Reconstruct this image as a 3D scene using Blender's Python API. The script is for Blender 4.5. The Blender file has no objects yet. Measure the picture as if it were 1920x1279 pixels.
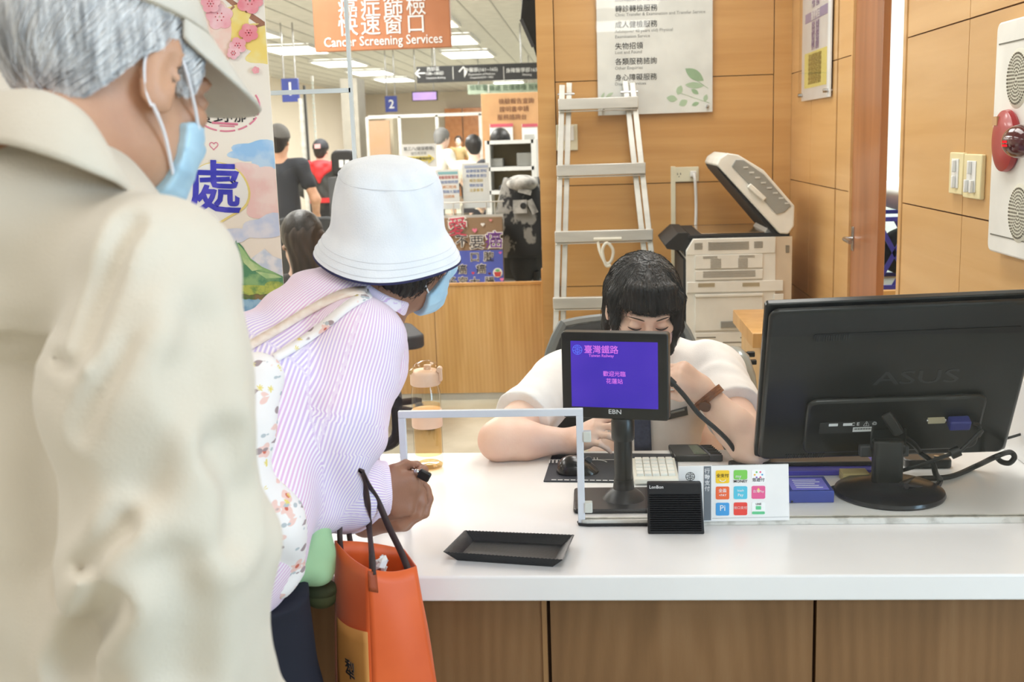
import bpy, bmesh, math, random
import numpy as np
from mathutils import Vector, Matrix
random.seed(7)
SC = bpy.context.scene
COL = SC.collection
PI = math.pi

# ------------------------------------------------------------------ camera
FPX, CAMZ = 2074.0, 1.45
_p = math.atan(378 / 2074); _y = math.atan(148 / 2074 / math.cos(_p)); _r = 0.032
_R0 = np.array([math.cos(_y), math.sin(_y), 0]); _F = np.array([-math.sin(_y) * math.cos(_p), math.cos(_y) * math.cos(_p), -math.sin(_p)])
_U0 = np.cross(_R0, _F)
_R = _R0 * math.cos(_r) - _U0 * math.sin(_r); _U = _U0 * math.cos(_r) + _R0 * math.sin(_r)
cam_data = bpy.data.cameras.new('camera'); cam = bpy.data.objects.new('camera', cam_data); COL.objects.link(cam)
cam.matrix_world = Matrix(((_R[0], _U[0], -_F[0], 0), (_R[1], _U[1], -_F[1], 0), (_R[2], _U[2], -_F[2], CAMZ), (0, 0, 0, 1)))
cam_data.sensor_width = 36; cam_data.lens = 36 * FPX / 1920; cam_data.clip_start = .05; cam_data.clip_end = 200
cam_data.dof.use_dof = True; cam_data.dof.focus_distance = 2.45; cam_data.dof.aperture_fstop = 7.0
SC.camera = cam
def _ray(x, y): return _F * FPX + _R * (x - 960) + _U * (639.5 - y)
def at(x, y, Y):                      # a pixel of the photograph at depth Y
    d = _ray(x, y) * (Y / _ray(x, y)[1]); return (d[0], d[1], d[2] + CAMZ)
def onz(x, y, z):
    d = _ray(x, y); d = d * ((z - CAMZ) / d[2]); return (d[0], d[1], d[2] + CAMZ)
def onx(x, y, X):
    d = _ray(x, y); d = d * (X / d[0]); return (d[0], d[1], d[2] + CAMZ)

# ------------------------------------------------------------------ world, light, exposure
w = bpy.data.worlds.new('world'); SC.world = w; w.use_nodes = True
w.node_tree.nodes['Background'].inputs[0].default_value = (.93, .96, 1, 1)
w.node_tree.nodes['Background'].inputs[1].default_value = .5
SC.view_settings.view_transform = 'Standard'; SC.view_settings.look = 'None'
SC.view_settings.exposure = 0.30; SC.view_settings.gamma = 1
def area(name, loc, rot, sx, sy, power, col=(1, 1, 1)):
    l = bpy.data.lights.new(name, 'AREA'); l.shape = 'RECTANGLE'; l.size = sx; l.size_y = sy; l.energy = power; l.color = col
    o = bpy.data.objects.new(name, l); o.location = loc; o.rotation_euler = rot; COL.objects.link(o); return o
WARM, COOL, NEUT = (1, .93, .82), (.52, .76, 1.0), (1, .972, .94)
for x, y, e in ((-1.75, -2.3, 20), (.4, -2.3, 20), (2.55, -2.3, 18), (-1.75, .2, 15), (.4, .2, 13), (2.55, .2, 11), (-1.75, 2.7, 13), (.4, 2.9, 14), (-3.9, .2, 11), (-3.9, 2.7, 11),
                (-1.75, 4.6, 14), (.25, 4.35, 15), (-3.9, 5.2, 26), (-1.75, 5.6, 42), (-1.75, 7.7, 40), (-3.9, 7.7, 46), (.4, 7.7, 30), (-1.75, 10.2, 60), (-3.9, 10.2, 60), (.4, 10.2, 40),
                (-2.8, 13, 95), (-2.8, 18, 110), (-2.8, 22, 110), (-2.8, 26, 110), (1, 14, 50), (1, 20, 50)):
    area('ceiling_lamp', (x, y, 2.69), (0, 0, 0), .62, 1.25, e, NEUT)
area('room_lamp', (1.75, 4.2, 2.5), (0, 0, 0), .6, 1.0, 60, (.93, 1, .97))
area('window_daylight', (4.9, -.9, 1.5), (math.radians(90), 0, math.radians(78)), 3.0, 1.9, 220, COOL)

# ------------------------------------------------------------------ materials
def lin(c):
    return tuple(((v / 255) / 12.92 if v / 255 <= .04045 else ((v / 255 + .055) / 1.055) ** 2.4) for v in c) + (1,)
_mats = {}
class NT:
    def __init__(s, name):
        s.m = bpy.data.materials.new(name); s.m.use_nodes = True; s.t = s.m.node_tree; s.t.nodes.clear()
        s.out = s.n('ShaderNodeOutputMaterial')
    def n(s, t, **kw):
        o = s.t.nodes.new(t)
        for k, v in kw.items():
            if k[0] == 'i' and k[1:].isdigit(): o.inputs[int(k[1:])].default_value = v
            else: setattr(o, k, v)
        return o
    def l(s, a, b): s.t.links.new(a, b)
    def ramp(s, fac, stops, interp='LINEAR'):
        r = s.n('ShaderNodeValToRGB'); r.color_ramp.interpolation = interp
        e = r.color_ramp.elements
        while len(e) < len(stops): e.new(.5)
        for el, (p, c) in zip(e, stops): el.position = p; el.color = lin(c)
        s.l(fac, r.inputs[0]); return r.outputs[0]
def mat(name, col, rough=.5, metal=0, col2=None, scale=8, stretch=(1, 1, 1), bump=0, bscale=None, coat=0, emit=0, sheen=0, sss=0, spec=.5, lo=.35, hi=.65):
    if name in _mats: return _mats[name]
    k = NT(name); b = k.n('ShaderNodeBsdfPrincipled'); k.l(b.outputs[0], k.out.inputs[0])
    b.inputs['Roughness'].default_value = rough; b.inputs['Metallic'].default_value = metal
    b.inputs['Coat Weight'].default_value = coat; b.inputs['Coat Roughness'].default_value = .12
    b.inputs['Specular IOR Level'].default_value = spec
    if sheen: b.inputs['Sheen Weight'].default_value = sheen
    if sss:
        b.inputs['Subsurface Weight'].default_value = sss; b.inputs['Subsurface Radius'].default_value = (.012, .005, .003); b.inputs['Subsurface Scale'].default_value = .5
    tc = k.n('ShaderNodeTexCoord'); mp = k.n('ShaderNodeMapping'); k.l(tc.outputs['Object'], mp.inputs[0]); mp.inputs['Scale'].default_value = stretch
    nz = k.n('ShaderNodeTexNoise'); nz.inputs['Scale'].default_value = scale; nz.inputs['Detail'].default_value = 4; k.l(mp.outputs[0], nz.inputs[0])
    c2 = col2 or tuple(max(0, v * .94) for v in col)
    cout = k.ramp(nz.outputs['Fac'], [(lo, c2), (hi, col)])
    k.l(cout, b.inputs['Base Color'])
    if emit:
        k.l(cout, b.inputs['Emission Color']); b.inputs['Emission Strength'].default_value = emit
    if bump:
        n2 = k.n('ShaderNodeTexNoise'); n2.inputs['Scale'].default_value = bscale or scale * 6; n2.inputs['Detail'].default_value = 3; k.l(mp.outputs[0], n2.inputs[0])
        bp = k.n('ShaderNodeBump'); bp.inputs['Strength'].default_value = bump; bp.inputs['Distance'].default_value = .004
        k.l(n2.outputs['Fac'], bp.inputs['Height']); k.l(bp.outputs[0], b.inputs['Normal'])
    _mats[name] = k.m; return k.m
def wood(name, a, b_, c, axis='x', rough=.32, coat=.25, scale=2.0, rings=False):
    k = NT(name); p = k.n('ShaderNodeBsdfPrincipled'); k.l(p.outputs[0], k.out.inputs[0])
    p.inputs['Roughness'].default_value = rough; p.inputs['Coat Weight'].default_value = coat; p.inputs['Coat Roughness'].default_value = .15
    tc = k.n('ShaderNodeTexCoord'); mp = k.n('ShaderNodeMapping'); k.l(tc.outputs['Object'], mp.inputs[0])
    mp.inputs['Scale'].default_value = {'x': (.5, 5, 9), 'y': (5, .5, 9), 'z': (7, 7, .6)}[axis]
    nz = k.n('ShaderNodeTexNoise'); nz.inputs['Scale'].default_value = scale; nz.inputs['Detail'].default_value = 5; nz.inputs['Distortion'].default_value = .4
    k.l(mp.outputs[0], nz.inputs[0]); fac = nz.outputs['Fac']
    if rings:
        wv = k.n('ShaderNodeTexWave'); wv.wave_type = 'RINGS'; wv.rings_direction = 'Y'
        mp2 = k.n('ShaderNodeMapping'); k.l(tc.outputs['Object'], mp2.inputs[0]); mp2.inputs['Scale'].default_value = (9, 3, 1.0); mp2.inputs['Location'].default_value = (-1.2, 0, .7)
        k.l(mp2.outputs[0], wv.inputs[0]); wv.inputs['Scale'].default_value = 1.6; wv.inputs['Distortion'].default_value = 3.5; wv.inputs['Detail'].default_value = 2
        mx = k.n('ShaderNodeMath', operation='MULTIPLY_ADD'); k.l(wv.outputs['Fac'], mx.inputs[0]); mx.inputs[1].default_value = .10
        mb = k.n('ShaderNodeMath', operation='MULTIPLY'); k.l(fac, mb.inputs[0]); mb.inputs[1].default_value = .86
        k.l(mb.outputs[0], mx.inputs[2]); fac = mx.outputs[0]
    fn = k.n('ShaderNodeTexNoise'); fn.inputs['Scale'].default_value = 60; k.l(mp.outputs[0], fn.inputs[0])
    ad = k.n('ShaderNodeMath', operation='MULTIPLY_ADD'); k.l(fn.outputs['Fac'], ad.inputs[0]); ad.inputs[1].default_value = .09; k.l(fac, ad.inputs[2])
    k.l(k.ramp(ad.outputs[0], [(.33, a), (.54, b_), (.76, c)]), p.inputs['Base Color'])
    return k.m
def glass(name, tint=(.975, .99, .985), ior=1.45, rough=0):
    k = NT(name); tr = k.n('ShaderNodeBsdfTransparent'); tr.inputs[0].default_value = tint + (1,)
    gl = k.n('ShaderNodeBsdfGlossy'); gl.inputs['Roughness'].default_value = rough
    fr = k.n('ShaderNodeFresnel'); fr.inputs[0].default_value = ior
    ge = k.n('ShaderNodeNewGeometry'); inv = k.n('ShaderNodeMath', operation='SUBTRACT'); inv.inputs[0].default_value = 1; k.l(ge.outputs['Backfacing'], inv.inputs[1])
    mu = k.n('ShaderNodeMath', operation='MULTIPLY'); k.l(fr.outputs[0], mu.inputs[0]); k.l(inv.outputs[0], mu.inputs[1])
    mx = k.n('ShaderNodeMixShader'); k.l(mu.outputs[0], mx.inputs[0]); k.l(tr.outputs[0], mx.inputs[1]); k.l(gl.outputs[0], mx.inputs[2]); k.l(mx.outputs[0], k.out.inputs[0])
    return k.m
def emis(name, col, strength=1.0):
    k = NT(name); e = k.n('ShaderNodeEmission'); e.inputs[0].default_value = lin(col); e.inputs[1].default_value = strength; k.l(e.outputs[0], k.out.inputs[0]); return k.m

M_PANEL = wood('honey_panel', (196, 146, 84), (205, 156, 94), (212, 165, 104), 'x')
M_PANELR = wood('honey_panel_side', (202, 156, 98), (211, 166, 108), (219, 176, 120), 'y')
M_DOOR = wood('door_veneer', (142, 86, 46), (160, 100, 58), (172, 112, 68), 'z')
M_PART = wood('partition_ply', (196, 150, 88), (212, 168, 106), (224, 184, 126), 'z', rings=True)
M_FRONT = wood('counter_veneer', (116, 82, 48), (130, 94, 58), (142, 106, 70), 'z', coat=.0, rough=.5, rings=True)
M_EDGE = wood('wood_edge', (192, 140, 74), (208, 156, 90), (220, 172, 108), 'z')
M_SEAM = mat('dark_seam', (70, 44, 22), .8)
M_WHITE = mat('white_plastic', (236, 236, 234), .4, col2=(230, 230, 228))
M_WPAINT = mat('white_paint', (232, 240, 238), .7)
M_TOP = mat('solid_surface', (240, 239, 238), .28, col2=(234, 233, 232), scale=3)
M_FLOOR = mat('terrazzo', (206, 202, 184), .35, col2=(188, 184, 164), scale=5, coat=.1)
M_CEIL = mat('ceiling_white', (206, 204, 198), .7)
M_BLACK = mat('black_plastic', (20, 20, 22), .35, col2=(15, 15, 17))
M_BLACKM = mat('black_matt', (26, 26, 28), .6, col2=(20, 20, 22))
M_INK = mat('black_ink', (40, 40, 42), .6)
M_GREYINK = mat('grey_ink', (150, 152, 150), .6)
M_WINK = mat('white_ink', (244, 244, 244), .6)
M_ALU = mat('aluminium', (226, 224, 218), .38, .55, col2=(206, 204, 198), scale=3, stretch=(1, 1, 6))
M_STEEL = mat('steel', (190, 190, 190), .25, 1)
M_GLASS = glass('screen_glass')
M_ACRYL = glass('acrylic', (.985, .988, .985))
M_FROST = mat('frosted_edge', (216, 220, 226), .5, col2=(210, 214, 220))
M_DARKGREY = mat('dark_grey', (74, 76, 80), .5)
M_PAPER = mat('paper', (242, 242, 240), .6, col2=(236, 236, 234))

# ------------------------------------------------------------------ mesh helpers
class MB:
    def __init__(s): s.v = []; s.f = []; s.mi = []; s.cur = 0
    def add(s, vs, fs):
        o = len(s.v); s.v += [tuple(map(float, p)) for p in vs]; s.f += [tuple(i + o for i in f) for f in fs]; s.mi += [s.cur] * len(fs); return s
    def b(s, x0, x1, y0, y1, z0, z1):
        return s.add([(x0, y0, z0), (x1, y0, z0), (x1, y1, z0), (x0, y1, z0), (x0, y0, z1), (x1, y0, z1), (x1, y1, z1), (x0, y1, z1)],
                     [(0, 3, 2, 1), (4, 5, 6, 7), (0, 1, 5, 4), (1, 2, 6, 5), (2, 3, 7, 6), (3, 0, 4, 7)])
    def box(s, c, d): return s.b(c[0] - d[0] / 2, c[0] + d[0] / 2, c[1] - d[1] / 2, c[1] + d[1] / 2, c[2] - d[2] / 2, c[2] + d[2] / 2)
    def beam(s, a, b, w, t, up=(0, 0, 1)):          # rectangular bar from a to b
        a = np.array(a, float); b = np.array(b, float); d = b - a; d /= np.linalg.norm(d)
        x = np.cross(d, up); x = x / (np.linalg.norm(x) or 1); y = np.cross(x, d)
        vs = [p + x * i * w / 2 + y * j * t / 2 for p in (a, b) for i, j in ((-1, -1), (1, -1), (1, 1), (-1, 1))]
        return s.add(vs, [(0, 3, 2, 1), (4, 5, 6, 7), (0, 1, 5, 4), (1, 2, 6, 5), (2, 3, 7, 6), (3, 0, 4, 7)])
    def prism(s, poly, a, b, axis='y'):             # polygon in the plane normal to axis, from a to b
        n = len(poly); mk = {'y': lambda p, t: (p[0], t, p[1]), 'x': lambda p, t: (t, p[0], p[1]), 'z': lambda p, t: (p[0], p[1], t)}[axis]
        vs = [mk(p, a) for p in poly] + [mk(p, b) for p in poly]
        ar = sum(poly[i][0] * poly[(i + 1) % n][1] - poly[(i + 1) % n][0] * poly[i][1] for i in range(n))
        fs = [tuple(range(n)), tuple(range(2 * n - 1, n - 1, -1))] + [(i, i + n, (i + 1) % n + n, (i + 1) % n) for i in range(n)]
        if ((ar < 0) ^ (axis != 'y')) ^ (b < a): fs = [f[::-1] for f in fs]
        return s.add(vs, fs)
    def tube(s, path, r, n=8, caps=True, flat=None):
        P = [np.array(p, float) for p in path]; m = len(P); rs = r if isinstance(r, (list, tuple)) else [r] * m
        vs = []; up = np.array([0, 0, 1.0]); px_ = None
        for i in range(m):
            d = P[min(i + 1, m - 1)] - P[max(i - 1, 0)]; d /= (np.linalg.norm(d) or 1)
            if px_ is None:
                q = np.cross(d, up)
                if np.linalg.norm(q) < .05: q = np.cross(d, (1, 0, 0))
            else: q = px_ - d * (px_ @ d)
            q /= np.linalg.norm(q); px_ = q; e = np.cross(d, q)
            for k in range(n):
                a = 2 * PI * k / n; vs.append(P[i] + rs[i] * (q * math.cos(a) + e * math.sin(a) * (flat or 1)))
        fs = [(i * n + k, i * n + (k + 1) % n, (i + 1) * n + (k + 1) % n, (i + 1) * n + k) for i in range(m - 1) for k in range(n)]
        if caps: fs += [tuple(range(n - 1, -1, -1)), tuple(range((m - 1) * n, m * n))]
        return s.add(vs, fs)
    def lathe(s, prof, c=(0, 0, 0), n=32, axis='z', sx=1, sy=1, caps=True):
        vs = []; m = len(prof)
        for r, h in prof:
            for k in range(n):
                a = 2 * PI * k / n; u, v = r * math.cos(a) * sx, r * math.sin(a) * sy
                vs.append({'z': (c[0] + u, c[1] + v, c[2] + h), 'y': (c[0] + u, c[1] - h, c[2] + v), 'x': (c[0] - h, c[1] - u, c[2] + v)}[axis])
        fs = [(i * n + k, i * n + (k + 1) % n, (i + 1) * n + (k + 1) % n, (i + 1) * n + k) for i in range(m - 1) for k in range(n)]
        if caps: fs += [tuple(range(n - 1, -1, -1)), tuple(range((m - 1) * n, m * n))]
        return s.add(vs, fs)
    def ell(s, c, r, n=16, m=10, rot=None):
        vs = []; R = rot or Matrix.Identity(3)
        for i in range(m + 1):
            t = PI * i / m
            for k in range(n):
                a = 2 * PI * k / n; q = R @ Vector((r[0] * math.sin(t) * math.cos(a), r[1] * math.sin(t) * math.sin(a), -r[2] * math.cos(t)))
                vs.append((c[0] + q.x, c[1] + q.y, c[2] + q.z))
        return s.add(vs, [(i * n + k, i * n + (k + 1) % n, (i + 1) * n + (k + 1) % n, (i + 1) * n + k) for i in range(m) for k in range(n)])
    def sheet(s, fn, nu, nv, thick=0):               # grid surface fn(u,v)->xyz
        vs = [fn(i / nu, j / nv) for i in range(nu + 1) for j in range(nv + 1)]; w_ = nv + 1
        return s.add(vs, [(i * w_ + j, (i + 1) * w_ + j, (i + 1) * w_ + j + 1, i * w_ + j + 1) for i in range(nu) for j in range(nv)])
def rrect(w_, h, r, n=5, cx=0, cy=0):
    out = []
    for sx, sy, a0 in ((1, 1, 0), (-1, 1, 90), (-1, -1, 180), (1, -1, 270)):
        for i in range(n + 1):
            a = math.radians(a0 + 90 * i / n); out.append((cx + sx * (w_ / 2 - r) + r * math.cos(a), cy + sy * (h / 2 - r) + r * math.sin(a)))
    return out
def disc(r, n=24, cx=0, cy=0, ry=None): return [(cx + r * math.cos(2 * PI * k / n), cy + (ry or r) * math.sin(2 * PI * k / n)) for k in range(n)]
def smooth(pts, k=6, closed=False):                  # Catmull-Rom through points
    P = [np.array(p, float) for p in pts]; n = len(P); out = []
    g = (lambda i: P[i % n]) if closed else (lambda i: P[min(max(i, 0), n - 1)])
    for i in range(n if closed else n - 1):
        a, b, c, d = g(i - 1), g(i), g(i + 1), g(i + 2)
        for j in range(k):
            t = j / k; out.append(.5 * (2 * b + (c - a) * t + (2 * a - 5 * b + 4 * c - d) * t * t + (3 * b - a - 3 * c + d) * t ** 3))
    if not closed: out.append(P[-1])
    return out
_org = {}
def wloc(o):
    return np.array(_org.get(o.name, (0, 0, 0)))
def link_mesh(name, me, parent=None, label=None):
    o = bpy.data.objects.new(name, me); COL.objects.link(o)
    if parent: o.parent = parent
    if label: o['label'] = label
    return o
def obj(name, mb, m, parent=None, world=True, bevel=0, seg=2, ang=35, label=None, solid=0, sub=0):
    """one mesh object; with world=True the vertices are in scene coordinates"""
    o0 = wloc(parent) if (parent and world) else np.zeros(3)
    me = bpy.data.meshes.new(name); V = np.array(mb.v, float)
    own = np.zeros(3)
    if world and not parent:
        own = np.array([(V[:, 0].min() + V[:, 0].max()) / 2, (V[:, 1].min() + V[:, 1].max()) / 2, V[:, 2].min()]); o0 = own
    me.from_pydata((V - o0).tolist(), [], mb.f); me.update()
    for mm in (m if isinstance(m, (list, tuple)) else [m]): me.materials.append(mm)
    if any(mb.mi): me.polygons.foreach_set('material_index', mb.mi)
    if ang:
        me.polygons.foreach_set('use_smooth', [True] * len(me.polygons)); me.set_sharp_from_angle(angle=math.radians(ang))
    o = link_mesh(name, me, parent, label); o.location = own if (world and not parent) else (0, 0, 0)
    _org[o.name] = tuple(own) if not parent else tuple(wloc(parent))
    if sub: md = o.modifiers.new('s', 'SUBSURF'); md.levels = md.render_levels = sub
    if solid: md = o.modifiers.new('t', 'SOLIDIFY'); md.thickness = solid; md.offset = 0
    if bevel:
        md = o.modifiers.new('b', 'BEVEL'); md.width = bevel; md.segments = seg; md.limit_method = 'ANGLE'; md.angle_limit = math.radians(30)
    return o
def thing(name, label, cat, loc, group=None, rz=0, rot=None):
    o = bpy.data.objects.new(name, None); o.empty_display_size = .05; COL.objects.link(o); o.location = loc
    o.rotation_euler = rot or (0, 0, rz); o['label'] = label; o['category'] = cat
    if group: o['group'] = group
    _org[o.name] = tuple(loc); return o
def tag(o, label, cat, group=None, kind=None):
    o['label'] = label; o['category'] = cat
    if group: o['group'] = group
    if kind: o['kind'] = kind
    return o
def struct(name, mb, m, **kw):
    o = obj(name, mb, m, **kw); o['kind'] = 'structure'; return o
def sub_of(parent): return parent
def text(s, size, loc, m, parent=None, name='lettering', rot=(PI / 2, 0, 0), align='CENTER', bold=0, ext=.0004, sx=1, world=True, spacing=1, line=1):
    c = bpy.data.curves.new('t', 'FONT'); c.body = s; c.size = size; c.align_x = align; c.align_y = 'CENTER'; c.offset = bold * size; c.extrude = ext; c.resolution_u = 2
    c.space_character = spacing; c.space_line = line
    t = bpy.data.objects.new('t', c); me = bpy.data.meshes.new_from_object(t); bpy.data.objects.remove(t); bpy.data.curves.remove(c)
    me.materials.clear(); me.materials.append(m)
    from mathutils import Euler
    o0 = wloc(parent) if (parent and world) else np.zeros(3)
    me.transform(Matrix.Translation(Vector(loc) - Vector(o0)) @ Euler(rot).to_matrix().to_4x4() @ Matrix.Scale(sx, 4, (1, 0, 0)))
    return link_mesh(name, me, parent)
ROTX = (PI / 2, 0, -PI / 2)                          # lettering on a wall that faces -X
# ================================================================== the setting
struct('floor', MB().b(-8, 6, -4, 32, -.05, 0), M_FLOOR)
k = MB().b(-8, 6, -4, 32, 2.75, 2.8)
struct('ceiling', k, M_CEIL)
k = MB()
for x in np.arange(-6, 1.0, .3): k.b(x, x + .012, 6.3, 32, 2.744, 2.7505)
struct('trim_1', k, mat('ceiling_groove', (176, 175, 170), .7))

XR = .98
SEAM0 = 1.216
def panels(k, u0s, zmax, mk, gap=.004, z0=0):
    """k: mesh, u0s: list of (u0,u1); mk(u0,u1,z0,z1)"""
    zs = [z0] + [z for z in np.arange(SEAM0 - 1.0, zmax, .5) if z > z0 + .02] + [zmax]
    for u0, u1 in u0s:
        for a, b in zip(zs[:-1], zs[1:]): mk(u0 + gap / 2, u1 - gap / 2, a + gap / 2, b - gap / 2)
# back wall behind the clerk
k = MB(); k.b(-.235, 1.02, 5.515, 5.62, 0, 2.75); k.cur = 1
k.b(-.235, -.152, 5.49, 5.515, 0, 2.75); k.b(.897, XR, 5.5, 5.515, 0, 2.75)
panels(k, [(-.15, .895)], 2.75, lambda a, b, c, d: k.b(a, b, 5.5, 5.515, c, d))
k.b(-.235, -.215, 5.62, 6.2, 0, 2.75)
struct('wall_back', k, [M_SEAM, M_PANEL], ang=0)
# right wall: far stretch beyond the doorway, near stretch with the alarm panel
k = MB(); k.b(XR + .015, XR + .1, 4.27, 5.5, 0, 2.75); k.b(XR + .015, XR + .1, 1.9, 3.585, 0, 2.75); k.cur = 1
f = lambda a, b, c, d: k.b(XR, XR + .015, a, b, c, d)
panels(k, [(5.02, 5.5), (4.52, 5.02), (4.27, 4.5)], 2.75, f)
panels(k, [(2.995, 3.555), (2.435, 2.995), (1.9, 2.435)], 2.75, f)
k.b(XR, XR + .1, 1.885, 1.899, 0, 2.75); k.b(XR - .004, XR + .1, 3.557, 3.587, 0, 2.75); k.b(XR - .004, XR + .1, 4.25, 4.27, 0, 2.75)
struct('wall_right', k, [M_SEAM, M_PANELR], ang=0)
# doorway to the room at the right
d = struct('door_1', MB().b(XR + .004, XR + .03, 3.86, 4.245, 0, 2.1), M_DOOR, bevel=.002)
k = MB().b(XR, XR + .004, 4.195, 4.225, 1.0, 1.09); obj('latch_plate', k, M_STEEL, d, bevel=.001)
k = MB().lathe([(.008, 0), (.008, .03)], (XR, 4.21, 1.045), 12, 'x'); k.tube([(XR - .028, 4.21, 1.045), (XR - .032, 4.19, 1.045), (XR - .032, 4.10, 1.043)], .008, 10)
obj('lever_handle', k, M_STEEL, d)
struct('trim_2', MB().b(XR, XR + .1, 3.587, 4.25, 2.12, 2.75), M_PANELR)
struct('wall_far_room', MB().b(XR + .1, 2.9, 5.5, 5.6, 0, 2.75).b(2.8, 2.9, 2, 5.6, 0, 2.75), M_WPAINT)
struct('wall_right_front', MB().b(XR + .1, 5.0, 1.9, 2.0, 0, 2.75), M_PANELR)
struct('wall_right_end', MB().b(5.0, 5.1, -3.9, 2.0, 0, 2.75), mat('grey_wall', (170, 166, 158), .7))
# partition behind the clerk and hall walls
k = MB(); k.cur = 0
k.b(-.225, -1.72, 6.1, 6.13, .03, .655) if False else None
for a, b in ((-2.8, -1.93), (-1.925, -.876), (-.872, -.24)): k.b(a, b, 6.1, 6.13, .04, .655)
k.cur = 1; k.b(-2.8, -.24, 6.095, 6.135, .655, .668)
k.cur = 2; k.b(-2.8, -.24, 6.104, 6.126, 0, .04)
struct('wall_partition', k, [M_PART, M_EDGE, mat('grey_skirting', (196, 194, 186), .5)], ang=0)
p0 = at(1019, 600, 6.05)
k = MB().b(-.265, -.215, 6.03, 6.1, 0, .745)
pp = struct('trim_3', k, M_EDGE, bevel=.002)
k = MB()
for z in (.69, .62, .5, .4): k.lathe([(.0035, 0), (.003, .003), (0.0, .004)], (-.24, 6.03, z), 10, 'y')
obj('screw', k, M_DARKGREY, pp)
k = MB().b(-6.1, -5.95, 2, 32, 0, 2.75); struct('wall_hall_left', k, mat('beige_wall', (232, 220, 204), .7, col2=(228, 216, 199), scale=1))
k = MB().b(-6, 6, 30, 30.1, 0, 2.75); struct('wall_hall_end', k, mat('cream_wall', (226, 214, 196), .7, col2=(222, 210, 192), scale=1))
k = MB().b(-6, 6, -3.9, -3.8, 0, 2.75); struct('wall_behind', k, mat('grey_wall', (170, 166, 158), .7))

# ceiling lights in view down the hall
M_LAMP = emis('lamp_diffuser', (255, 252, 244), 5.0)
rows = [(-3.9, 15.1, 'first ceiling light beside the brown hanging sign, over its left edge'), (-3.9, 17.9, 'ceiling light under the lower left corner of the brown hanging sign'),
        (-3.9, 20.5, 'ceiling light beyond the brown sign, one before the last of its row'), (-3.9, 23.0, 'small last ceiling light left of the black direction sign'),
        (-1.75, 12.2, 'ceiling light touching the right edge of the brown hanging sign'), (-1.75, 14.5, 'second ceiling light to the right of the brown hanging sign'),
        (-1.75, 17.0, 'whole ceiling light standing free above the black direction sign'), (-1.75, 26.0, 'ceiling light just under the black direction sign'),
        (-1.75, 28.2, 'farthest thin ceiling light under the black direction sign'), (-3.9, 12.6, 'ceiling light peeping out behind the top of the cherry blossom poster')]
for x, y, lb in rows:
    t = thing('ceiling_light', lb, 'ceiling light', (x, y, 2.70), 'ceiling lights down the hall')
    obj('diffuser', MB().b(x - .33, x + .33, y - .62, y + .62, 2.715, 2.724), M_LAMP, t)
    fr = MB()
    for a in ((x - .36, x - .33, y - .65, y + .65), (x + .33, x + .36, y - .65, y + .65), (x - .33, x + .33, y - .65, y - .62), (x - .33, x + .33, y + .62, y + .65)): fr.b(*a, 2.71, 2.742)
    obj('frame', fr, M_WHITE, t)

# ------------------------------------------------------------------ service counter
ct = thing('service_counter', 'white topped service counter with brown wood veneer front', 'counter', (0, 1.82, 0))
k = MB().b(-2.2, .97, 1.795, 2.565, .664, .71); obj('worktop', k, M_TOP, ct, bevel=.004, seg=3)
ZP = .664
seams = [-2.2, -1.25, at(1030, 1200, 1.86)[0], at(1527, 1200, 1.86)[0], .97]
for a, b in zip(seams[:-1], seams[1:]):
    obj('front_panel', MB().b(a + .003, b - .003, 1.86, 1.878, 0, ZP), M_FRONT, ct)
obj('carcass', MB().b(-2.2, .97, 1.88, 1.9, 0, ZP).b(-2.2, -2.18, 1.9, 2.5, 0, ZP), M_SEAM, ct)
for s in seams[2:3]: obj('edge_strip', MB().b(s - .012, s - .004, 1.857, 1.86, 0, ZP), wood('edge_veneer', (138, 100, 60), (152, 114, 72), (164, 126, 84), 'z', coat=0, rough=.5), ct)
struct('trim_8', MB().b(.946, .979, 1.9, 2.57, .7105, .895), M_TOP, bevel=.003)

# ------------------------------------------------------------------ glass screen on the counter
GY = 2.052
gs = thing('glass_screen', 'clear glass screen standing on the white counter with a cut-out hatch', 'screen', (0, GY, .71))
xl, zt = at(760, 780, GY)[0], at(925, 781, GY)[2]; xr = at(1090, 880, GY)[0]
xs = at(657, 150, GY)[0]; zs = at(580, 172, GY)[2]
k = MB().prism([(xs + .002, .722), (xl, .722), (xl, zt), (xr, zt), (xr, .722), (.944, .722), (.944, 2.2), (xs + .002, 2.2)], GY - .004, GY + .004)
obj('pane', k, M_GLASS, gs, ang=0)
obj('pane', MB().b(-1.6, xs - .002, GY - .004, GY + .004, .722, zs - .002), M_GLASS, gs, ang=0)
obj('pane', MB().b(-1.6, xs - .002, GY - .004, GY + .004, zs + .002, 2.2), M_GLASS, gs, ang=0)
k = MB().b(xs - .003, xs + .003, GY - .006, GY + .006, .722, 2.2); k.b(-1.6, xs, GY - .006, GY + .006, zs - .004, zs + .004)
obj('joint_strip', k, mat('joint_white', (220, 224, 222), .4), gs)
t_ = .0135
k = MB().b(xl - t_, xr + t_ * .4, GY - .006, GY + .006, zt, zt + t_).b(xl - t_, xl, GY - .006, GY + .006, .71, zt).b(xr - t_ * .6, xr + t_ * .4, GY - .006, GY + .006, .712, zt)
obj('hatch_frame', k, M_FROST, gs, bevel=.001)
k = MB().b(xr, .945, GY - .009, GY + .009, .7105, .722).b(-1.6, xl - t_, GY - .009, GY + .009, .7105, .722)
obj('base_channel', k, mat('dusty_channel', (216, 214, 206), .6, col2=(168, 164, 154), scale=30, lo=.3, hi=.5), gs)
k = MB().tube([(xr + .13, GY - .011, .7135), (xr + .01, GY - .012, .7135), (xr - .006, GY - .008, .7135), (xr - .008, GY + .004, .714)], .0028, 8)
obj('rubber_edge', k, M_BLACKM, gs)
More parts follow.
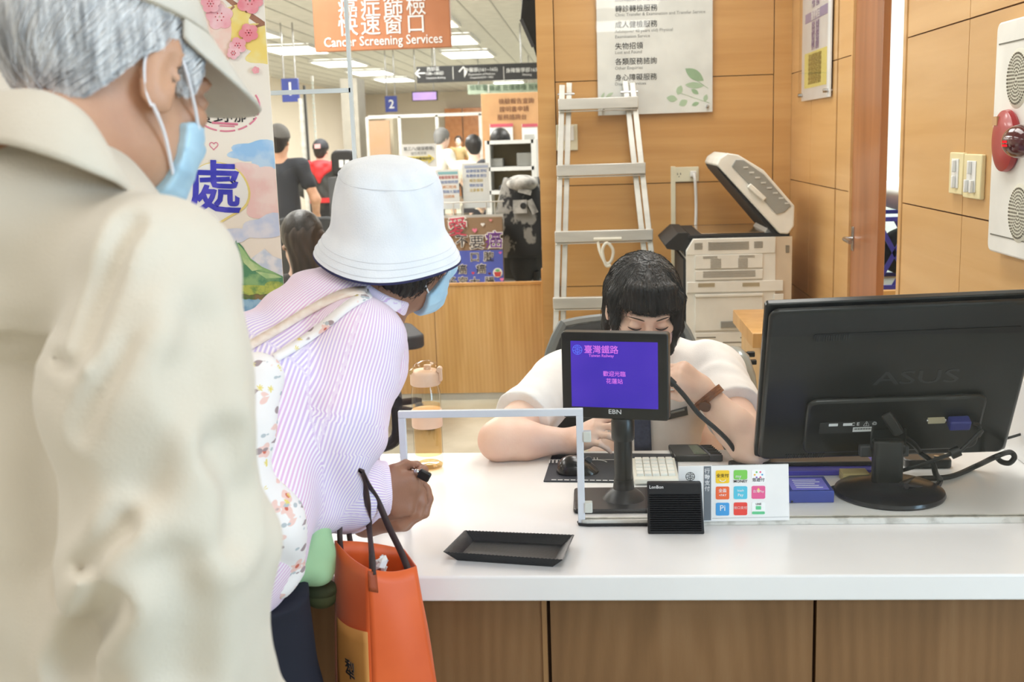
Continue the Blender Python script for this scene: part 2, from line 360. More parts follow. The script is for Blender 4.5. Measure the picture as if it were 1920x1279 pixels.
for z_ in (at(1096, 818, GY)[2], .746): obj('clip', MB().b(xr + .004, xr + .02, GY - .008, GY + .008, z_ - .0105, z_ + .0105), mat('clear_clip', (216, 218, 208), .3), gs, bevel=.002)
# ================================================================== clerk's side: wall and big furniture
def rect_mb(px0, py0, px1, py1, Y, d=.006, k=None):
    a = at(px0, (py0 + py1) / 2, Y); b = at(px1, (py0 + py1) / 2, Y); c = at((px0 + px1) / 2, py0, Y); e = at((px0 + px1) / 2, py1, Y)
    return (k or MB()).b(a[0], b[0], Y - d, Y, e[2], c[2])
# step ladder leaning on the wall
def ext(a, b, z):
    a = np.array(a); b = np.array(b); return a + (b - a) * ((z - a[2]) / (b[2] - a[2]))
ld = thing('step_ladder', 'folded aluminium step ladder leaning against the wood panelled wall', 'ladder', (.1, 5.2, 0))
LT, LB = at(1062, 160, 5.43), at(1050, 610, 5.22); RT, RB = at(1178, 156, 5.43), at(1214, 480, 5.28)
Lr, Rr = (np.array(LT), ext(LT, LB, .02)), (np.array(RT), ext(RT, RB, .02))
for (T, B), s in ((Lr, 1), (Rr, -1)):
    for off, dy in ((-.019 * s, -.012), (.014 * s, .012)):
        o = np.array([off, dy, 0]); obj('rail', MB().beam(B + o, T + o + (0, 0, .01 * (dy > 0)), .026, .024, (0, 1, 0)), M_ALU, ld, bevel=.002)
    obj('foot', MB().box(B + (0, 0, .0), (.07, .07, .04)), M_BLACKM, ld, bevel=.004)
def lerp_at(T, B, z): return B + (T - B) * ((z - B[2]) / (T[2] - B[2]))
zr = [at(1120, y, 5.38)[2] for y in (194, 317, 438)]; dz = zr[1] - zr[2]
zr += [zr[2] - dz * i for i in (1, 2, 3)]
for z in zr:
    if z < .1: continue
    a, b = lerp_at(*Lr, z), lerp_at(*Rr, z)
    k = MB().b(a[0] - .035, b[0] + .035, a[1] - .055, a[1] - .022, z - .026, z + .026).b(a[0] - .03, b[0] + .03, a[1] - .05, a[1] + .02, z - .036, z - .03)
    obj('tread', k, M_ALU, ld, bevel=.003)
for T, s in ((Lr, 1), (Rr, -1)):
    q = lerp_at(*T, zr[0] + .05); obj('hinge_bolt', MB().lathe([(.006, -.04), (.006, .04)], q, 10, 'x'), M_STEEL, ld)
c = at(1133, 452, 5.25); z0 = c[2]
loop = smooth([(c[0] - .03, c[1] - .03, z0), (c[0] - .02, c[1] - .04, z0 - .05), (c[0] + .005, c[1] - .04, z0 - .10), (c[0] + .03, c[1] - .04, z0 - .09), (c[0] + .04, c[1] - .04, z0 - .04), (c[0] + .012, c[1] - .045, z0 - .005),
               (c[0] - .01, c[1] - .045, z0 - .04), (c[0] + .005, c[1] - .045, z0 - .11), (c[0] + .028, c[1] - .04, z0 - .11)], 5)
tag(obj('rope', MB().tube(loop, .007, 8).tube([(c[0] - .05, c[1] - .035, z0 + .012), (c[0] + .08, c[1] - .035, z0 + .012)], .008, 8), mat('white_rope', (232, 228, 214), .8)), 'short white rope tied in a loop on a ladder tread', 'rope')

# information board on the back wall
YB = 5.47
bd = thing('information_board', 'white service list board with green leaf print above the ladder', 'sign', (at(1228, 212, YB)[0], 5.5, at(1228, 212, YB)[2]))
bx0, bx1, bz0 = at(1120, 120, YB)[0], at(1336, 120, YB)[0], at(1230, 213, YB)[2]
obj('board', MB().b(bx0, bx1, YB, YB + .008, bz0, bz0 + .78), mat('board_white', (247, 247, 243), .35), bd)
k = MB().b(bx0 - .004, bx1 + .004, YB - .01, YB - .006, bz0 - .004, bz0 + .784); obj('acrylic_cover', k, M_ACRYL, bd, ang=0)
for dx, dz in ((.025, .025), (bx1 - bx0 - .025, .025)):
    obj('standoff', MB().lathe([(.008, -.022), (.008, .012), (.006, .014), (0, .0145)], (bx0 + dx, YB, bz0 + dz), 14, 'y'), M_STEEL, bd)
for y, s, big in ((18, '轉診轉檢服務', 1), (28.5, 'Clinic Transfer & Examination and Transfer Service', 0), (48, '成人健檢服務', 1), (59.5, 'Adult(over 40 years old) Physical', 0), (69.5, 'Examination Service', 0),
                  (88, '失物招領', 1), (99, 'Lost and Found', 0), (117, '各類服務諮詢', 1), (128.5, 'Other Enquiries', 0), (147, '身心障礙服務', 1), (158, 'Disability Services', 0), (1, 'Information Of Ward Patient', 0), (-12, '住院病患查詢', 1)):
    p = at(1153, y, YB)
    text(s, .0335 if big else .0205, (p[0], YB - .001, p[2]), M_INK if big else M_GREYINK, bd, align='LEFT', bold=.003 if big else 0)
lg = [mat('leaf_print_%d' % i, c, .6) for i, c in enumerate(((168, 198, 160), (190, 214, 182), (206, 224, 196)))]
def leaf(cx, cy, L, W, a): 
    out = []
    for i in range(17):
        t = i / 16 * 2 - 1; out.append((t, (1 - t * t) * .8 + 0))
    pts = [(t * L / 2, h * W / 2) for t, h in out] + [(t * L / 2, -h * W / 2) for t, h in out[::-1][1:-1]]
    ca, sa = math.cos(a), math.sin(a); return [(cx + x * ca - y * sa, cy + x * sa + y * ca) for x, y in pts]
for i, (x, y, L, W, a) in enumerate(((1302, 140, 40, 22, -.6), (1302, 160, 34, 14, -.1), (1274, 169, 18, 14, 1.2), (1303, 172, 16, 10, -.6), (1260, 185, 20, 15, -.2), (1281, 193, 17, 15, .5), (1304, 195, 14, 9, .3), (1323, 184, 14, 10, 1.3), (1130, 180, 14, 6, 1.1), (1143, 178, 16, 7, .5), (1136, 190, 14, 6, -.5))):
    p = at(x, y, YB); s = YB / FPX
    obj('leaf_print', MB().prism(leaf(p[0], p[2], L * s, W * s, a), YB - .0014, YB - .0004), lg[0 if i < 8 and i % 3 == 0 else 1 if i < 8 else 2], bd)
k = MB().tube([at(1328, 166, YB - .001), at(1300, 146, YB - .001)], .0012, 5).tube([at(1330, 193, YB - .001), at(1300, 183, YB - .001), at(1268, 172, YB - .001)], .001, 5)
obj('stem_print', k, lg[0], bd)

# outlets and conduit
def plate(name, label, cat, cx, cz, w_, h, parts, col=None):
    t = thing(name, label, cat, (cx, 5.5, cz)); obj('cover', MB().b(cx - w_ / 2, cx + w_ / 2, 5.487, 5.5, cz - h / 2, cz + h / 2), col or M_IVORY, t, bevel=.003); return t
M_IVORY = mat('ivory_plastic', (232, 226, 200), .4)
p = at(1284, 327, 5.49); so = plate('wall_socket', 'ivory double socket with a white plug, left of the open copier lid', 'socket', p[0], p[2], .135, .072, 0)
for dx in (-.028,):
    k = MB()
    for sx in (-.007, .007): k.b(p[0] + dx + sx - .0015, p[0] + dx + sx + .0015, 5.485, 5.4875, p[2] - .002, p[2] + .008)
    k.lathe([(.0025, 0), (.0025, .002)], (p[0] + dx, 5.4875, p[2] - .010), 8, 'y'); obj('slots', k, M_BLACKM, so)
q = at(1300, 326, 5.47)
pc = thing('power_cord', 'white cord hanging from the wall socket down to the copier', 'cord', (q[0], 5.48, q[2] - .3))
obj('plug', MB().box((q[0], 5.475, q[2]), (.03, .024, .028)), M_WHITE, pc, bevel=.004)
obj('cable', MB().tube(smooth([(q[0], 5.46, q[2]), (q[0] + .006, 5.445, q[2] - .03), (q[0] + .012, 5.46, q[2] - .15), at(1304, 434, 5.45), at(1304, 470, 5.44)], 6), .0075, 8), M_WHITE, pc)
a = at(1262, 312, 5.49); tag(obj('cable_conduit', MB().b(a[0] - .011, a[0] + .011, 5.485, 5.5, .1, a[2]), M_IVORY, bevel=.002), 'thin ivory cable conduit running down the wall beside the white plug', 'conduit')
p = at(1063, 258, 5.49); so = plate('wall_switch', 'ivory wall plate half hidden behind the left ladder rail', 'switch', p[0], p[2], .105, .125, 0)
obj('rocker', MB().box((p[0] + .005, 5.484, p[2] + .02), (.06, .01, .07)), M_WHITE, so, bevel=.002)

# photocopier
YC = 4.80
M_COP = mat('copier_white', (234, 232, 224), .45); M_COPB = mat('copier_beige', (214, 196, 172), .45); M_COPG = mat('copier_grey', (150, 150, 144), .4); M_SLOT = mat('slot_shadow', (120, 116, 104), .7)
cx0, cx1, ct_ = at(1287, 560, YC)[0], at(1484, 560, YC)[0], at(1380, 446, YC)[2]
xm = at(1440, 560, YC)[0] + .03
cp = thing('photocopier', 'large white photocopier with its lid open against the back wall', 'copier', ((cx0 + cx1) / 2, 5.1, 0))
k = MB().b(cx0, xm, YC, 5.38, .06, ct_ - .07); k.cur = 1; k.b(xm, cx1, YC + .004, 5.38, .06, ct_); k.cur = 2; k.b(cx0 + .02, cx1 - .02, YC + .02, 5.36, 0, .06)
obj('body', k, [M_COP, M_COPB, M_BLACKM], cp)
k = MB().prism([(cx0, ct_ - .07), (xm, ct_ - .07), (xm, ct_), (cx0 + .03, ct_), (cx0, ct_ - .05)], YC - .004, 5.38); obj('scanner_unit', k, M_COP, cp, bevel=.003)
k = MB().b(cx0 + .01, cx1 - .01, YC + .01, 5.36, ct_, ct_ + .014); k.cur = 1; k.b(cx0 + .07, cx1 - .09, YC + .06, 5.3, ct_ + .014, ct_ + .017)
obj('platen', k, [M_BLACKM, mat('platen_glass', (150, 120, 84), .1)], cp, bevel=.002)
a = [at(*q, YC) for q in ((1303, 447), (1290, 437), (1272, 437), (1247, 460), (1251, 468), (1282, 472), (1286, 484))]
obj('control_panel', MB().prism([(q[0], q[2]) for q in a][::-1], YC + .02, 5.3), M_BLACKM, cp, bevel=.003)
obj('control_panel_side', MB().b(cx0 - .012, cx0, YC + .02, 5.3, .2, ct_ - .09), M_BLACKM, cp)
for nm, r, m in (('vent_panel', (1303, 477, 1430, 503), M_COP), ('vent_panel', (1303, 506, 1430, 524), M_COP), ('handle_panel', (1288, 527, 1468, 547), M_COP), ('side_door', (1303, 551, 1430, 619), M_COP), ('paper_drawer', (1303, 623, 1430, 650), M_COP), ('paper_drawer', (1303, 653, 1430, 690), M_COP), ('side_column', (1450, 551, 1468, 690), M_COP)):
    obj(nm, rect_mb(*r, YC, .008), m, cp, bevel=.002)
k = MB()
for x0, x1, y0, y1 in ((1302, 1317, 456, 468), (1328, 1404, 454, 468), (1414, 1430, 453, 466)):
    for y in np.arange(y0, y1, 2.6): rect_mb(x0, y, x1, y + .8, YC - .004, .003, k)
for x0, x1, y0, y1 in ((1318, 1345, 481, 485), (1332, 1352, 486, 502), (1386, 1415, 479, 484), (1384, 1402, 485, 501), (1318, 1416, 508, 521)):
    for y in np.arange(y0, y1, 2.6): rect_mb(x0, y, x1, y + .8, YC - .007, .003, k)
for y in np.arange(460, 474, 2.5): rect_mb(1473, y, 1480, y + 1.1, YC + .004, .003, k)
obj('vent_slots', k, M_SLOT, cp, ang=0)
for a_ in ((1309, 531, 1340, 538), (1392, 530, 1424, 537)): obj('grip_recess', rect_mb(*a_, YC - .008, .002), mat('grip_brown', (172, 158, 130), .6), cp)
obj('door_handle', rect_mb(1351, 602, 1383, 614, YC - .008, .008), M_COPG, cp, bevel=.002)
obj('door_ridge', rect_mb(1303, 551, 1430, 556, YC - .008, .008), M_COP, cp, bevel=.002)
k = rect_mb(1306, 632, 1342, 634, YC - .008, .002); rect_mb(1388, 632, 1410, 634, YC - .008, .002, k); rect_mb(1355, 641, 1390, 643, YC - .008, .002, k); obj('drawer_groove', k, M_SLOT, cp)
lidp = [(1478, 439), (1462, 438), (1344, 309), (1349, 297), (1364, 287), (1384, 290), (1432, 319), (1490, 386), (1489, 424)]
P2 = lambda pts, Y: [(at(x, y, Y)[0], at(x, y, Y)[2]) for x, y in pts]
lid = obj('lid', MB().prism(P2(lidp, YC)[::-1], YC - .002, 5.3), M_COP, cp, bevel=.006, seg=3)
obj('document_tray', MB().prism(P2([(1372, 312), (1380, 299), (1394, 300), (1432, 327), (1483, 386), (1470, 398), (1456, 402)], YC)[::-1], YC - .008, YC + .1), M_COPG, lid, bevel=.003)
k = MB()
for t in np.linspace(.1, .9, 8):
    a = np.array((1385, 300)) + t * np.array((97, 84)); rect_mb(a[0] - 1, a[1] - 2 + 6, a[0] + 8, a[1] + 7, YC - .008, .003, k)
obj('tray_rib', k, mat('rib_pale', (206, 206, 200), .4), lid)
obj('lid_handle', MB().beam(at(1404, 347, YC - .014), at(1434, 374, YC - .014), .02, .018, (0, 1, 0)), M_COP, lid, bevel=.004)
obj('lid_pad', MB().prism(P2([(1463, 441), (1345, 312), (1350, 321), (1452, 441)], YC), YC + .02, 5.28), M_BLACKM, lid)
obj('hinge', MB().prism(P2([(1436, 440), (1450, 420), (1470, 436), (1470, 446)], YC)[::-1], YC + .05, 5.2), mat('hinge_grey', (196, 194, 188), .4), cp)

# small wooden cabinet behind the monitor
a, b = at(1408, 640, 3.7), at(1470, 640, 3.7); zt = at(1430, 616, 3.75)[2]
cb = thing('side_cabinet', 'low light wood cabinet half hidden behind the large black monitor', 'cabinet', (.75, 3.9, 0))
obj('carcass', MB().b(a[0] + .035, .93, 3.7, 4.15, 0, zt - .05), M_EDGE, cb); obj('top', MB().b(a[0], .94, 3.66, 4.17, zt - .05, zt), M_EDGE, cb, bevel=.002)
obj('side_panel', MB().b(a[0] + .03, a[0] + .05, 3.69, 4.15, 0, zt - .05), M_PART, cb)
ca = thing('charging_plug', 'small black plugs hanging at the edge of the light wood cabinet', 'plug', at(1410, 680, 3.64))
q = at(1408, 664, 3.64); r = at(1412, 679, 3.64)
obj('plug', MB().box(q, (.025, .02, .018)), M_BLACK, ca, bevel=.003); obj('plug', MB().box(r, (.022, .02, .016)), M_BLACK, ca, bevel=.003)
obj('cable', MB().tube(smooth([q, (q[0] - .03, q[1] - .01, q[2] + .005), (q[0] - .04, q[1], q[2] - .05), (q[0] - .01, q[1], q[2] - .12)], 5), .003, 6), M_BLACK, ca)

# grey rounded machine standing behind the clerk's arm
M_SHELL = mat('grey_shell', (150, 156, 152), .3, col2=(138, 144, 142), coat=.4)
p = at(1374, 700, 3.15); zt = at(1374, 650, 3.15)[2]
gm = thing('floor_machine', "grey rounded plastic machine behind the clerk's raised arm", 'machine', (p[0], 3.15, 0))
obj('shell', MB().lathe([(.0, 0), (.11, 0), (.115, .02), (.11, .4), (.098, zt - .16), (.085, zt - .08), (.06, zt - .025), (.03, zt - .004), (0, zt)], (p[0], 3.15, 0), 32, 'z', .75, 1.1), M_SHELL, gm)
q = at(1357, 664, 3.075); obj('vent', MB().ell(q, (.024, .03, .014)), M_BLACK, gm)
q = at(1384, 693, 3.04); obj('badge', MB().ell(q, (.012, .012, .022)), mat('badge_red', (150, 40, 50), .3), gm)

# office chairs
M_CHAIR = mat('chair_mesh', (56, 58, 60), .75, bump=.3, bscale=300); M_CHF = mat('chair_grey_frame', (112, 116, 116), .4)
def chair(name, label, loc, rz, group=None, cat='office chair', back_h=.5, mb=None):
    t = thing(name, label, cat, (0, 0, 0), group)
    k = MB().prism(rrect(.48, .46, .09), .43, .5, 'z'); obj('seat', k, M_CHAIR, t, world=False, bevel=.015, seg=3)
    def bk(u, v):
        x = (u - .5) * .46 * (1 - .25 * (2 * v - 1) ** 2 * (v > .5)); return (x, .24 + .05 * v - .16 * (2 * u - 1) ** 2 * .5, .55 + back_h * v)
    k = MB().sheet(bk, 14, 12); obj('backrest', k, mb or M_CHAIR, t, world=False, solid=.03, ang=60)
    ed = [bk(u, 0) for u in np.linspace(0, 1, 9)] + [bk(1, v) for v in np.linspace(.1, .9, 8)] + [bk(u, 1) for u in np.linspace(1, 0, 9)] + [bk(0, v) for v in np.linspace(.9, 0, 9)]
    obj('back_frame', MB().tube(ed, .016, 8), M_CHF, t, world=False)
    obj('back_support', MB().tube(smooth([(0, .05, .42), (0, .24, .43), (0, .28, .6)], 5), .022, 8), M_BLACKM, t, world=False)
    for s in (-1, 1):
        obj('armrest', MB().tube(smooth([(s * .22, .1, .46), (s * .29, .08, .5), (s * .29, .02, .66), (s * .29, -.14, .67)], 5), .02, 8), M_BLACKM, t, world=False)
    obj('gas_lift', MB().lathe([(.03, .1), (.03, .28), (.02, .28), (.02, .43)], n=16), M_BLACKM, t, world=False)
    for i in range(5):
        a = 2 * PI * i / 5 + .3; c, s = math.cos(a), math.sin(a)
        ob = obj('base_arm', MB().beam((0, 0, .11), (c * .3, s * .3, .075), .05, .03), M_BLACKM, t, world=False, bevel=.006)
        obj('castor', MB().lathe([(.028, -.02), (.03, -.012), (.03, .012), (.028, .02)], (c * .3, s * .3, .0305), 14, 'y'), M_BLACK, ob, world=False)
    t.location = loc; t.rotation_euler = (0, 0, rz); return t
chair('office_chair', 'dark office chair the seated clerk leans forward from', (.12, 3.02, 0), .15, back_h=.36)
q = at(706, 700, 5.55); chair('office_chair', 'black office chair by the partition, its star base beside the bottle', (q[0], 5.55, 0), 1.9, back_h=.3)
q = at(575, 800, 3.3); chair('office_chair', 'office chair right behind the leaning woman, mostly hidden by her sleeve', (q[0] - .02, 3.35, 0), .2, back_h=.3, mb=mat('chair_taupe', (112, 104, 96), .7))
# ================================================================== right wall fittings
CZ = .7102
yA, yB = onx(1500, 180, XR - .02)[1], onx(1552, 190, XR - .02)[1]
zb = onx(1525, 186, XR - .02)[2]
nb = thing('notice_board', 'narrow white notice with a yellow panel on the far right wall', 'sign', (XR, (yA + yB) / 2, zb))
obj('board', MB().b(XR - .014, XR - .008, yB, yA, zb, zb + .8), mat('notice_white', (234, 236, 238), .35), nb)
obj('acrylic_cover', MB().b(XR - .026, XR - .022, yB - .004, yA + .004, zb - .004, zb + .804), M_ACRYL, nb, ang=0)
for yy in (yA - .025, yB + .025): obj('standoff', MB().lathe([(.008, -.014), (.008, .02), (0, .021)], (XR - .014, yy, zb + .025), 12, 'x'), M_STEEL, nb)
yl, yr = yA - .07, yB + .06; zz = lambda y: onx(1525, y, XR - .016)[2]
obj('yellow_panel', MB().b(XR - .0152, XR - .014, yr, yl, zz(163), zz(96)), mat('print_yellow', (238, 226, 130), .6), nb)
obj('purple_banner', MB().b(XR - .0152, XR - .014, yr, yl, zz(38), zz(20)), mat('print_lilac', (150, 146, 190), .6), nb)
text('服務項目', .045, (XR - .016, (yA + yB) / 2, zz(29)), M_WINK, nb, rot=ROTX)
mi = mat('print_indigo', (120, 112, 170), .6)
for y, s in ((8, '門診  住院'), (48, '掛號  批價'), (58, '諮詢  申請'), (68, '轉診  健檢'), (80, '病歷  證明'), (87, '各項  服務')): text(s, .034, (XR - .016, (yA + yB) / 2, zz(y)), mi, nb, rot=ROTX)
for i in range(6): text('請先抽號碼牌依序辦理', .03, (XR - .016, (yA + yB) / 2, zz(107 + i * 9)), mat('print_olive', (150, 140, 60), .6), nb, rot=ROTX, sx=.9)

def switch(px0, py0, px1, py1, label, rk):
    a, b = onx(px0, (py0 + py1) / 2, XR), onx(px1, (py0 + py1) / 2 + 4, XR); z0, z1 = onx(px0, py1, XR)[2], onx(px0, py0, XR)[2]
    t = thing('light_switch', label, 'switch', (XR, (a[1] + b[1]) / 2, (z0 + z1) / 2), 'light switches on the right wall')
    w_ = a[1] - b[1]; h = z1 - z0
    obj('cover', MB().b(XR - .012, XR, b[1], a[1], z0, z1), mat('switch_ivory', (240, 226, 178), .4), t, bevel=.003)
    obj('insert', MB().b(XR - .015, XR - .012, b[1] + w_ * .25, a[1] - w_ * .25, z0 + h * .15, z1 - h * .15), M_WHITE, t, bevel=.001)
    for u, v in rk:
        y = b[1] + w_ * u; z = z0 + h * v; obj('toggle', MB().prism([(y - .006, z - .016), (y + .006, z - .016), (y + .006, z + .016), (y - .006, z + .016)], XR - .024, XR - .015, 'x'), M_WHITE, t, bevel=.002)
switch(1788, 285, 1813, 362, 'left of the two ivory switch plates, with two toggles', ((.45, .68), (.45, .3)))
switch(1815, 288, 1848, 370, 'right of the two ivory switch plates, nearer the red alarm', ((.5, .7), (.66, .28), (.34, .28)))

# alarm panel
yP0, zt, zb = onx(1868, 260, XR - .02)[1], onx(1868, 46, XR - .02)[2], onx(1868, 472, XR - .02)[2]
yP1 = yP0 - .42
al = thing('alarm_panel', 'white alarm panel with two round speaker grilles at the right edge', 'alarm panel', (XR, (yP0 + yP1) / 2, (zt + zb) / 2))
ym, zm = (yP0 + yP1) / 2, (zt + zb) / 2
k = MB().prism(rrect(yP0 - yP1, zt - zb, .02, 5, ym, zm), XR - .03, XR, 'x'); obj('housing', k, mat('alarm_white', (244, 242, 236), .4), al, bevel=.005, seg=3)
for z in (onx(1880, 82, XR - .03)[2], onx(1885, 445, XR - .03)[2]): obj('seam_line', MB().b(XR - .0312, XR - .0298, yP1 + .02, yP0 - .02, z - .0015, z + .0015), M_SLOT, al)
for px, py in ((1907, 147), (1910, 400)):
    c = onx(px, py, XR - .032); g = MB().lathe([(.0, .004), (.05, .004), (.062, .002), (.066, 0)], (XR - .03, c[1], c[2]), 32, 'x', caps=False)
    go = obj('speaker_grille', g, mat('grille_cream', (226, 222, 206), .5), al)
    k = MB()
    for r_ in range(1, 8):
        for i in range(6 * r_):
            a = 2 * PI * i / (6 * r_); y, z = c[1] + r_ * .0078 * math.cos(a), c[2] + r_ * .0078 * math.sin(a); k.prism(disc(.0026, 6, y, z), XR - .0348, XR - .033, 'x')
    obj('perforation', k, mat('perforation_dark', (120, 112, 96), .8), go, ang=0)
c = onx(1893, 264, XR - .03)
b = obj('beacon_base', MB().lathe([(.066, 0), (.07, .006), (.068, .016), (.05, .022), (.03, .024)], (XR - .03, c[1], c[2]), 36, 'x'), mat('alarm_red', (176, 30, 36), .35, coat=.4), al)
lc_ = onx(1912, 265, XR - .055)
obj('beacon_lens', MB().ell(lc_, (.034, .055, .036), 28, 18), mat('lens_maroon', (84, 10, 20), .12, coat=.6), b)
obj('beacon_label', MB().box((XR - .052, c[1] + .03, c[2] + .045), (.006, .03, .02)), mat('label_tan', (206, 160, 110), .6), b)
k = MB()
for i in range(3):
    for j in range(2): k.box((lc_[0] - .033, lc_[1] - .012 + i * .008, lc_[2] - .008 + j * .008), (.003, .005, .005))
obj('beacon_reflex', k, emis('alarm_glow', (255, 30, 40), 1.0), b)

# crate in the side room
p = at(1666, 541, 4.35); zt = p[2]
st = thing('stool', 'light wood stool seen through the narrow door gap, under the blue crate', 'stool', (1.36, 4.5, 0))
obj('top', MB().b(1.06, 1.66, 4.3, 4.75, zt - .03, zt), M_EDGE, st, bevel=.003)
for x in (1.1, 1.62):
    for y in (4.34, 4.71): obj('leg', MB().b(x - .02, x + .02, y - .02, y + .02, 0, zt - .03), M_DARKGREY, st)
cr = thing('plastic_crate', 'blue lattice plastic crate seen through the narrow door gap', 'crate', (1.33, 4.5, zt))
M_CR = mat('crate_blue', (52, 48, 150), .4); zh = zt + .27
k = MB()
for i in range(-3, 9):
    x = 1.1 + i * .07
    for s in (1, -1):
        x0, x1 = (x, x + .14) if s == 1 else (x + .14, x)
        k.beam((x0, 4.33, zt + .01), (x1, 4.33, zh), .018, .006, (0, 1, 0)) if 1.08 <= min(x0, x1) and max(x0, x1) <= 1.6 else None
obj('front_lattice', k, M_CR, cr); k = MB()
for i in range(0, 5):
    y = 4.34 + i * .07
    for s in (1, -1):
        y0, y1 = (y, y + .1) if s == 1 else (y + .1, y)
        for xx in (1.1, 1.58): k.beam((xx, y0, zt + .01), (xx, y1, zh), .018, .006, (1, 0, 0))
obj('side_lattice', k, M_CR, cr)
k = MB()
for z in (zt + .008, zh): k.b(1.085, 1.6, 4.322, 4.338, z - .008, z + .008).b(1.085, 1.1, 4.33, 4.72, z - .008, z + .008).b(1.585, 1.6, 4.33, 4.72, z - .008, z + .008).b(1.085, 1.6, 4.71, 4.725, z - .008, z + .008)
obj('rim', k, M_CR, cr)
tag(obj('white_bundle', MB().ell((1.33, 4.52, zh + .085), (.2, .16, .075), 24, 14), M_PAPER), 'white wrapped bundle lying on top of the blue crate', 'bundle')
tag(obj('black_bag', MB().ell((1.33, 4.53, zt + .125), (.18, .13, .11), 20, 12), M_BLACKM), 'dark bag inside the blue lattice crate', 'bag')

# ================================================================== things on the counter
# large monitor seen from behind
mBL, mBR, mTL = np.array(at(1415, 866, 2.36)), np.array(at(1888, 851, 2.36)), np.array(at(1450, 577, 2.17))
U = mBR - mBL; mw = np.linalg.norm(U); U /= mw; W = mTL - mBL; mh = W @ np.cross(np.cross(U, W) / np.linalg.norm(np.cross(U, W)), U); N = np.cross(U, W); N /= np.linalg.norm(N)
if N[1] > 0: N = -N
V = np.cross(N, U); V = V if V[2] > 0 else -V
ML = lambda u, v, n=0: tuple(mBL + U * u * mw + V * v * mh + N * n)
mo = thing('monitor', 'large black monitor seen from behind on a round base', 'monitor', (mBL[0] + mw / 2, 2.3, CZ))
def mslab(k, u0, u1, v0, v1, n0, n1, r=.012):
    pl = rrect((u1 - u0) * mw, (v1 - v0) * mh, r, 4, (u0 + u1) / 2 * mw, (v0 + v1) / 2 * mh); n = len(pl)
    f = lambda q, nn: tuple(mBL + U * q[0] + V * q[1] + N * nn)
    k.add([f(q, n0) for q in pl] + [f(q, n1) for q in pl], [tuple(range(n))[::-1], tuple(range(n, 2 * n))] + [(i, (i + 1) % n, (i + 1) % n + n, i + n) for i in range(n)]); return k
M_MON = mat('monitor_black', (16, 17, 19), .3, col2=(11, 12, 14), coat=.15)
obj('bezel', mslab(MB(), 0, 1, 0, 1, -.028, -.012, .008), M_MON, mo, bevel=.003)
obj('back_cover', mslab(MB(), .012, .988, .015, .985, -.012, .004, .02), M_MON, mo, bevel=.008, seg=3)
obj('screen', mslab(MB(), .02, .98, .03, .97, -.030, -.028, .004), emis('monitor_glow', (180, 200, 230), .5), mo)
obj('back_bulge', mslab(MB(), .18, .86, .08, .44, .004, .018, .02), M_MON, mo, bevel=.008, seg=3)
k = MB(); mslab(k, .18, .93, .80, .84, .004, .0055, .006); obj('vent_channel', k, M_BLACKM, mo)
k = MB()
for i in range(14): mslab(k, .19 + i * .009, .193 + i * .009, .80, .835, .0055, .007, .0005)
for i in range(16): mslab(k, .12 + i * .01, .124 + i * .01, .03, .055, .004, .006, .0005)
obj('vent_rib', k, mat('rib_black', (40, 41, 44), .4), mo)
lb = obj('rating_label', mslab(MB(), .235, .445, .225, .30, .0182, .0188, .002), mat('label_black', (52, 52, 52), .5), mo)
k = MB(); mslab(k, .27, .305, .275, .292, .0188, .0192, .0005); mslab(k, .325, .36, .275, .292, .0188, .0192, .0005); mslab(k, .365, .437, .232, .262, .0188, .0192, .0005); obj('white_sticker', k, M_PAPER, lb)
k = MB()
for i in range(20): mslab(k, .369 + i * .0034, .3705 + i * .0034 + .0006 * (i % 3), .246, .256, .0192, .0194, .0001)
obj('barcode', k, M_INK, lb, ang=0)
rotm = Matrix((U, V, N)).transposed().to_euler()
text('ASUS', .05, ML(.585, .545, .0042), mat('embossed_grey', (46, 47, 50), .35), mo, rot=tuple(rotm), bold=.004, ext=.0006, sx=1.5)
text('C E  ⚠ ♲', .012, ML(.405, .284, .0192), M_WINK, lb, name='marks', rot=tuple(rotm), ext=.0002)
c = onz(1667, 926, CZ)
base = obj('base', MB().lathe([(.108, 0), (.110, .004), (.108, .010), (.098, .016), (.05, .02), (0, .021)], (c[0], c[1], CZ), 48), M_MON, mo)
nb_ = ML(.52, .16, 0)
obj('neck', MB().prism(rrect(.062, .03, .012, 4, c[0], c[1] + .02), CZ + .015, CZ + .11, 'z').beam((c[0], c[1] + .02, CZ + .09), ML(.52, .2, -.008), .07, .022), M_MON, mo, bevel=.004)
obj('hinge_bracket', MB().box((c[0] + .002, c[1] + .06, CZ + .075), (.10, .02, .024)), M_DARKGREY, mo, bevel=.003)
M_CABLE = mat('black_cable', (22, 22, 24), .45)
port = ML(.675, .30, .019)
k = mslab(MB(), .645, .71, .285, .31, .018, .026, .002); obj('grey_connector', k, mat('port_cream', (196, 188, 160), .4), mo)
for u in (.645, .712): obj('port_screw', MB().ell(ML(u, .297, .022), (.004, .004, .004), 10, 6), M_STEEL, mo)
vg = thing('video_cable', 'black video cable with a blue plug hanging from the monitor back', 'cable', ML(.76, .25, .03))
obj('plug', mslab(MB(), .72, .80, .265, .32, .019, .042, .004), mat('vga_blue', (50, 56, 140), .4), vg, bevel=.003)
q = ML(.81, .29, .03); P = at
obj('cable', MB().tube(smooth([q, ML(.84, .27, .03), ML(.845, .2, .03), (q[0] + .012, 2.26, .83), P(1800, 846, 2.25), P(1782, 852, 2.24), P(1700, 880, 2.24), onz(1640, 893, .722), onz(1560, 915, .715), onz(1500, 935, .715), onz(1482, 940, .7135)], 6), .004, 8), M_CABLE, vg)
obj('ferrite', MB().tube([P(1783, 852, 2.235), P(1799, 845, 2.235)], .011, 12), M_CABLE, vg)
pw = thing('monitor_power_cable', 'thick black power cable curving down from the monitor middle', 'cable', ML(.5, .2, .03))
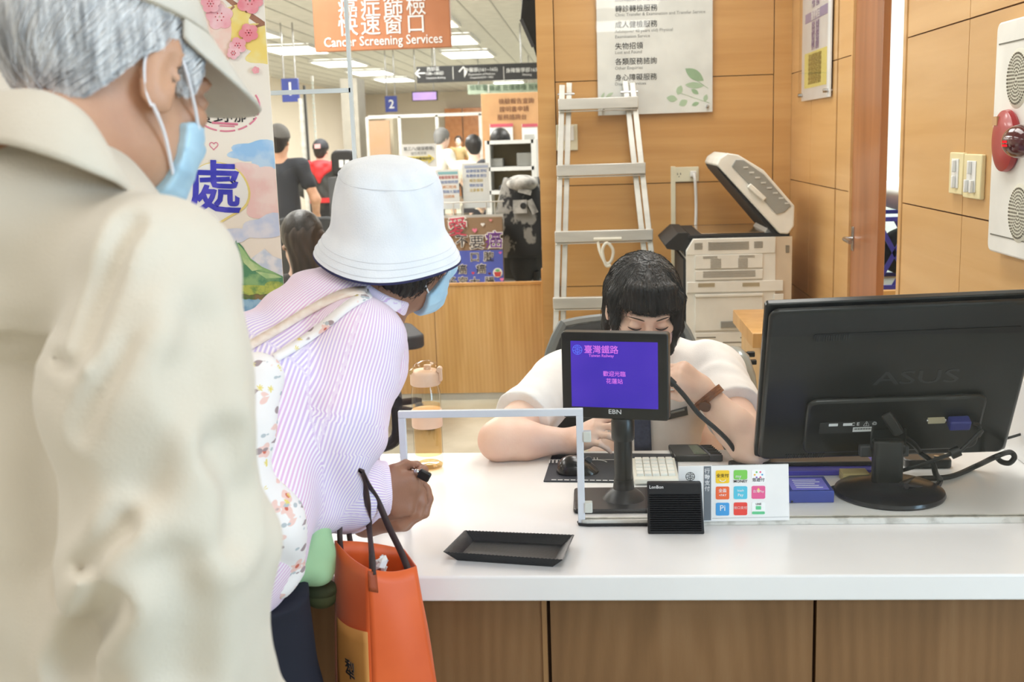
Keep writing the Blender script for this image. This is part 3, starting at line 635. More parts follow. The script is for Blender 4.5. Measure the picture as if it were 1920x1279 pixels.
obj('plug', MB().beam(ML(.485, .34, .012), ML(.535, .25, .038), .026, .022), M_CABLE, pw, bevel=.004)
obj('cable', MB().tube(smooth([ML(.535, .25, .036), ML(.6, .17, .036), ML(.64, .09, .03), P(1748, 868, 2.24), P(1755, 890, 2.25), onz(1763, 900, .718), onz(1750, 915, .715), onz(1700, 912, .737)], 6), .006, 8), M_CABLE, pw)
lc = thing('long_cable', 'long black cable looping across the counter to the right wall', 'cable', onz(1800, 890, .715))
obj('cable', MB().tube(smooth([onz(1690, 908, .736), onz(1720, 898, .72), onz(1780, 894, .715), onz(1830, 874, .72), P(1868, 856, 2.3), P(1893, 848, 2.33), P(1902, 857, 2.33), P(1893, 868, 2.33), P(1878, 866, 2.34), P(1868, 857, 2.36)], 6), .0058, 8), M_CABLE, lc)
tc_ = thing('thin_cable', 'thin black cable crossing behind the right monitor corner', 'cable', P(1850, 825, 2.4))
obj('cable', MB().tube(smooth([P(1820, 828, 2.40), P(1860, 828, 2.42), P(1895, 820, 2.44), P(1940, 806, 2.45)], 6), .003, 6), M_CABLE, tc_)

# small customer display on a pole
dTL, dTR, dBR, dBL = np.array(at(1050.5, 622.5, 2.19)), np.array(at(1253, 626, 2.145)), np.array(at(1253.5, 790, 2.145)), np.array(at(1056.5, 782.5, 2.19))
U = (dTR - dTL + dBR - dBL); U /= np.linalg.norm(U); V = (dTL - dBL + dTR - dBR); V -= U * (V @ U); V /= np.linalg.norm(V); N = np.cross(U, V)
dc = (dTL + dTR + dBL + dBR) / 4; dw = (np.linalg.norm(dTR - dTL) + np.linalg.norm(dBR - dBL)) / 2; dh = (np.linalg.norm(dTL - dBL) + np.linalg.norm(dTR - dBR)) / 2
DL = lambda x, y, n=0: tuple(dc + U * x + V * y + N * n)
def dslab(k, x0, x1, y0, y1, n0, n1, r=.004):
    pl = rrect(x1 - x0, y1 - y0, r, 4, (x0 + x1) / 2, (y0 + y1) / 2); n = len(pl)
    k.add([DL(*q, n0) for q in pl] + [DL(*q, n1) for q in pl], [tuple(range(n))[::-1], tuple(range(n, 2 * n))] + [(i, (i + 1) % n, (i + 1) % n + n, i + n) for i in range(n)]); return k
q = onz(1160, 950, CZ)
ds = thing('customer_display', 'small customer display with a violet screen on a black pole', 'display', (q[0], q[1], CZ))
hw, hh = dw / 2, dh / 2
obj('housing', dslab(MB(), -hw, hw, -hh, hh, -.03, 0, .006), M_BLACK, ds, bevel=.002)
fx = lambda f_: -hw + dw * f_; fy = lambda f_: hh - dh * f_
k = NT('screen_violet'); e = k.n('ShaderNodeEmission'); e.inputs[1].default_value = .85; k.l(e.outputs[0], k.out.inputs[0]); tcx = k.n('ShaderNodeTexCoord'); nz = k.n('ShaderNodeTexNoise'); nz.inputs['Scale'].default_value = 7
k.l(tcx.outputs['Object'], nz.inputs[0]); k.l(k.ramp(nz.outputs['Fac'], [(.3, (62, 42, 176)), (.7, (84, 56, 190))]), e.inputs[0]); M_SCR = k.m
sc_ = obj('screen', dslab(MB(), fx(.09), fx(.905), fy(.865), fy(.10), 0, .0008, .001), M_SCR, ds)
M_PINK = emis('screen_text', (226, 120, 236), .9); M_PBLU = emis('screen_logo', (96, 120, 250), .9)
rd = tuple(Matrix((U, V, N)).transposed().to_euler())
def dt(s, fx_, fy_, size, m, par=sc_, bold=0, sx=1, al='CENTER'): text(s, size, DL(fx(fx_), fy(fy_), .0011), m, par, rot=rd, bold=bold, ext=.0002, sx=sx, align=al)
dt('臺灣鐵路', .38, .2, .0175, M_PINK, bold=.004); dt('Taiwan Railway', .38, .265, .0082, M_PINK, bold=.004)
dt('歡迎光臨', .5, .475, .0115, M_PINK, bold=.004); dt('花蓮站', .5, .56, .0115, M_PINK, bold=.004)
def rail_logo(mk, r, m, par, nm='logo'):
    """ring with a stylised vertical rail sign; mk(x,y)->3d, small offsets along the normal built in"""
    k = MB(); n = 32; w_ = r * .13
    def strip(pts, w__):
        for a, b in zip(pts[:-1], pts[1:]):
            a = np.array(a); b = np.array(b); d = b - a; d = d / (np.linalg.norm(d) or 1); t = np.array([-d[1], d[0]]) * w__ / 2; a = a - d * w__ * .2; b = b + d * w__ * .2
            k.add([mk(*(a - t)), mk(*(b - t)), mk(*(b + t)), mk(*(a + t))], [(0, 1, 2, 3)])
    strip([(r * math.cos(2 * PI * i / n), r * math.sin(2 * PI * i / n)) for i in range(n + 1)], w_)
    strip([(-r * .75, r * .45), (-r * .3, r * .45), (-r * .3, r * .7)], w_); strip([(r * .75, r * .45), (r * .3, r * .45), (r * .3, r * .7)], w_)
    strip([(0, r * .9), (0, -r * .9)], w_ * 1.1); strip([(-r * .55, r * .12), (r * .55, r * .12)], w_)
    strip([(-r * .9, -r * .15), (-r * .35, -r * .15), (-r * .35, -r * .55)], w_); strip([(r * .9, -r * .15), (r * .35, -r * .15), (r * .35, -r * .55)], w_); strip([(-r * .55, -r * .55), (r * .55, -r * .55)], w_)
    return obj(nm, k, m, par, ang=0)
rail_logo(lambda x, y: DL(fx(.155) + x, fy(.20) + y, .0012), .0095, M_PBLU, sc_)
text('EBN', .013, DL(fx(.5), fy(.915), .0006), M_WINK, ds, rot=rd, bold=.004, ext=.0003, sx=1.15)
zc = at(1168, 800, 2.18)[2]; px_, py_ = at(1168, 810, 2.18)[0], 2.185
obj('pole', MB().lathe([(.0185, .02), (.0185, zc - CZ - .02)], (px_, py_, CZ), 24), M_BLACK, ds)
obj('collar', MB().lathe([(.022, -.028), (.0235, -.024), (.0235, .012), (.021, .018)], (px_, py_, zc), 24), M_BLACK, ds)
obj('neck', MB().beam((px_, py_, zc - .02), DL(.01, -hh + .02, -.03), .034, .026), M_BLACK, ds, bevel=.003)
obj('foot_cone', MB().lathe([(.046, .006), (.036, .02), (.022, .03), (.0195, .05)], (px_, py_, CZ), 28), M_BLACK, ds)
a, b, c_ = onz(1082, 967, CZ), onz(1225, 966, CZ), onz(1160, 924, CZ)
obj('base_plate', MB().prism(rrect(.185, .145, .01, 4, px_ - .01, py_), CZ, CZ + .009, 'z'), M_BLACK, ds, bevel=.003)

# black intercom box leaning before the glass
lx = thing('intercom_box', 'black ribbed intercom speaker box standing in front of the glass', 'intercom', onz(1267, 1002, CZ))
a, b = np.array(onz(1215, 1002, CZ)), np.array(onz(1321, 1002, CZ)); tl, tr = np.array(at(1213.5, 906, 2.008)), np.array(at(1315, 904.5, 2.008))
U = (b - a) / np.linalg.norm(b - a); bw = np.linalg.norm(b - a); V = (tl + tr - a - b) / 2; bh = np.linalg.norm(V); V /= bh; N = np.cross(U, V); org = (a + b) / 2
LL = lambda x, y, n=0: tuple(org + U * x + V * y + N * n)
k = MB(); pts = [(-bw / 2, 0), (bw / 2, 0), (bw / 2 * .955, bh), (-bw / 2 * .955, bh)]
k.add([LL(*p, 0) for p in pts] + [LL(*p, -.022) for p in pts], [(0, 1, 2, 3), (7, 6, 5, 4), (0, 4, 5, 1), (1, 5, 6, 2), (2, 6, 7, 3), (3, 7, 4, 0)])
obj('housing', k, M_BLACKM, lx, bevel=.0025)
k = MB()
for i in range(17):
    y = bh * (.06 + .043 * i); x = bw * .45
    k.add([LL(-x, y, 0), LL(x, y, 0), LL(x, y + .0018, .002), LL(-x, y + .0018, .002), LL(x, y + .0026, 0), LL(-x, y + .0026, 0)], [(0, 1, 2, 3), (3, 2, 4, 5)])
obj('grille_rib', k, M_BLACK, lx, ang=0)
text('LonBon', .0085, LL(-bw * .32, bh * .915, .0006), M_WINK, lx, rot=tuple(Matrix((U, V, N)).transposed().to_euler()), bold=.004, ext=.0002)

# payment sign card fixed to the glass
YK = GY - .010
k0 = [at(*q, YK) for q in ((1272, 874), (1478, 869.5), (1480, 975), (1272, 978))]
kc = thing('payment_sign', 'white mobile payment sign card with nine coloured icons', 'sign', at(1376, 977, YK))
kx = lambda x: at(x, 925, YK)[0]; kz = lambda x, y: at(x, y, YK)[2]
obj('card', MB().prism([(q[0], q[2]) for q in k0][::-1], YK - .002, YK), M_PAPER, kc, ang=0)
obj('grey_band', MB().prism([(at(*q, YK)[0], at(*q, YK)[2]) for q in ((1319.5, 874), (1333, 873.7), (1333, 975), (1319.5, 975.3))][::-1], YK - .0026, YK - .002), mat('band_grey', (120, 126, 132), .6), kc, ang=0)
for i, ch in enumerate('行動支付'):
    p = at(1326, 884 + i * 11, YK - .003); text(ch, .0105, p, M_WINK, kc, bold=.006, ext=.0002)
c = at(1294, 893, YK); rail_logo(lambda x, y: (c[0] + x, YK - .0024, c[2] + y), .0082, M_INK, kc)
k = MB()
for y0 in (872.5, 971.5): a, b = at(1335, y0, YK), at(1478, y0 - 3, YK); k.beam((a[0], YK - .0021, a[2]), (b[0], YK - .0021, b[2]), .0006, .0004, (0, 1, 0))
obj('rule_line', k, M_GREYINK, kc)
icons = [[((246, 204, 52), '全支付', (40, 40, 40)), ((128, 206, 92), '', 0), ((250, 250, 250), '悠遊付', (70, 70, 80))], [((240, 108, 62), '全盈\n+PAY', (255, 255, 255)), ((92, 196, 222), 'icash\nPay', (255, 255, 255)), ((230, 100, 150), '台灣Pay', (255, 230, 240))],
         [((74, 160, 222), 'Pi', (255, 255, 255)), ((232, 76, 66), '街口支付', (255, 225, 220)), ((244, 246, 244), 'LINE', (60, 60, 60))]]
for r_ in range(3):
    for c_i in range(3):
        X, Y_ = 1354.5 + c_i * 33.6, 893.5 + r_ * 30.3 - c_i * .6; p = at(X, Y_, YK); s = .0255
        cc, tx, tcl = icons[r_][c_i]
        ic = obj('payment_icon', MB().prism(rrect(s, s * (.72 if (r_, c_i) == (0, 1) else 1), .003, 4, p[0], p[2] + (.0035 if (r_, c_i) == (0, 1) else 0)), YK - .0026, YK - .002), mat('icon_%d%d' % (r_, c_i), cc, .6, col2=cc), kc, ang=0)
        lines = tx.split('\n')
        for li, s_ in enumerate(lines):
            if s_: text(s_, .016 if tx == 'Pi' else .0052 if tx == 'LINE' else .0078 if len(s_) < 4 else .0062, (p[0], YK - .003, p[2] + (.0045 if li == 0 and len(lines) > 1 else -.0045 if li else -.0075 if tx == '悠遊付' else .009 if tx == 'LINE' else .002)), mat('icon_ink_%d%d' % (r_, c_i), tcl, .6), ic, bold=.004, ext=.0002)
        if (r_, c_i) == (0, 0):
            a = [(p[0] + .006 * math.cos(t), YK - .003, p[2] - .004 + .005 * math.sin(t)) for t in np.linspace(PI * 1.1, PI * 1.9, 8)]; obj('smile', MB().tube(a, .0009, 5), M_WINK, ic)
        if (r_, c_i) == (0, 1):
            text('MONEY', .0075, (p[0], YK - .003, p[2] - .0095), M_INK, ic, bold=.004, ext=.0002)
            text('my', .009, (p[0] - .004, YK - .003, p[2] + .0005), M_WINK, ic, ext=.0002)
        if (r_, c_i) == (0, 2):
            for t, cl in zip(range(6), ((80, 170, 220), (236, 90, 130), (120, 200, 110), (250, 190, 60), (140, 110, 200), (236, 90, 130))):
                q = (p[0] + .007 * math.cos(t * 1.05), p[2] + .003 + .006 * math.sin(t * 1.05)); obj('dash', MB().prism(disc(.0018, 8, *q), YK - .003, YK - .0026), mat('dash_%d' % t, cl, .6), ic)
        if (r_, c_i) == (1, 2): obj('petal', MB().prism(leaf(p[0], p[2] + .004, .010, .006, PI / 2), YK - .003, YK - .0026), mat('petal_yellow', (250, 226, 120), .6), ic)
        if (r_, c_i) == (2, 2):
            obj('green_bar', MB().prism(rrect(s * .95, .0055, .002, 3, p[0], p[2] - .0085), YK - .003, YK - .0026), mat('bar_green', (108, 210, 150), .6), ic); obj('green_box', MB().prism(rrect(.010, .007, .001, 3, p[0], p[2] + .0015), YK - .003, YK - .0026), mat('bar_green', (108, 210, 150), .6), ic)

# black tray
ty = thing('money_tray', 'empty black rectangular tray lying on the white counter', 'tray', onz(955, 1025, CZ))
zr_ = CZ + .019
rim = [np.array(onz(*q, zr_)) for q in ((831, 1035), (1056, 1050), (1077, 1003.5), (871, 995))]
cen = sum(rim) / 4
def trq(f_, z): return [(cen + (q - cen) * f_)[:2].tolist() + [z] for q in rim]
def dense(loop, m_=64, ser=0):
    out = []
    for i in range(4):
        a, b = np.array(loop[i]), np.array(loop[(i + 1) % 4])
        for j in range(m_):
            t = j / m_; p = a + (b - a) * t
            if ser and j % 2: p[2] += ser
            out.append(p)
    return out
loops = [dense(trq(.80, CZ + .0)), dense(trq(.985, zr_ - .001)), dense(trq(1.0, zr_), ser=.0010), dense(trq(.965, zr_)), dense(trq(.80, CZ + .004)), ]
k = MB(); n = len(loops[0]); vs = [p for lp in loops for p in lp]
fs = [(i * n + j, i * n + (j + 1) % n, (i + 1) * n + (j + 1) % n, (i + 1) * n + j) for i in range(4) for j in range(n)] + [tuple(range(4 * n, 5 * n)), tuple(range(n))[::-1]]
k.add(vs, fs); obj('tray', k, mat('tray_black', (30, 33, 35), .42, col2=(22, 24, 26), bump=.15, bscale=200), ty, ang=40)

# drink bottle
bc = onz(805, 876, CZ); s = .0335
bt = thing('drink_bottle', 'peach lidded drink bottle standing on the counter behind the glass', 'bottle', bc)
zf = lambda y: at(803, y, bc[1])[2] - CZ
H = zf(679)
M_BOT = glass('bottle_clear', (.955, .925, .85), 1.6); M_TEA = glass('tea_amber', (.985, .86, .66), 1.01); M_PEACH = mat('peach_plastic', (240, 202, 176), .4, sheen=.2)
obj('body', MB().lathe([(0, .002), (.029, 0), (.0335, .006), (.0335, zf(735)), (.030, zf(722)), (.030, zf(715))], bc, 36, caps=False), M_BOT, bt)
obj('base_ring', MB().lathe([(0, .003), (.0305, .003), (.0318, .008), (.024, .013), (0, .012)], bc, 36), glass('base_amber', (.92, .80, .56), 1.6), bt)
obj('tea', MB().lathe([(0, zf(850)), (.031, zf(850)), (.031, zf(758)), (0, zf(758))], bc, 36), M_TEA, bt)
obj('sleeve_band', MB().lathe([(.0345, zf(799)), (.0355, zf(797)), (.0355, zf(769)), (.0345, zf(767))], bc, 36), M_PEACH, bt)
obj('lid', MB().lathe([(.0325, zf(721)), (.0345, zf(719)), (.0345, zf(700)), (.033, zf(697)), (.026, zf(693)), (0, zf(692))], bc, 36), M_PEACH, bt)
obj('spout', MB().lathe([(.009, zf(694)), (.008, zf(684)), (0, zf(683))], (bc[0] + .006, bc[1], CZ), 16), M_PEACH, bt)
k = MB().ell((bc[0] + .002, bc[1], CZ + zf(692)), (.031, .028, .020), 24, 14); obj('dome_cap', k, glass('dome_clear', (.97, .93, .86), 1.5), bt)
k = MB().box((bc[0] + .036, bc[1] - .004, CZ + zf(702)), (.007, .016, .03)); obj('clasp', k, M_PEACH, bt, bevel=.002)
obj('clasp_hinge', MB().lathe([(.006, -.01), (.006, .01)], (bc[0] + .034, bc[1] - .004, CZ + zf(692)), 12, 'y'), M_PEACH, bt)
obj('cap_hinge', MB().lathe([(.005, -.012), (.005, .012)], (bc[0] - .03, bc[1] - .006, CZ + zf(695)), 12, 'y'), mat('hinge_amber', (196, 160, 100), .3), bt)

# desk mat, mouse, keypad, small electronics
q = [onz(*p, CZ) for p in ((1019, 904), (1272, 907), (1270, 853), (1036, 851))]
dm = thing('desk_mat', 'dark printed desk mat lying under the black mouse', 'mat', ((q[0][0] + q[1][0]) / 2, q[0][1], CZ))
obj('mat', MB().prism([(a[0], a[1]) for a in q], CZ, CZ + .003, 'z'), mat('mat_dark', (44, 48, 58), .6), dm, bevel=.001)
MP = lambda x, y: onz(x, y, CZ + .0036)
k = MB().beam(MP(1050, 862), MP(1262, 862), .003, .0004)
for x0 in (1110, 1195, 1238):
    k.beam(MP(x0 + 4, 862), MP(x0 + 4, 858), .002, .0004).beam(MP(x0 + 10, 862), MP(x0 + 10, 858), .002, .0004)
    pts = [MP(x0 - 14 + i * 3.2, 866.5 - 4 * math.cos((i / 13 - .5) * PI) ** .5 if 0 < i < 13 else 866.5) for i in range(14)]
    for a, b in zip(pts[:-1], pts[1:]): k.beam(a, b, .003, .0004)
for i in range(7): k.beam(MP(1030 + i * 7, 868), MP(1031 + i * 7, 862), .003, .0004); k.beam(MP(1030 + i * 7, 862), MP(1035 + i * 7, 862), .002, .0004); k.beam(MP(1036 + i * 7, 868), MP(1036 + i * 7, 862), .003, .0004)
for i in range(11): k.beam(MP(1034 + i * 12, 899.6 + i * .15), MP(1043 + i * 12, 899.8 + i * .15), .004, .0004)
obj('print', k, M_WINK, dm)
m = onz(1083, 892, CZ + .003)
ms = thing('computer_mouse', 'black computer mouse on the dark desk mat', 'mouse', (m[0], m[1] + .02, CZ + .003))
k = MB()
def mfn(u, v):
    t = (u - .5) * 2; a = PI * v; x = .033 * math.cos(a); z = math.sin(a) * .036 * (1 - .3 * t - .55 * t * t)
    sc2 = math.sqrt(max(0, 1 - t ** 4)); return (m[0] + (t * .048), m[1] + .03 + x * sc2, CZ + .003 + max(0, z) * sc2 ** .6)
obj('shell', k.sheet(mfn, 20, 16), mat('mouse_black', (20, 20, 24), .25, coat=.3), ms, ang=60)
obj('wheel', MB().lathe([(.008, -.003), (.008, .003)], (m[0] + .025, m[1] + .03, CZ + .03), 14, 'y'), M_DARKGREY, ms)
kp = onz(1191, 900, CZ)
kb = thing('numeric_keypad', 'white numeric keypad beside the display pole', 'keypad', (kp[0] + .05, kp[1] + .05, CZ))
x0, x1 = onz(1188, 897, CZ + .012)[0], onz(1272, 893, CZ + .012)[0]; y0, y1 = onz(1230, 899, CZ + .014)[1], onz(1230, 866, CZ + .014)[1]
M_KEY = mat('keyboard_cream', (238, 234, 222), .5)
obj('case', MB().prism([(y0, CZ + .003), (y1, CZ + .003), (y1, CZ + .024), (y0, CZ + .014)], x0, x1, 'x'), M_KEY, kb, bevel=.003)
k = MB()
for i in range(5):
    for j in range(5):
        a = x0 + .006 + i * (x1 - x0 - .012) / 5; b = y0 + .018 + j * (y1 - y0 - .024) / 5; zk = CZ + .014 + (b - y0) / (y1 - y0) * .01
        k.b(a + .001, a + (x1 - x0 - .012) / 5 - .001, b + .001, b + (y1 - y0 - .024) / 5 - .0015, zk - .002, zk + .006)
obj('keys', k, mat('key_white', (246, 244, 236), .5), kb, bevel=.001, seg=1)
p = onz(1300, 866, CZ); q = onz(1280, 838, CZ + .02)
ph = thing('card_reader', 'flat black device with a glossy top beside the white keypad', 'device', (p[0], p[1] + .04, CZ))
k = MB().prism([(p[0] - .042, p[1]), (p[0] + .044, p[1]), (p[0] + .022, p[1] + .10), (p[0] - .05, p[1] + .10)], CZ, CZ + .014, 'z'); obj('case', k, M_BLACK, ph, bevel=.003)
k = MB().prism([(p[0] + .003, p[1] + .012), (p[0] + .034, p[1] + .012), (p[0] + .017, p[1] + .088), (p[0] - .004, p[1] + .088)], CZ + .0142, CZ + .0148, 'z'); obj('screen', k, mat('dark_screen', (88, 98, 84), .12), ph)
p = onz(1343, 866, CZ)
rb = thing('ribbed_gadget', 'small dark ribbed gadget beside the flat black device', 'device', (p[0], p[1] + .04, CZ))
obj('case', MB().prism([(p[0] - .014, p[1]), (p[0] + .016, p[1]), (p[0] - .005, p[1] + .09), (p[0] - .03, p[1] + .09)], CZ, CZ + .016, 'z'), mat('gadget_dark', (58, 58, 66), .45), rb, bevel=.003)
k = MB()
for i in range(7): k.beam((p[0] - .012 - i * .0024, p[1] + .01 + i * .0115, CZ + .0165), (p[0] + .013 - i * .0024, p[1] + .01 + i * .0115, CZ + .0165), .003, .002)
obj('rib', k, M_BLACK, rb)
# things under the monitor
p = onz(1520, 945, CZ)
bb = thing('blue_box', 'flat blue box with a pale label, beside the payment sign', 'box', (p[0], p[1] + .05, CZ))
a0, a1 = onz(1440, 944, CZ), onz(1564, 943, CZ); zt = CZ + .025
obj('box', MB().b(a0[0], a1[0], a0[1], a0[1] + .1, CZ, zt), mat('box_blue', (56, 70, 150), .5), bb, bevel=.002)
obj('label', MB().b(a0[0] + .05, a1[0] - .008, a0[1] + .01, a0[1] + .085, zt, zt + .0008), mat('label_lilac', (126, 122, 220), .6), bb)
k = MB()
for i in range(5): k.b(a0[0] + .06, a1[0] - .018 - .006 * (i % 3), a0[1] + .02 + i * .012, a0[1] + .023 + i * .012, zt + .0008, zt + .0012)
obj('print_lines', k, M_WINK, bb)
p0, p1 = onz(1478, 893, CZ), onz(1655, 885, CZ)
kk = thing('keyboard_tray', 'long black keyboard with blue edge under the monitor', 'keyboard', ((p0[0] + p1[0]) / 2, p0[1] + .06, CZ))
obj('tray', MB().b(p0[0] - .06, p1[0], p0[1], p0[1] + .13, CZ, CZ + .012), mat('tray_blue', (62, 56, 170), .4), kk, bevel=.002); obj('keys', MB().b(p0[0] - .05, p1[0] - .02, p0[1] + .03, p0[1] + .125, CZ + .012, CZ + .022), M_BLACK, kk, bevel=.003)
p = onz(1606, 906, CZ)
sn = thing('note_block', 'small stack of yellowish note slips under the monitor', 'note block', (p[0], p[1] + .02, CZ))
obj('paper_stack', MB().box((p[0], p[1] + .022, CZ + .010), (.055, .04, .02)), mat('note_yellow', (214, 196, 140), .7, col2=(170, 150, 96), scale=90, stretch=(.1, .1, 3)), sn, bevel=.001)
p = onz(1735, 872, CZ)
bd_ = thing('black_gadget', 'low black gadget behind the monitor neck', 'device', (p[0], p[1], CZ)); obj('case', MB().prism(rrect(.1, .06, .012, 4, p[0], p[1]), CZ, CZ + .02, 'z'), M_BLACK, bd_, bevel=.004)
obj('button', MB().lathe([(.006, 0), (.006, .004)], (p[0] + .02, p[1] - .01, CZ + .02), 12), M_STEEL, bd_)
# gooseneck microphone
gp = [at(1264, 721, 2.33), at(1283, 742, 2.34), at(1310, 776, 2.35), at(1342, 804, 2.36), at(1366, 828, 2.38), at(1386, 858, 2.40), onz(1393, 868, CZ + .02)]
gk = thing('gooseneck_microphone', "black gooseneck microphone bent up to the clerk's hand", 'microphone', onz(1393, 868, CZ))
obj('gooseneck', MB().tube(smooth(gp, 8), .0052, 10), M_CABLE, gk); obj('capsule', MB().tube([gp[0], (gp[0][0] - .012, gp[0][1], gp[0][2] + .012)], .008, 12), M_BLACKM, gk)
b = gp[-1]; obj('base', MB().prism(rrect(.06, .05, .008, 4, b[0], b[1]), CZ, CZ + .02, 'z'), M_BLACKM, gk, bevel=.004)
# ================================================================== poster on the glass at the left
YP = GY - .012
ps = thing('travel_poster', 'tall pale poster with blossoms, a green mountain and blue characters', 'poster', (at(400, 400, YP)[0], YP, .8))
def pp(pts): return [(at(x, y, YP)[0], at(x, y, YP)[2]) for x, y in pts]
pr = at(516, 300, YP)[0]
obj('sheet', MB().b(pr - .62, pr, YP - .002, YP, .76, 2.1), mat('poster_cream', (250, 240, 226), .55, col2=(246, 232, 214), scale=4), ps)
_lay = [0]
def flat(nm, polys, m, lay=1):
    k = MB()
    for i, p in enumerate(polys): k.prism(pp(p), YP - .002 - .0004 * lay - .00005 * i, YP - .002 - .0004 * (lay - 1))
    return obj(nm, k, m, ps, ang=0)
def blob(cx, cy, rx, ry, seed, n=28, j=.22):
    r_ = random.Random(seed); ph = [r_.uniform(0, 6.28) for _ in range(4)]
    return [(cx + rx * (1 + j * sum(math.sin((i + 2) * 2 * PI * k / n + ph[i]) / (i + 1.5) for i in range(4))) * math.cos(2 * PI * k / n), cy + ry * (1 + j * sum(math.sin((i + 2) * 2 * PI * k / n + ph[i]) / (i + 1.5) for i in range(4))) * math.sin(2 * PI * k / n)) for k in range(n)]
def clip(p): return [(min(x, 496 + .072 * y - 2), y) for x, y in p]
wc = lambda n, c, c2, s=22: mat(n, c, .6, col2=c2, scale=s, lo=.42, hi=.58)
flat('yellow_wash', [clip(blob(485, 70, 46, 30, 3)), clip(blob(500, 105, 34, 18, 4)), clip(blob(440, 40, 36, 30, 5))], wc('wash_yellow', (250, 218, 120), (248, 226, 150)), 1)
flat('pink_wash', [clip(blob(410, 60, 30, 50, 6))], wc('wash_pink', (250, 206, 190), (250, 222, 206)), 2)
br = wc('branch_brown', (142, 92, 70), (176, 124, 98))
k = MB()
for pts, w0, w1 in (([(420, -8), (440, 8), (462, 24), (500, 50)], 8, 12), ([(500, 44), (478, 52), (460, 70), (432, 104)], 6, 2), ([(470, 10), (462, 24)], 4, 4), ([(440, 12), (428, 24)], 4, 3)):
    q = smooth(pts, 5); n = len(q); L, R_ = [], []
    for i, a in enumerate(q):
        d = q[min(i + 1, n - 1)] - q[max(i - 1, 0)]; d /= np.linalg.norm(d); t = np.array([-d[1], d[0]]) * (w0 + (w1 - w0) * i / n) / 2; L.append(tuple(a + t)); R_.append(tuple(a - t))
    k.prism(pp(clip(L + R_[::-1])), YP - .0034 + .0001 * w1, YP - .002)
obj('branch_print', k, br, ps, ang=0)
pk, pk2, pk3 = wc('petal_pink', (246, 170, 178), (250, 204, 206)), wc('petal_rose', (240, 140, 150), (246, 176, 180)), mat('stamen_red', (214, 74, 84), .6)
for bi_, (cx, cy, r, m) in enumerate(((413, 32, 25, pk), (470, 2, 25, pk2), (468, 62, 18, pk2), (448, 86, 16, pk), (440, 100, 12, pk), (482, 132, 7, pk2), (398, 8, 18, pk), (4, 60, 7, pk2))):
    f_ = obj('blossom_print', (lambda k: [k.prism(pp(clip([(cx + r * .55 * math.cos(a) + r * .5 * math.cos(t), cy + r * .55 * math.sin(a) + r * .46 * math.sin(t)) for t in np.linspace(0, 2 * PI, 14)[:-1]])), YP - .0038 - .0001 * i - .0009 * bi_, YP - .0034 - .0009 * bi_) for i, a in enumerate(np.arange(5) * 1.2566 + cx)] and k)(MB()), m, ps, ang=0)
    if r > 10:
        k = MB()
        for i in range(6):
            a = i * 1.05; k.prism(pp(disc(1.3, 6, cx + r * .3 * math.cos(a), cy + r * .3 * math.sin(a))), YP - .0046 - .0009 * bi_, YP - .0040 - .0009 * bi_)
        obj('stamen', k, pk3, f_, ang=0)
s = YP / FPX
p = at(421, 188, YP - .003); text('走到哪', 33 * s, (p[0] - .003, p[1], p[2]), M_INK, ps, bold=.004, ext=.0003)
p = at(423, 217, YP - .003); text('買到哪 !', 33 * s, p, M_INK, ps, bold=.004, ext=.0003)
pr_ = mat('stroke_pink', (236, 140, 160), .6)
k = MB()
for a0, a1 in ((-.5, .35), (.45, .8), (.9, 1.2), (1.3, 1.75), (1.85, 2.6)):
    k.tube([at(424 + 63 * math.cos(t), 200 + 46 * math.sin(t), YP - .0025) for t in np.linspace(a0, a1, 8)], .0016, 5)
k.tube([at(398, 230, YP - .0025), at(446, 233, YP - .0025)], .0022, 5).tube([at(412, 236, YP - .0025), at(440, 237, YP - .0025)], .0012, 5)
obj('speech_ring', k, pr_, ps)
k = MB(); k.tube([at(401 + 8 * 16 / 16 * math.sin(t) ** 3, 273 - 8 / 16 * (13 * math.cos(t) - 5 * math.cos(2 * t) - 2 * math.cos(3 * t) - math.cos(4 * t)), YP - .0025) for t in np.linspace(0, 2 * PI, 20)], .0009, 5); obj('heart_outline', k, pr_, ps)
flat('blue_cloud', [clip(blob(480, 282, 42, 20, 11)), clip(blob(505, 296, 30, 22, 12)), clip(blob(448, 290, 18, 9, 13))], wc('cloud_blue', (158, 200, 238), (196, 220, 242)), 1)
flat('pink_cloud', [clip(blob(478, 345, 50, 40, 14)), clip(blob(500, 385, 40, 32, 15)), clip(blob(450, 320, 30, 18, 16))], wc('cloud_pink', (244, 202, 196), (248, 220, 212)), 2)
flat('pale_cloud', [clip(blob(500, 425, 44, 22, 17)), clip(blob(440, 440, 30, 14, 18))], wc('cloud_pale', (206, 214, 236), (232, 230, 238)), 3)
flat('far_mountain', [clip([(455, 500), (480, 478), (497, 466), (512, 480), (540, 486), (540, 520), (455, 520)])], wc('mount_pale', (206, 216, 230), (238, 236, 236), 40), 2)
flat('mountain_print', [clip([(404, 522), (418, 492), (430, 474), (444, 450), (456, 462), (470, 484), (492, 500), (515, 510), (540, 518), (540, 548), (400, 552), (400, 525)])], wc('mount_green', (92, 148, 108), (150, 190, 128), 34), 3)
flat('mountain_shade', [clip([(404, 522), (418, 492), (430, 474), (444, 450), (447, 470), (440, 492), (452, 512), (436, 534), (402, 548)])], wc('mount_teal', (76, 140, 120), (104, 160, 132), 30), 4)
flat('mountain_light', [clip([(446, 455), (456, 466), (470, 488), (494, 504), (474, 508), (458, 492)]), clip([(480, 508), (515, 514), (530, 520), (500, 522)])], wc('mount_lime', (168, 204, 140), (200, 220, 160), 40), 4)
flat('meadow_print', [clip(blob(465, 545, 66, 12, 21, j=.12)), clip(blob(520, 540, 24, 12, 22))], wc('meadow_yellow', (190, 200, 96), (120, 156, 84), 60), 5)
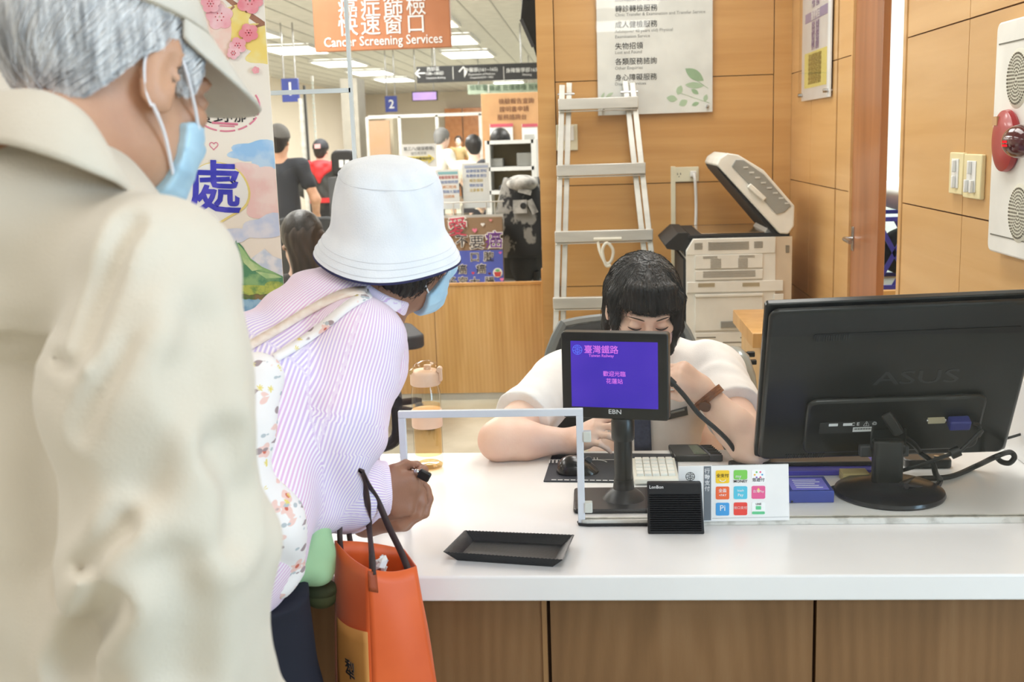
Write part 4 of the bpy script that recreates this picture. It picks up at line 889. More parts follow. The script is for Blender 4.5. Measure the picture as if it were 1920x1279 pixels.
flat('shrub_print', [clip(blob(430 + 16 * i, 556, 11, 5, 30 + i)) for i in range(7)], wc('shrub_dark', (92, 120, 70), (140, 120, 80), 60), 6)
flat('lake_print', [clip([(395, 560), (505, 558), (540, 560), (540, 640), (395, 640)])], wc('lake_blue', (96, 152, 196), (160, 200, 222), 30), 5)
ind = wc('indigo_ink', (56, 58, 180), (84, 78, 200), 30)
yo = mat('halo_yellow', (250, 226, 140), .6); wo = mat('halo_white', (254, 250, 244), .6)
flat('halo', [blob(406, 362, 60, 60, 41, 40, .08)], yo, 3); flat('halo', [blob(405, 361, 57, 57, 41, 40, .08)], wo, 4)
p = at(402, 358, YP - .0042); text('處', 104 * s, p, ind, ps, rot=(PI / 2, .06, 0), bold=.016, ext=.0006)
flat('ink_stroke', [[(328, 374), (346, 384), (347, 396), (338, 398), (326, 392)]], ind, 5)
flat('round_emblem', [disc(22, 28, 436, 598)], mat('emblem_blue', (48, 50, 130), .5), 6); flat('emblem_ring', [disc(10, 24, 440, 592)], mat('emblem_yellow', (236, 190, 90), .5), 7); flat('emblem_dot', [disc(5, 16, 440, 592)], mat('emblem_blue', (48, 50, 130), .5), 8)

# ================================================================== the hall beyond the partition
def hang(name, label, cat, x0, y0, x1, y1, Y, m, d=.05, rods=True, frame=None):
    a, b = at(x0, (y0 + y1) / 2, Y), at(x1, (y0 + y1) / 2, Y); z1, z0 = at((x0 + x1) / 2, y0, Y)[2], at((x0 + x1) / 2, y1, Y)[2]
    t = thing(name, label, cat, ((a[0] + b[0]) / 2, Y, z0)); obj('panel', MB().b(a[0], b[0], Y, Y + d, z0, z1), m, t, bevel=.004)
    if rods:
        for x in (a[0] + (b[0] - a[0]) * .15, a[0] + (b[0] - a[0]) * .85): obj('hanging_rod', MB().tube([(x, Y + d / 2, z1), (x, Y + d / 2, 2.75)], .008, 8), M_STEEL, t)
    return t
def tx(t, s_, px, py, hpx, Y, m, **kw): text(s_, hpx * Y / FPX, at(px, py, Y - .004), m, t, **kw)
M_BROWN = mat('sign_terracotta', (190, 124, 84), .5, col2=(184, 118, 78))
h1 = hang('hanging_sign', 'terracotta hanging sign with white characters for cancer screening', 'sign', 586, -62, 843, 93, 6.6, M_BROWN)
for i, (a, b) in enumerate((('癌症篩檢', 15), ('快速窗口', 49))): tx(h1, a, 716, b, 38, 6.6, M_WINK, bold=.004, spacing=1.2)
tx(h1, 'Cancer Screening Services', 718, 76.5, 24, 6.6, M_WINK, bold=.008, sx=.86)
M_SIGNB = mat('sign_black', (44, 44, 46), .5)
h2 = hang('direction_sign', 'long black hanging direction sign with white arrows', 'sign', 781, 121, 1012, 152, 13.0, M_SIGNB)
YD = 13.0
for s_, x, y, h in (('←', 788, 138, 26), ('西診區', 812, 130, 8), ('108~180診', 815, 138, 7.5), ('Outpatient Building', 817, 146, 4.5), ('↑', 869, 137, 28), ('中醫部(161~165)', 902, 131, 8.5), ('Department of Medicine', 903, 139, 5), ('Outpatient(161~165)', 903, 145, 5), ('身障醫學部165', 978, 132, 9), ('Planning', 988, 140, 5)):
    tx(h2, s_, x, y, h, YD, M_WINK)
for x in (849, 944): obj('divider', rect_mb(x, 125, x + 1, 149, YD - .001, .004), M_ALU, h2)
h3 = hang('green_sign', 'pale green and white overhead sign below the black direction sign', 'sign', 877, 157, 1012, 175, 18, mat('sign_palegreen', (176, 190, 170), .5))
for s_, x in (('檢驗室', 897), ('領藥處 批價櫃檯 服務台', 965)): tx(h3, s_, x, 165, 11, 18, mat('ink_green', (70, 96, 74), .6))
obj('divider', rect_mb(915, 158, 917, 174, 18 - .002, .01), M_ALU, h3)
M_BLUES = mat('sign_blue', (50, 66, 150), .5)
h4 = hang('number_sign', 'blue hanging sign with a white number one', 'sign', 528, 147, 559, 191, 12, M_BLUES, rods=True); tx(h4, '1', 544, 168, 34, 12, M_WINK, bold=.01)
h5 = hang('number_sign', 'smaller blue hanging sign with a white number two', 'sign', 722, 180, 744, 210, 16, M_BLUES, rods=True); tx(h5, '2', 734, 196, 22, 16, M_WINK, bold=.01)
h6 = hang('lit_display', 'small glowing pink and lilac overhead display', 'display', 772, 171, 820, 189, 16, M_SIGNB)
k = NT('lilac_glow'); e = k.n('ShaderNodeEmission'); e.inputs[1].default_value = 1.2; tcx = k.n('ShaderNodeTexCoord'); nz = k.n('ShaderNodeTexNoise'); nz.inputs['Scale'].default_value = 2.5; k.l(tcx.outputs['Object'], nz.inputs[0]); k.l(k.ramp(nz.outputs['Fac'], [(.35, (190, 160, 230)), (.65, (240, 190, 220))]), e.inputs[0]); k.l(e.outputs[0], k.out.inputs[0])
obj('screen', rect_mb(774, 173, 818, 187.5, 15.995, .004), k.m, h6)
# dark display edge at the top right
tv = thing('ceiling_display', 'black overhead screen seen edge on beside the wood column', 'display', at(992, 40, 6.4))
obj('housing', MB().prism([(at(x, y, 6.4)[0], at(x, y, 6.4)[2]) for x, y in ((981, -30), (1006, -30), (1006, 108), (1000, 88), (976, 36))][::-1], 6.4, 6.55), M_BLACK, tv, bevel=.004)
obj('edge_trim', MB().beam(at(977, 36, 6.39), at(1000, 88, 6.39), .02, .01, (0, 1, 0)), M_DARKGREY, tv)
# brown information wall with notices
iw = hang('information_wall', 'brown information wall with dark lettering near the white shelf', 'wall panel', 906, 174, 1012, 420, 10.5, mat('panel_brown', (206, 158, 110), .6), d=.1, rods=False)
for i, s_ in enumerate(('檢驗報告查詢', '證明書申請', '服務諮詢台')): tx(iw, s_, 968 - i * 4, 190 + i * 15, 11, 10.5, mat('ink_brown', (120, 80, 56), .6), bold=.004)
for x0, x1 in ((919, 962), (979, 1008)):
    n_ = obj('notice', rect_mb(x0, 232, x1, 285, 10.49, .01), M_PAPER, iw); obj('notice_header', rect_mb(x0, 232, x1, 238, 10.479, .004), mat('notice_red', (206, 90, 110), .6), n_)
    obj('notice_picture', rect_mb(x0 + 4, 252, x1 - 6, 262, 10.479, .004), mat('notice_grey', (190, 190, 186), .6), n_)
# wood doors at the end, columns and booth frames
dr = thing('wood_doors', 'orange wood double door far down the hall', 'door', at(868, 300, 29.8))
for x0, x1 in ((836, 868), (870, 904)): obj('leaf', MB().b(at(x0, 250, 29.8)[0], at(x1, 250, 29.8)[0], 29.7, 29.8, 0, at(868, 203, 29.8)[2]), mat('far_wood', (216, 142, 82), .3, col2=(200, 124, 66), coat=.4), dr)
M_COLW = mat('column_white', (156, 150, 138), .5)
struct('trim_6', rect_mb(660, 150, 690, 420, 15.0, .5), M_COLW)
struct('trim_7', rect_mb(735, 215, 748, 420, 15.5, .3), mat('column_beige', (206, 194, 170), .5))
gb = thing('glass_booth', 'far glass booth with white rails and a dark brown door', 'booth', at(720, 350, 14.6))
k = MB(); a, b = at(690, 220, 14.6), at(905, 214, 14.6); k.b(a[0], b[0], 14.6, 14.66, a[2] - .02, a[2] + .02); obj('rail', k, M_ALU, gb)
for x in (692, 752, 822, 903): q = at(x, 300, 14.6); obj('post', MB().b(q[0] - .02, q[0] + .02, 14.6, 14.66, 0, a[2]), M_ALU, gb)
obj('dark_door', rect_mb(696, 226, 735, 400, 14.58, .04), mat('booth_brown', (150, 136, 116), .5, col2=(176, 130, 90), scale=1.2), gb)
for x0, x1 in ((752, 822), (822, 903)): obj('pane', rect_mb(x0, 222, x1, 400, 14.63, .006), M_GLASS, gb, ang=0)
q = at(571, 300, 11.9); tag(obj('metal_post', MB().lathe([(.03, 0), (.03, 1.95)], (q[0], 11.9, 0), 14), M_ALU), 'round metal post under the number one sign', 'post')
wb = thing('window_blind', 'tall white slatted blind on the hall wall beside the metal post', 'blind', at(592, 300, 17)); k = MB(); a, b = at(583, 150, 17), at(601, 380, 17)
for z in np.arange(.02, at(590, 152, 17)[2], .06): k.b(a[0], b[0], 17, 17.02, z, z + .05)
obj('slats', k, M_WPAINT, wb); obj('head_rail', MB().b(a[0], b[0], 16.98, 17.04, at(590, 152, 17)[2], at(590, 152, 17)[2] + .08), M_WHITE, wb)
struct('trim_4', rect_mb(577, 160, 581, 420, 17, .04), M_DARKGREY); struct('trim_5', rect_mb(648, 160, 655, 420, 17, .04), M_DARKGREY)

# sign with a yellow arrow, leaflet stands, shelf, desk with hand made board
def leaflet(x0, y0, x1, y1, Y, label, body, hdr):
    t = thing('leaflet_stand', label, 'leaflet stand', (at((x0 + x1) / 2, y1, Y)[0], Y, at((x0 + x1) / 2, y1, Y)[2]), 'leaflet stands on the far desk')
    obj('acrylic_holder', rect_mb(x0 - 1, y0 - 1, x1 + 1, y1 + 1, Y - .001, .003), M_ACRYL, t, ang=0); obj('sheet', rect_mb(x0, y0, x1, y1, Y + .006, .005), M_PAPER, t)
    obj('foot', MB().b(at(x0, y1, Y)[0], at(x1, y1, Y)[0], Y - .03, Y + .06, at(x0, y1, Y)[2] - .004, at(x0, y1, Y)[2]), M_ACRYL, t, ang=0)
    obj('header_bar', rect_mb(x0 + 3, y0 + 4, x1 - 3, y0 + 9, Y + .0005, .001), mat('leaf_' + hdr, {'aqua': (150, 206, 214), 'red': (236, 150, 140), 'lilac': (190, 200, 226)}[hdr], .6), t)
    for i, (s_, m) in enumerate(body): text(s_, 6.5 * Y / FPX, at((x0 + x1) / 2, y0 + 15 + i * 9, Y), mat('leaf_ink_' + m, {'red': (214, 90, 90), 'blue': (120, 150, 210), 'yellow': (220, 190, 90), 'orange': (240, 170, 110)}[m], .6), t)
leaflet(818, 318, 861, 392, 7.0, 'left leaflet stand with an aqua header behind the bucket hat', [('腫瘤個案管理', 'red'), ('篩檢服務時間', 'blue'), ('乳癌口腔癌', 'orange'), ('子宮頸癌大腸癌', 'blue'), ('歡迎諮詢', 'orange')], 'aqua')
leaflet(868, 306, 918, 390, 7.05, 'taller right leaflet stand with a lilac header on the far desk', [('健康檢查須知', 'blue'), ('身體檢查項目', 'blue'), ('報告領取', 'yellow'), ('預約掛號', 'blue'), ('注意事項', 'yellow')], 'lilac')
sg = thing('arrow_notice', 'white notice with a yellow arrow on a stand at the far counter', 'sign', at(787, 310, 7.8))
obj('sheet', rect_mb(754, 270, 819, 314, 7.8, .006), M_PAPER, sg); q = at(787, 312, 7.8); obj('stand', MB().tube([(q[0], 7.82, 0), (q[0], 7.82, q[2] + .05)], .012, 8).lathe([(.14, 0), (.14, .015), (.02, .02)], (q[0], 7.82, 0), 20), M_ALU, sg)
a = [at(*q, 7.79) for q in ((762, 294), (803, 293), (803, 289), (815, 297), (803, 307), (803, 302), (762, 303))]; obj('yellow_arrow', MB().prism([(q[0], q[2]) for q in a][::-1], 7.788, 7.792), mat('arrow_yellow', (244, 226, 120), .6), sg)
for s_, y, h, m in (('第三八(健保櫃檯)', 279, 7.5, M_INK), ('慢性病領藥', 288, 6, M_GREYINK), ('請至二號櫃檯辦理', 298, 6, M_INK)): text(s_, h * 7.8 / FPX, at(785, y, 7.786), m, sg)
sh = thing('white_shelf', 'white open shelf unit in front of the brown information wall', 'shelf', (at(956, 400, 9)[0], 9, 0))
a, b = at(913, 264, 9), at(1000, 262, 9); z1 = a[2]; zs_ = [z1, at(950, 313, 9)[2], at(950, 357, 9)[2], .5, .05]
for x in (a[0], b[0]): obj('side_panel', MB().b(x - .02, x + .02, 9, 9.35, 0, z1), M_WHITE, sh)
for z in zs_: obj('shelf_board', MB().b(a[0], b[0], 9, 9.35, z - .03, z), M_WHITE, sh)
obj('back_panel', MB().b(a[0], b[0], 9.34, 9.36, 0, z1), mat('shelf_back', (168, 152, 116), .7), sh)
for x0, y0, x1, y1, lb in ((920, 297, 943, 312, 'low grey box on the upper white shelf'), (970, 286, 998, 312, 'tall grey box on the upper white shelf'), (937, 347, 960, 356, 'small dark box on the lower white shelf')):
    q0, q1 = at(x0, y1, 9.1), at(x1, y0, 9.1); zz_ = (zs_[1] if y1 < 330 else zs_[2])
    tag(obj('storage_box', MB().b(q0[0], q1[0], 9.05, 9.25, zz_ + .002, q1[2]), M_COPG if y1 < 330 else M_DARKGREY, bevel=.006), lb, 'box', 'boxes on the white shelf')
dk = thing('help_desk', 'brown help desk with a glass top behind the wood partition', 'desk', (at(880, 500, 6.9)[0], 6.9, 0))
a, b = at(700, 400, 6.9), at(938, 400, 6.9); zt = at(880, 403, 6.9)[2]
obj('body', MB().b(a[0], b[0], 6.9, 7.08, 0, zt - .04), mat('desk_brown', (150, 122, 92), .6), dk); obj('glass_top', MB().b(a[0] - .02, b[0] + .02, 6.86, 7.1, zt - .012, zt), M_ACRYL, dk, ang=0)
obj('top_edge', MB().b(a[0] - .02, b[0] + .02, 6.855, 6.862, zt - .014, zt + .002), M_ALU, dk)
k = MB()
for x in (820, 850, 868, 912, 928): q = at(x, 390, 6.88); k.tube([(q[0], 6.88, zt), (q[0], 6.88, at(x, 380, 6.88)[2])], .004, 6)
q0, q1 = at(815, 381, 6.88), at(945, 379, 6.88); k.tube([(q0[0], 6.88, q0[2]), (q1[0], 6.88, q0[2])], .004, 6); obj('top_railing', k, M_ALU, dk)
pb = thing('handmade_board', 'hand made brown and blue health board on the desk front', 'board', at(880, 530, 6.84))
YH = 6.84
obj('board', rect_mb(806, 408, 944, 560, YH, .02), mat('board_brown', (150, 122, 94), .7), pb); obj('blue_panel', rect_mb(806, 470, 944, 560, YH - .02, .006), mat('board_blue', (84, 100, 196), .6), pb)
def outl(s_, x, y, h, ci, co=(246, 242, 236)):
    text(s_, h * YH / FPX, at(x, y, YH - .028), mat('halo_%d' % sum(co), co, .6), pb, bold=.05, ext=.001); text(s_, h * YH / FPX, at(x, y, YH - .030), mat('hand_ink_%d%d%d' % ci, ci, .6), pb, bold=.002, ext=.001)
outl('愛', 858, 428, 38, (206, 60, 90)); outl('不', 866, 454, 24, (50, 50, 60)); outl('要', 894, 456, 28, (50, 50, 60)); outl('癌', 926, 452, 34, (120, 60, 160))
for s_, x, y in (('乳', 853, 483), ('口', 890, 483), ('腔', 916, 482), ('癌', 866, 506), ('癌', 902, 505), ('子', 847, 529), ('宮', 868, 529), ('大', 890, 530), ('腸', 918, 529)): outl(s_, x, y, 19, (50, 52, 60))
for x, y, r, c_ in ((890, 432, 5, (236, 130, 160)), (905, 421, 4, (244, 240, 236)), (887, 512, 3, (214, 60, 80)), (918, 513, 3, (90, 40, 60)), (941, 524, 4, (240, 130, 180)), (822, 526, 5, (240, 130, 180)), (834, 526, 4, (110, 40, 60)), (938, 474, 3, (230, 110, 190)), (920, 413, 3, (236, 150, 150))):
    q = at(x, y, YH - .026); rr = r * YH / FPX / 13; obj('heart', MB().prism([(q[0] + rr * 16 * math.sin(t) ** 3 * .8, q[2] + rr * (13 * math.cos(t) - 5 * math.cos(2 * t) - 2 * math.cos(3 * t) - math.cos(4 * t)) * .8) for t in np.linspace(0, 2 * PI, 18)[:-1]], YH - .027, YH - .0255), mat('heart_%d%d' % (x, y), c_, .6), pb, ang=0)
q = at(933, 510, YH - .03); r = .003
obj('white_sticker', MB().prism(disc(.03, 16, q[0], q[2] - .005), YH - .03, YH - .026), M_PAPER, pb); obj('red_cup', MB().prism([(q[0] - .022, q[2]), (q[0] + .022, q[2]), (q[0] + .016, q[2] - .028), (q[0] - .016, q[2] - .028)], YH - .033, YH - .030), mat('cup_red', (196, 70, 70), .6), pb); obj('green_leaf', MB().prism(disc(.014, 12, q[0], q[2] + .01, .008), YH - .033, YH - .030), mat('cup_green', (120, 190, 120), .6), pb)
q = at(829, 506, YH - .03); obj('white_sticker', MB().prism([(q[0] - .05, q[2] - .03), (q[0] + .05, q[2] - .03), (q[0] + .045, q[2] + .015), (q[0] + .02, q[2] + .02), (q[0], q[2] + .03), (q[0] - .03, q[2] + .02), (q[0] - .05, q[2] + .03)], YH - .03, YH - .026), M_PAPER, pb)
# chair with a patterned jacket
q = at(980, 520, 7.6)
cj = chair('office_chair', 'office chair beyond the partition with a patterned jacket over its back', (q[0] + .06, 7.45, 0), PI + .2, back_h=.4)
jx = thing('patterned_jacket', 'black jacket with pale printed shapes hung over the far office chair', 'jacket', (q[0], 7.2, .5))
M_JK = mat('jacket_black', (150, 146, 140), .8, col2=(34, 34, 36), scale=9, stretch=(1, 1, .8), lo=.50, hi=.54); M_JKH = mat('jacket_hood', (38, 38, 40), .8); M_JKP = mat('jacket_pale', (206, 202, 196), .8, col2=(120, 118, 114), scale=14)
def jk(u, v):
    a = -1.9 + 3.8 * u; r = .17 + .035 * math.sin(7 * u + 2 * v) + .05 * v * (1 - v); top = at(985, 332, 7.3)[2]; bot = at(985, 478, 7.3)[2]
    return (q[0] + .035 + r * math.sin(a) * (.55 + .5 * v if v < .9 else .8), 7.22 - r * .7 * math.cos(a), top - (top - bot) * v)
obj('body', MB().sheet(jk, 24, 16), M_JK, jx, solid=.02, ang=70)
obj('shoulder_panel', MB().ell((q[0] + .04, 7.15, at(985, 343, 7.2)[2]), (.105, .1, .055), 20, 12), M_JKP, jx)
obj('printed_patch', rect_mb(962, 375, 988, 400, 7.085, .008), M_JKP, jx); obj('patch_print', MB().prism(disc(.02, 14, *[at(981, 386, 7.07)[i] for i in (0, 2)]), 7.072, 7.077), M_INK, jx)
obj('printed_stripe', MB().beam(at(972, 356, 7.08), at(996, 362, 7.08), .03, .012, (0, 1, 0)).beam(at(992, 375, 7.09), at(1004, 400, 7.09), .04, .012, (0, 1, 0)), M_JKP, jx)
obj('hood', MB().ell((q[0] + .03, 7.2, at(985, 490, 7.2)[2]), (.09, .06, .16), 16, 12), M_JKH, jx)
# dark waiting seats and bags near the red vest
for i, (x, y, Y, lb) in enumerate(((588, 425, 8.2, 'dark waiting seat left of the bucket hat'), (508, 415, 7.4, 'dark waiting seat beside the poster edge'))):
    q = at(x, y, Y); t = thing('waiting_seat', lb, 'seat', (q[0], Y, 0), 'dark waiting seats')
    obj('seat', MB().b(q[0] - .23, q[0] + .23, Y - .22, Y + .22, .40, .45), M_CHAIR, t, bevel=.02); obj('backrest', MB().prism(rrect(.48, .46, .08, 5, q[0], .71), Y - .26, Y - .21), M_CHAIR, t, bevel=.015)
    for sx in (-.2, .2):
        for sy in (-.18, .18): obj('leg', MB().tube([(q[0] + sx, Y + sy, .4), (q[0] + sx, Y + sy, 0)], .014, 8), M_STEEL, t)
q = at(646, 306, 12.4); bg = thing('black_backpack', 'black backpack with white print beside the red hooded vest', 'backpack', (q[0], 12.4, q[2] - .14))
obj('bag', MB().prism(rrect(.27, .30, .08, 5, q[0], q[2]), 12.3, 12.48), M_BLACKM, bg, bevel=.03, seg=3); obj('white_print', rect_mb(636, 300, 644, 314, 12.296, .004), M_WINK, bg); obj('white_print', rect_mb(647, 300, 655, 314, 12.296, .004), M_WINK, bg)
tag(obj('bag_table', MB().b(q[0] - .15, q[0] + .25, 12.2, 12.6, 0, q[2] - .151), M_DARKGREY), 'dark cabinet carrying the black backpack', 'cabinet')
# ================================================================== people: smooth implicit bodies meshed by surface nets
A3 = lambda *p: np.array(p, float)
def nrm(v): v = np.array(v, float); return v / np.linalg.norm(v)
def cone(a, b, ra, rb):
    a, b = np.array(a, float), np.array(b, float); d = b - a; L = d @ d
    def f(P):
        t = np.clip((P - a) @ d / L, 0, 1); return np.linalg.norm(P - a - t[:, None] * d, axis=1) - (ra + (rb - ra) * t)
    return f
def ell(c, r, R=None):
    c, r = np.array(c, float), np.array(r, float)
    def f(P):
        q = P - c
        if R is not None: q = q @ R
        k0 = np.linalg.norm(q / r, axis=1); k1 = np.linalg.norm(q / r ** 2, axis=1) + 1e-9; return k0 * (k0 - 1) / k1
    return f
def smin(a, b, k): h = np.maximum(k - np.abs(a - b), 0) / k; return np.minimum(a, b) - h * h * k / 4
def U(k, *fs):
    def f(P):
        d = fs[0](P)
        for g in fs[1:]: d = smin(d, g(P), k)
        return d
    return f
def cut(f, g, k=.004): return lambda P: -smin(-f(P), g(P), k)
def both(f, g, k=.003): return lambda P: -smin(-f(P), -g(P), k)
def grow(f, r): return lambda P: f(P) - r
def half(o, n): o, n = np.array(o, float), nrm(n); return lambda P: (P - o) @ n      # keeps the side opposite n
def disp(f, g): return lambda P: f(P) + g(P)
def wrk(amp, d1, f1, d2, f2, ph=0):
    d1, d2 = nrm(d1), nrm(d2)
    return lambda P: amp * np.sin((P @ d1) * f1 + 1.7 * np.sin((P @ d2) * f2 + ph)) * (.6 + .4 * np.sin((P @ d2) * f2 * .7 + ph * 2))
def nets(f, lo, hi, h):
    lo = np.array(lo, float); B = 8; nb = np.ceil((np.array(hi) - lo) / h / B).astype(int) + 1; n = nb * B
    bi = np.stack(np.meshgrid(*[np.arange(m) for m in nb], indexing='ij'), -1).reshape(-1, 3)
    dc = f(lo + (bi * B + (B - 1) / 2) * h); act = np.abs(dc) < h * B * 1.5
    D = np.repeat(np.repeat(np.repeat(dc.reshape(nb), B, 0), B, 1), B, 2).astype(np.float32)
    off = np.stack(np.meshgrid(*[np.arange(B)] * 3, indexing='ij'), -1).reshape(-1, 3)
    ab = bi[act]
    for s in range(0, len(ab), 400):
        idx = (ab[s:s + 400, None, :] * B + off[None]).reshape(-1, 3); D[idx[:, 0], idx[:, 1], idx[:, 2]] = f(lo + idx * h)
    S = D < 0; c = np.zeros(np.array(S.shape) - 1, np.uint8)
    for i in (0, 1):
        for j in (0, 1):
            for k in (0, 1): c += S[i:S.shape[0] - 1 + i, j:S.shape[1] - 1 + j, k:S.shape[2] - 1 + k]
    m = (c > 0) & (c < 8); cells = np.argwhere(m); vid = -np.ones(m.shape, np.int64); vid[m] = np.arange(len(cells))
    acc = np.zeros((len(cells), 3)); cnt = np.zeros(len(cells)); cor = [(i, j, k) for i in (0, 1) for j in (0, 1) for k in (0, 1)]
    for a in cor:
        for b in cor:
            if sum(b) - sum(a) == 1 and sum(x != y for x, y in zip(a, b)) == 1:
                da = D[tuple((cells + a).T)]; db = D[tuple((cells + b).T)]; x = (da < 0) != (db < 0); t = np.where(x, da / np.where(x, da - db, 1), 0)
                acc[x] += np.array(a) + t[x, None] * (np.array(b) - np.array(a)); cnt[x] += 1
    V = lo + h * (cells + acc / cnt[:, None]); F = []
    for ax in range(3):
        s0 = [slice(1, -1)] * 3; s1 = [slice(1, -1)] * 3; s0[ax] = slice(0, -1); s1[ax] = slice(1, None)
        A_, B_ = S[tuple(s0)], S[tuple(s1)]; e = np.argwhere(A_ != B_)
        if not len(e): continue
        fl = A_[tuple(e.T)]; g = e + 1; g[:, ax] -= 1; u, v = (ax + 1) % 3, (ax + 2) % 3
        def q(du, dv): z = g.copy(); z[:, u] -= du; z[:, v] -= dv; return vid[tuple(z.T)]
        Q = np.stack([q(1, 1), q(0, 1), q(0, 0), q(1, 0)], 1); Q[~fl] = Q[~fl][:, ::-1]; F.append(Q)
    F = np.concatenate(F); return V, F[(F >= 0).all(1)]
def sobj(name, f, lo, hi, h, m, parent=None, attr=None, own=None, relax=0, big=False):
    V, F = nets(f, lo, hi, h)
    if big: V, F = largest(V, F)
    sobj.V = V; o0 = wloc(parent) if parent else np.array(own if own is not None else (0, 0, 0))
    for _ in range(relax):
        S_ = np.zeros_like(V); n_ = np.zeros(len(V))
        for i in range(4):
            for j in (1, 3): np.add.at(S_, F[:, i], V[F[:, (i + j) % 4]]); np.add.at(n_, F[:, i], 1)
        V = V * .4 + .6 * S_ / np.maximum(n_, 1)[:, None]
    me = bpy.data.meshes.new(name); me.from_pydata((V - o0).tolist(), [], F.tolist()); me.update(); me.materials.append(m)
    me.polygons.foreach_set('use_smooth', [True] * len(me.polygons))
    if attr:
        at_ = me.attributes.new('stripe', 'FLOAT', 'POINT'); at_.data.foreach_set('value', attr(V).astype(np.float32))
    o = link_mesh(name, me, parent); o.location = (0, 0, 0) if parent else tuple(o0); _org[o.name] = tuple(o0); return o
def largest(V, F):
    lab = np.arange(len(V))
    for _ in range(400):
        m = lab[F].min(1); new = lab.copy()
        for i in range(4): np.minimum.at(new, F[:, i], m)
        new = new[new]
        if (new == lab).all(): break
        lab = new
    u, c = np.unique(lab, return_counts=True); keep = lab == u[c.argmax()]; idx = -np.ones(len(V), np.int64); idx[keep] = np.arange(keep.sum())
    return V[keep], idx[F[keep[F[:, 0]]]]
def grad(f, P, e=.001): return np.stack([f(P + d) - f(P - d) for d in np.eye(3) * e], 1) / (2 * e)
def strands(name, f, V, flow, n, L, w_, m, parent, lift=.002, seed=1, segs=4, fray=.25, view=A3(0, 0, CAMZ)):
    """thin tapered hair ribbons combed along the surface of f, one mesh"""
    rg = np.random.default_rng(seed); P = V[rg.integers(0, len(V), n)].copy(); LL = L * rg.uniform(.6, 1.25, n); off = lift * rg.uniform(.15, 1.0, n); jit = rg.normal(0, fray, (n, 3)); rows = []
    for s in range(segs + 1):
        N = grad(f, P); N /= np.linalg.norm(N, axis=1)[:, None] + 1e-9; D = flow(P) + jit * (.4 + .6 * s / segs); D -= N * (D * N).sum(1)[:, None]; D /= np.linalg.norm(D, axis=1)[:, None] + 1e-9
        Q = P - N * f(P)[:, None] + N * (off * (1 + .8 * s / segs))[:, None]; T = np.cross(D, Q - view); T /= np.linalg.norm(T, axis=1)[:, None] + 1e-9; ww = w_ * (1 - .85 * s / segs); rows += [Q - T * ww, Q + T * ww]; P = Q + D * (LL / segs)[:, None]
    A = np.stack(rows, 1).reshape(-1, 3); k = 2 * (segs + 1); F = [(i * k + 2 * s, i * k + 2 * s + 1, i * k + 2 * s + 3, i * k + 2 * s + 2) for i in range(n) for s in range(segs)]
    o0 = wloc(parent); me = bpy.data.meshes.new(name); me.from_pydata((A - o0).tolist(), [], F); me.update(); me.materials.append(m); o = link_mesh(name, me, parent); _org[o.name] = tuple(o0); return o
def hit(f, x, y, t0=.3, t1=6):
    d = nrm(_ray(x, y)); t = t0; C = A3(0, 0, CAMZ)
    for _ in range(200):
        s = float(f((C + d * t)[None])[0])
        if s < .0004: break
        t += max(s * .7, .0004)
        if t > t1: return None
    return C + d * t
class Frame:
    def __init__(s, o, fwd, up):
        s.o = np.array(o, float); s.y = nrm(fwd); u = np.array(up, float); u -= s.y * (u @ s.y); s.z = nrm(u); s.x = np.cross(s.y, s.z); s.R = np.stack([s.x, s.y, s.z], 1)
    def __call__(s, x, y, z): return s.o + s.R @ A3(x, y, z)
def bounds(pts, m): p = np.array(pts); return p.min(0) - m, p.max(0) + m
def head_sdf(H, s=1.0, old=0, ears=1):
    E = lambda c, r, R=None: ell(H(*(np.array(c) * s)), np.array(r) * s, H.R if R is None else H.R @ R); C = lambda a, b, ra, rb: cone(H(*(np.array(a) * s)), H(*(np.array(b) * s)), ra * s, rb * s)
    cran = E((0, -.012, .035), (.076, .097, .089)); face = E((0, .03, -.04), (.06, .066, .072)); chin = E((0, .066, -.092), (.026, .024, .02)); jaw = E((0, .02, -.06), (.062, .06, .045))
    base = U(.022, cran, face, jaw, chin)
    f = U(.012, base, E((0, .083, .022), (.05, .018, .013)), C((0, .094, .008), (0, .113, -.032), .008, .012), E((.013, .1, -.036), (.009, .010, .008)), E((-.013, .1, -.036), (.009, .010, .008)), E((0, .09, -.062), (.024, .012, .008)), E((.045, .062, -.02), (.022, .022, .016)), E((-.045, .062, -.02), (.022, .022, .016)))
    for sx in (-1, 1):
        f = cut(f, E((sx * .032, .101, .002), (.017, .012, .009)), .010); f = U(.004, f, E((sx * .032, .083, .001), (.0155, .0125, .0115)))
        if not ears: continue
        ry = Matrix.Rotation(math.radians(-12), 3, 'X'); rz_ = Matrix.Rotation(sx * math.radians(-22), 3, 'Z'); Re = np.array(rz_ @ ry)
        ear = U(.006, E((sx * .083, -.008, .002), (.008, .02, .034 + .004 * old), Re), E((sx * .081, 0, -.026), (.007, .011, .014), Re))
        ear = cut(ear, E((sx * .0935, -.001, .004), (.0085, .0115, .021), Re), .005); f = U(.008, f, ear)
    return f, base
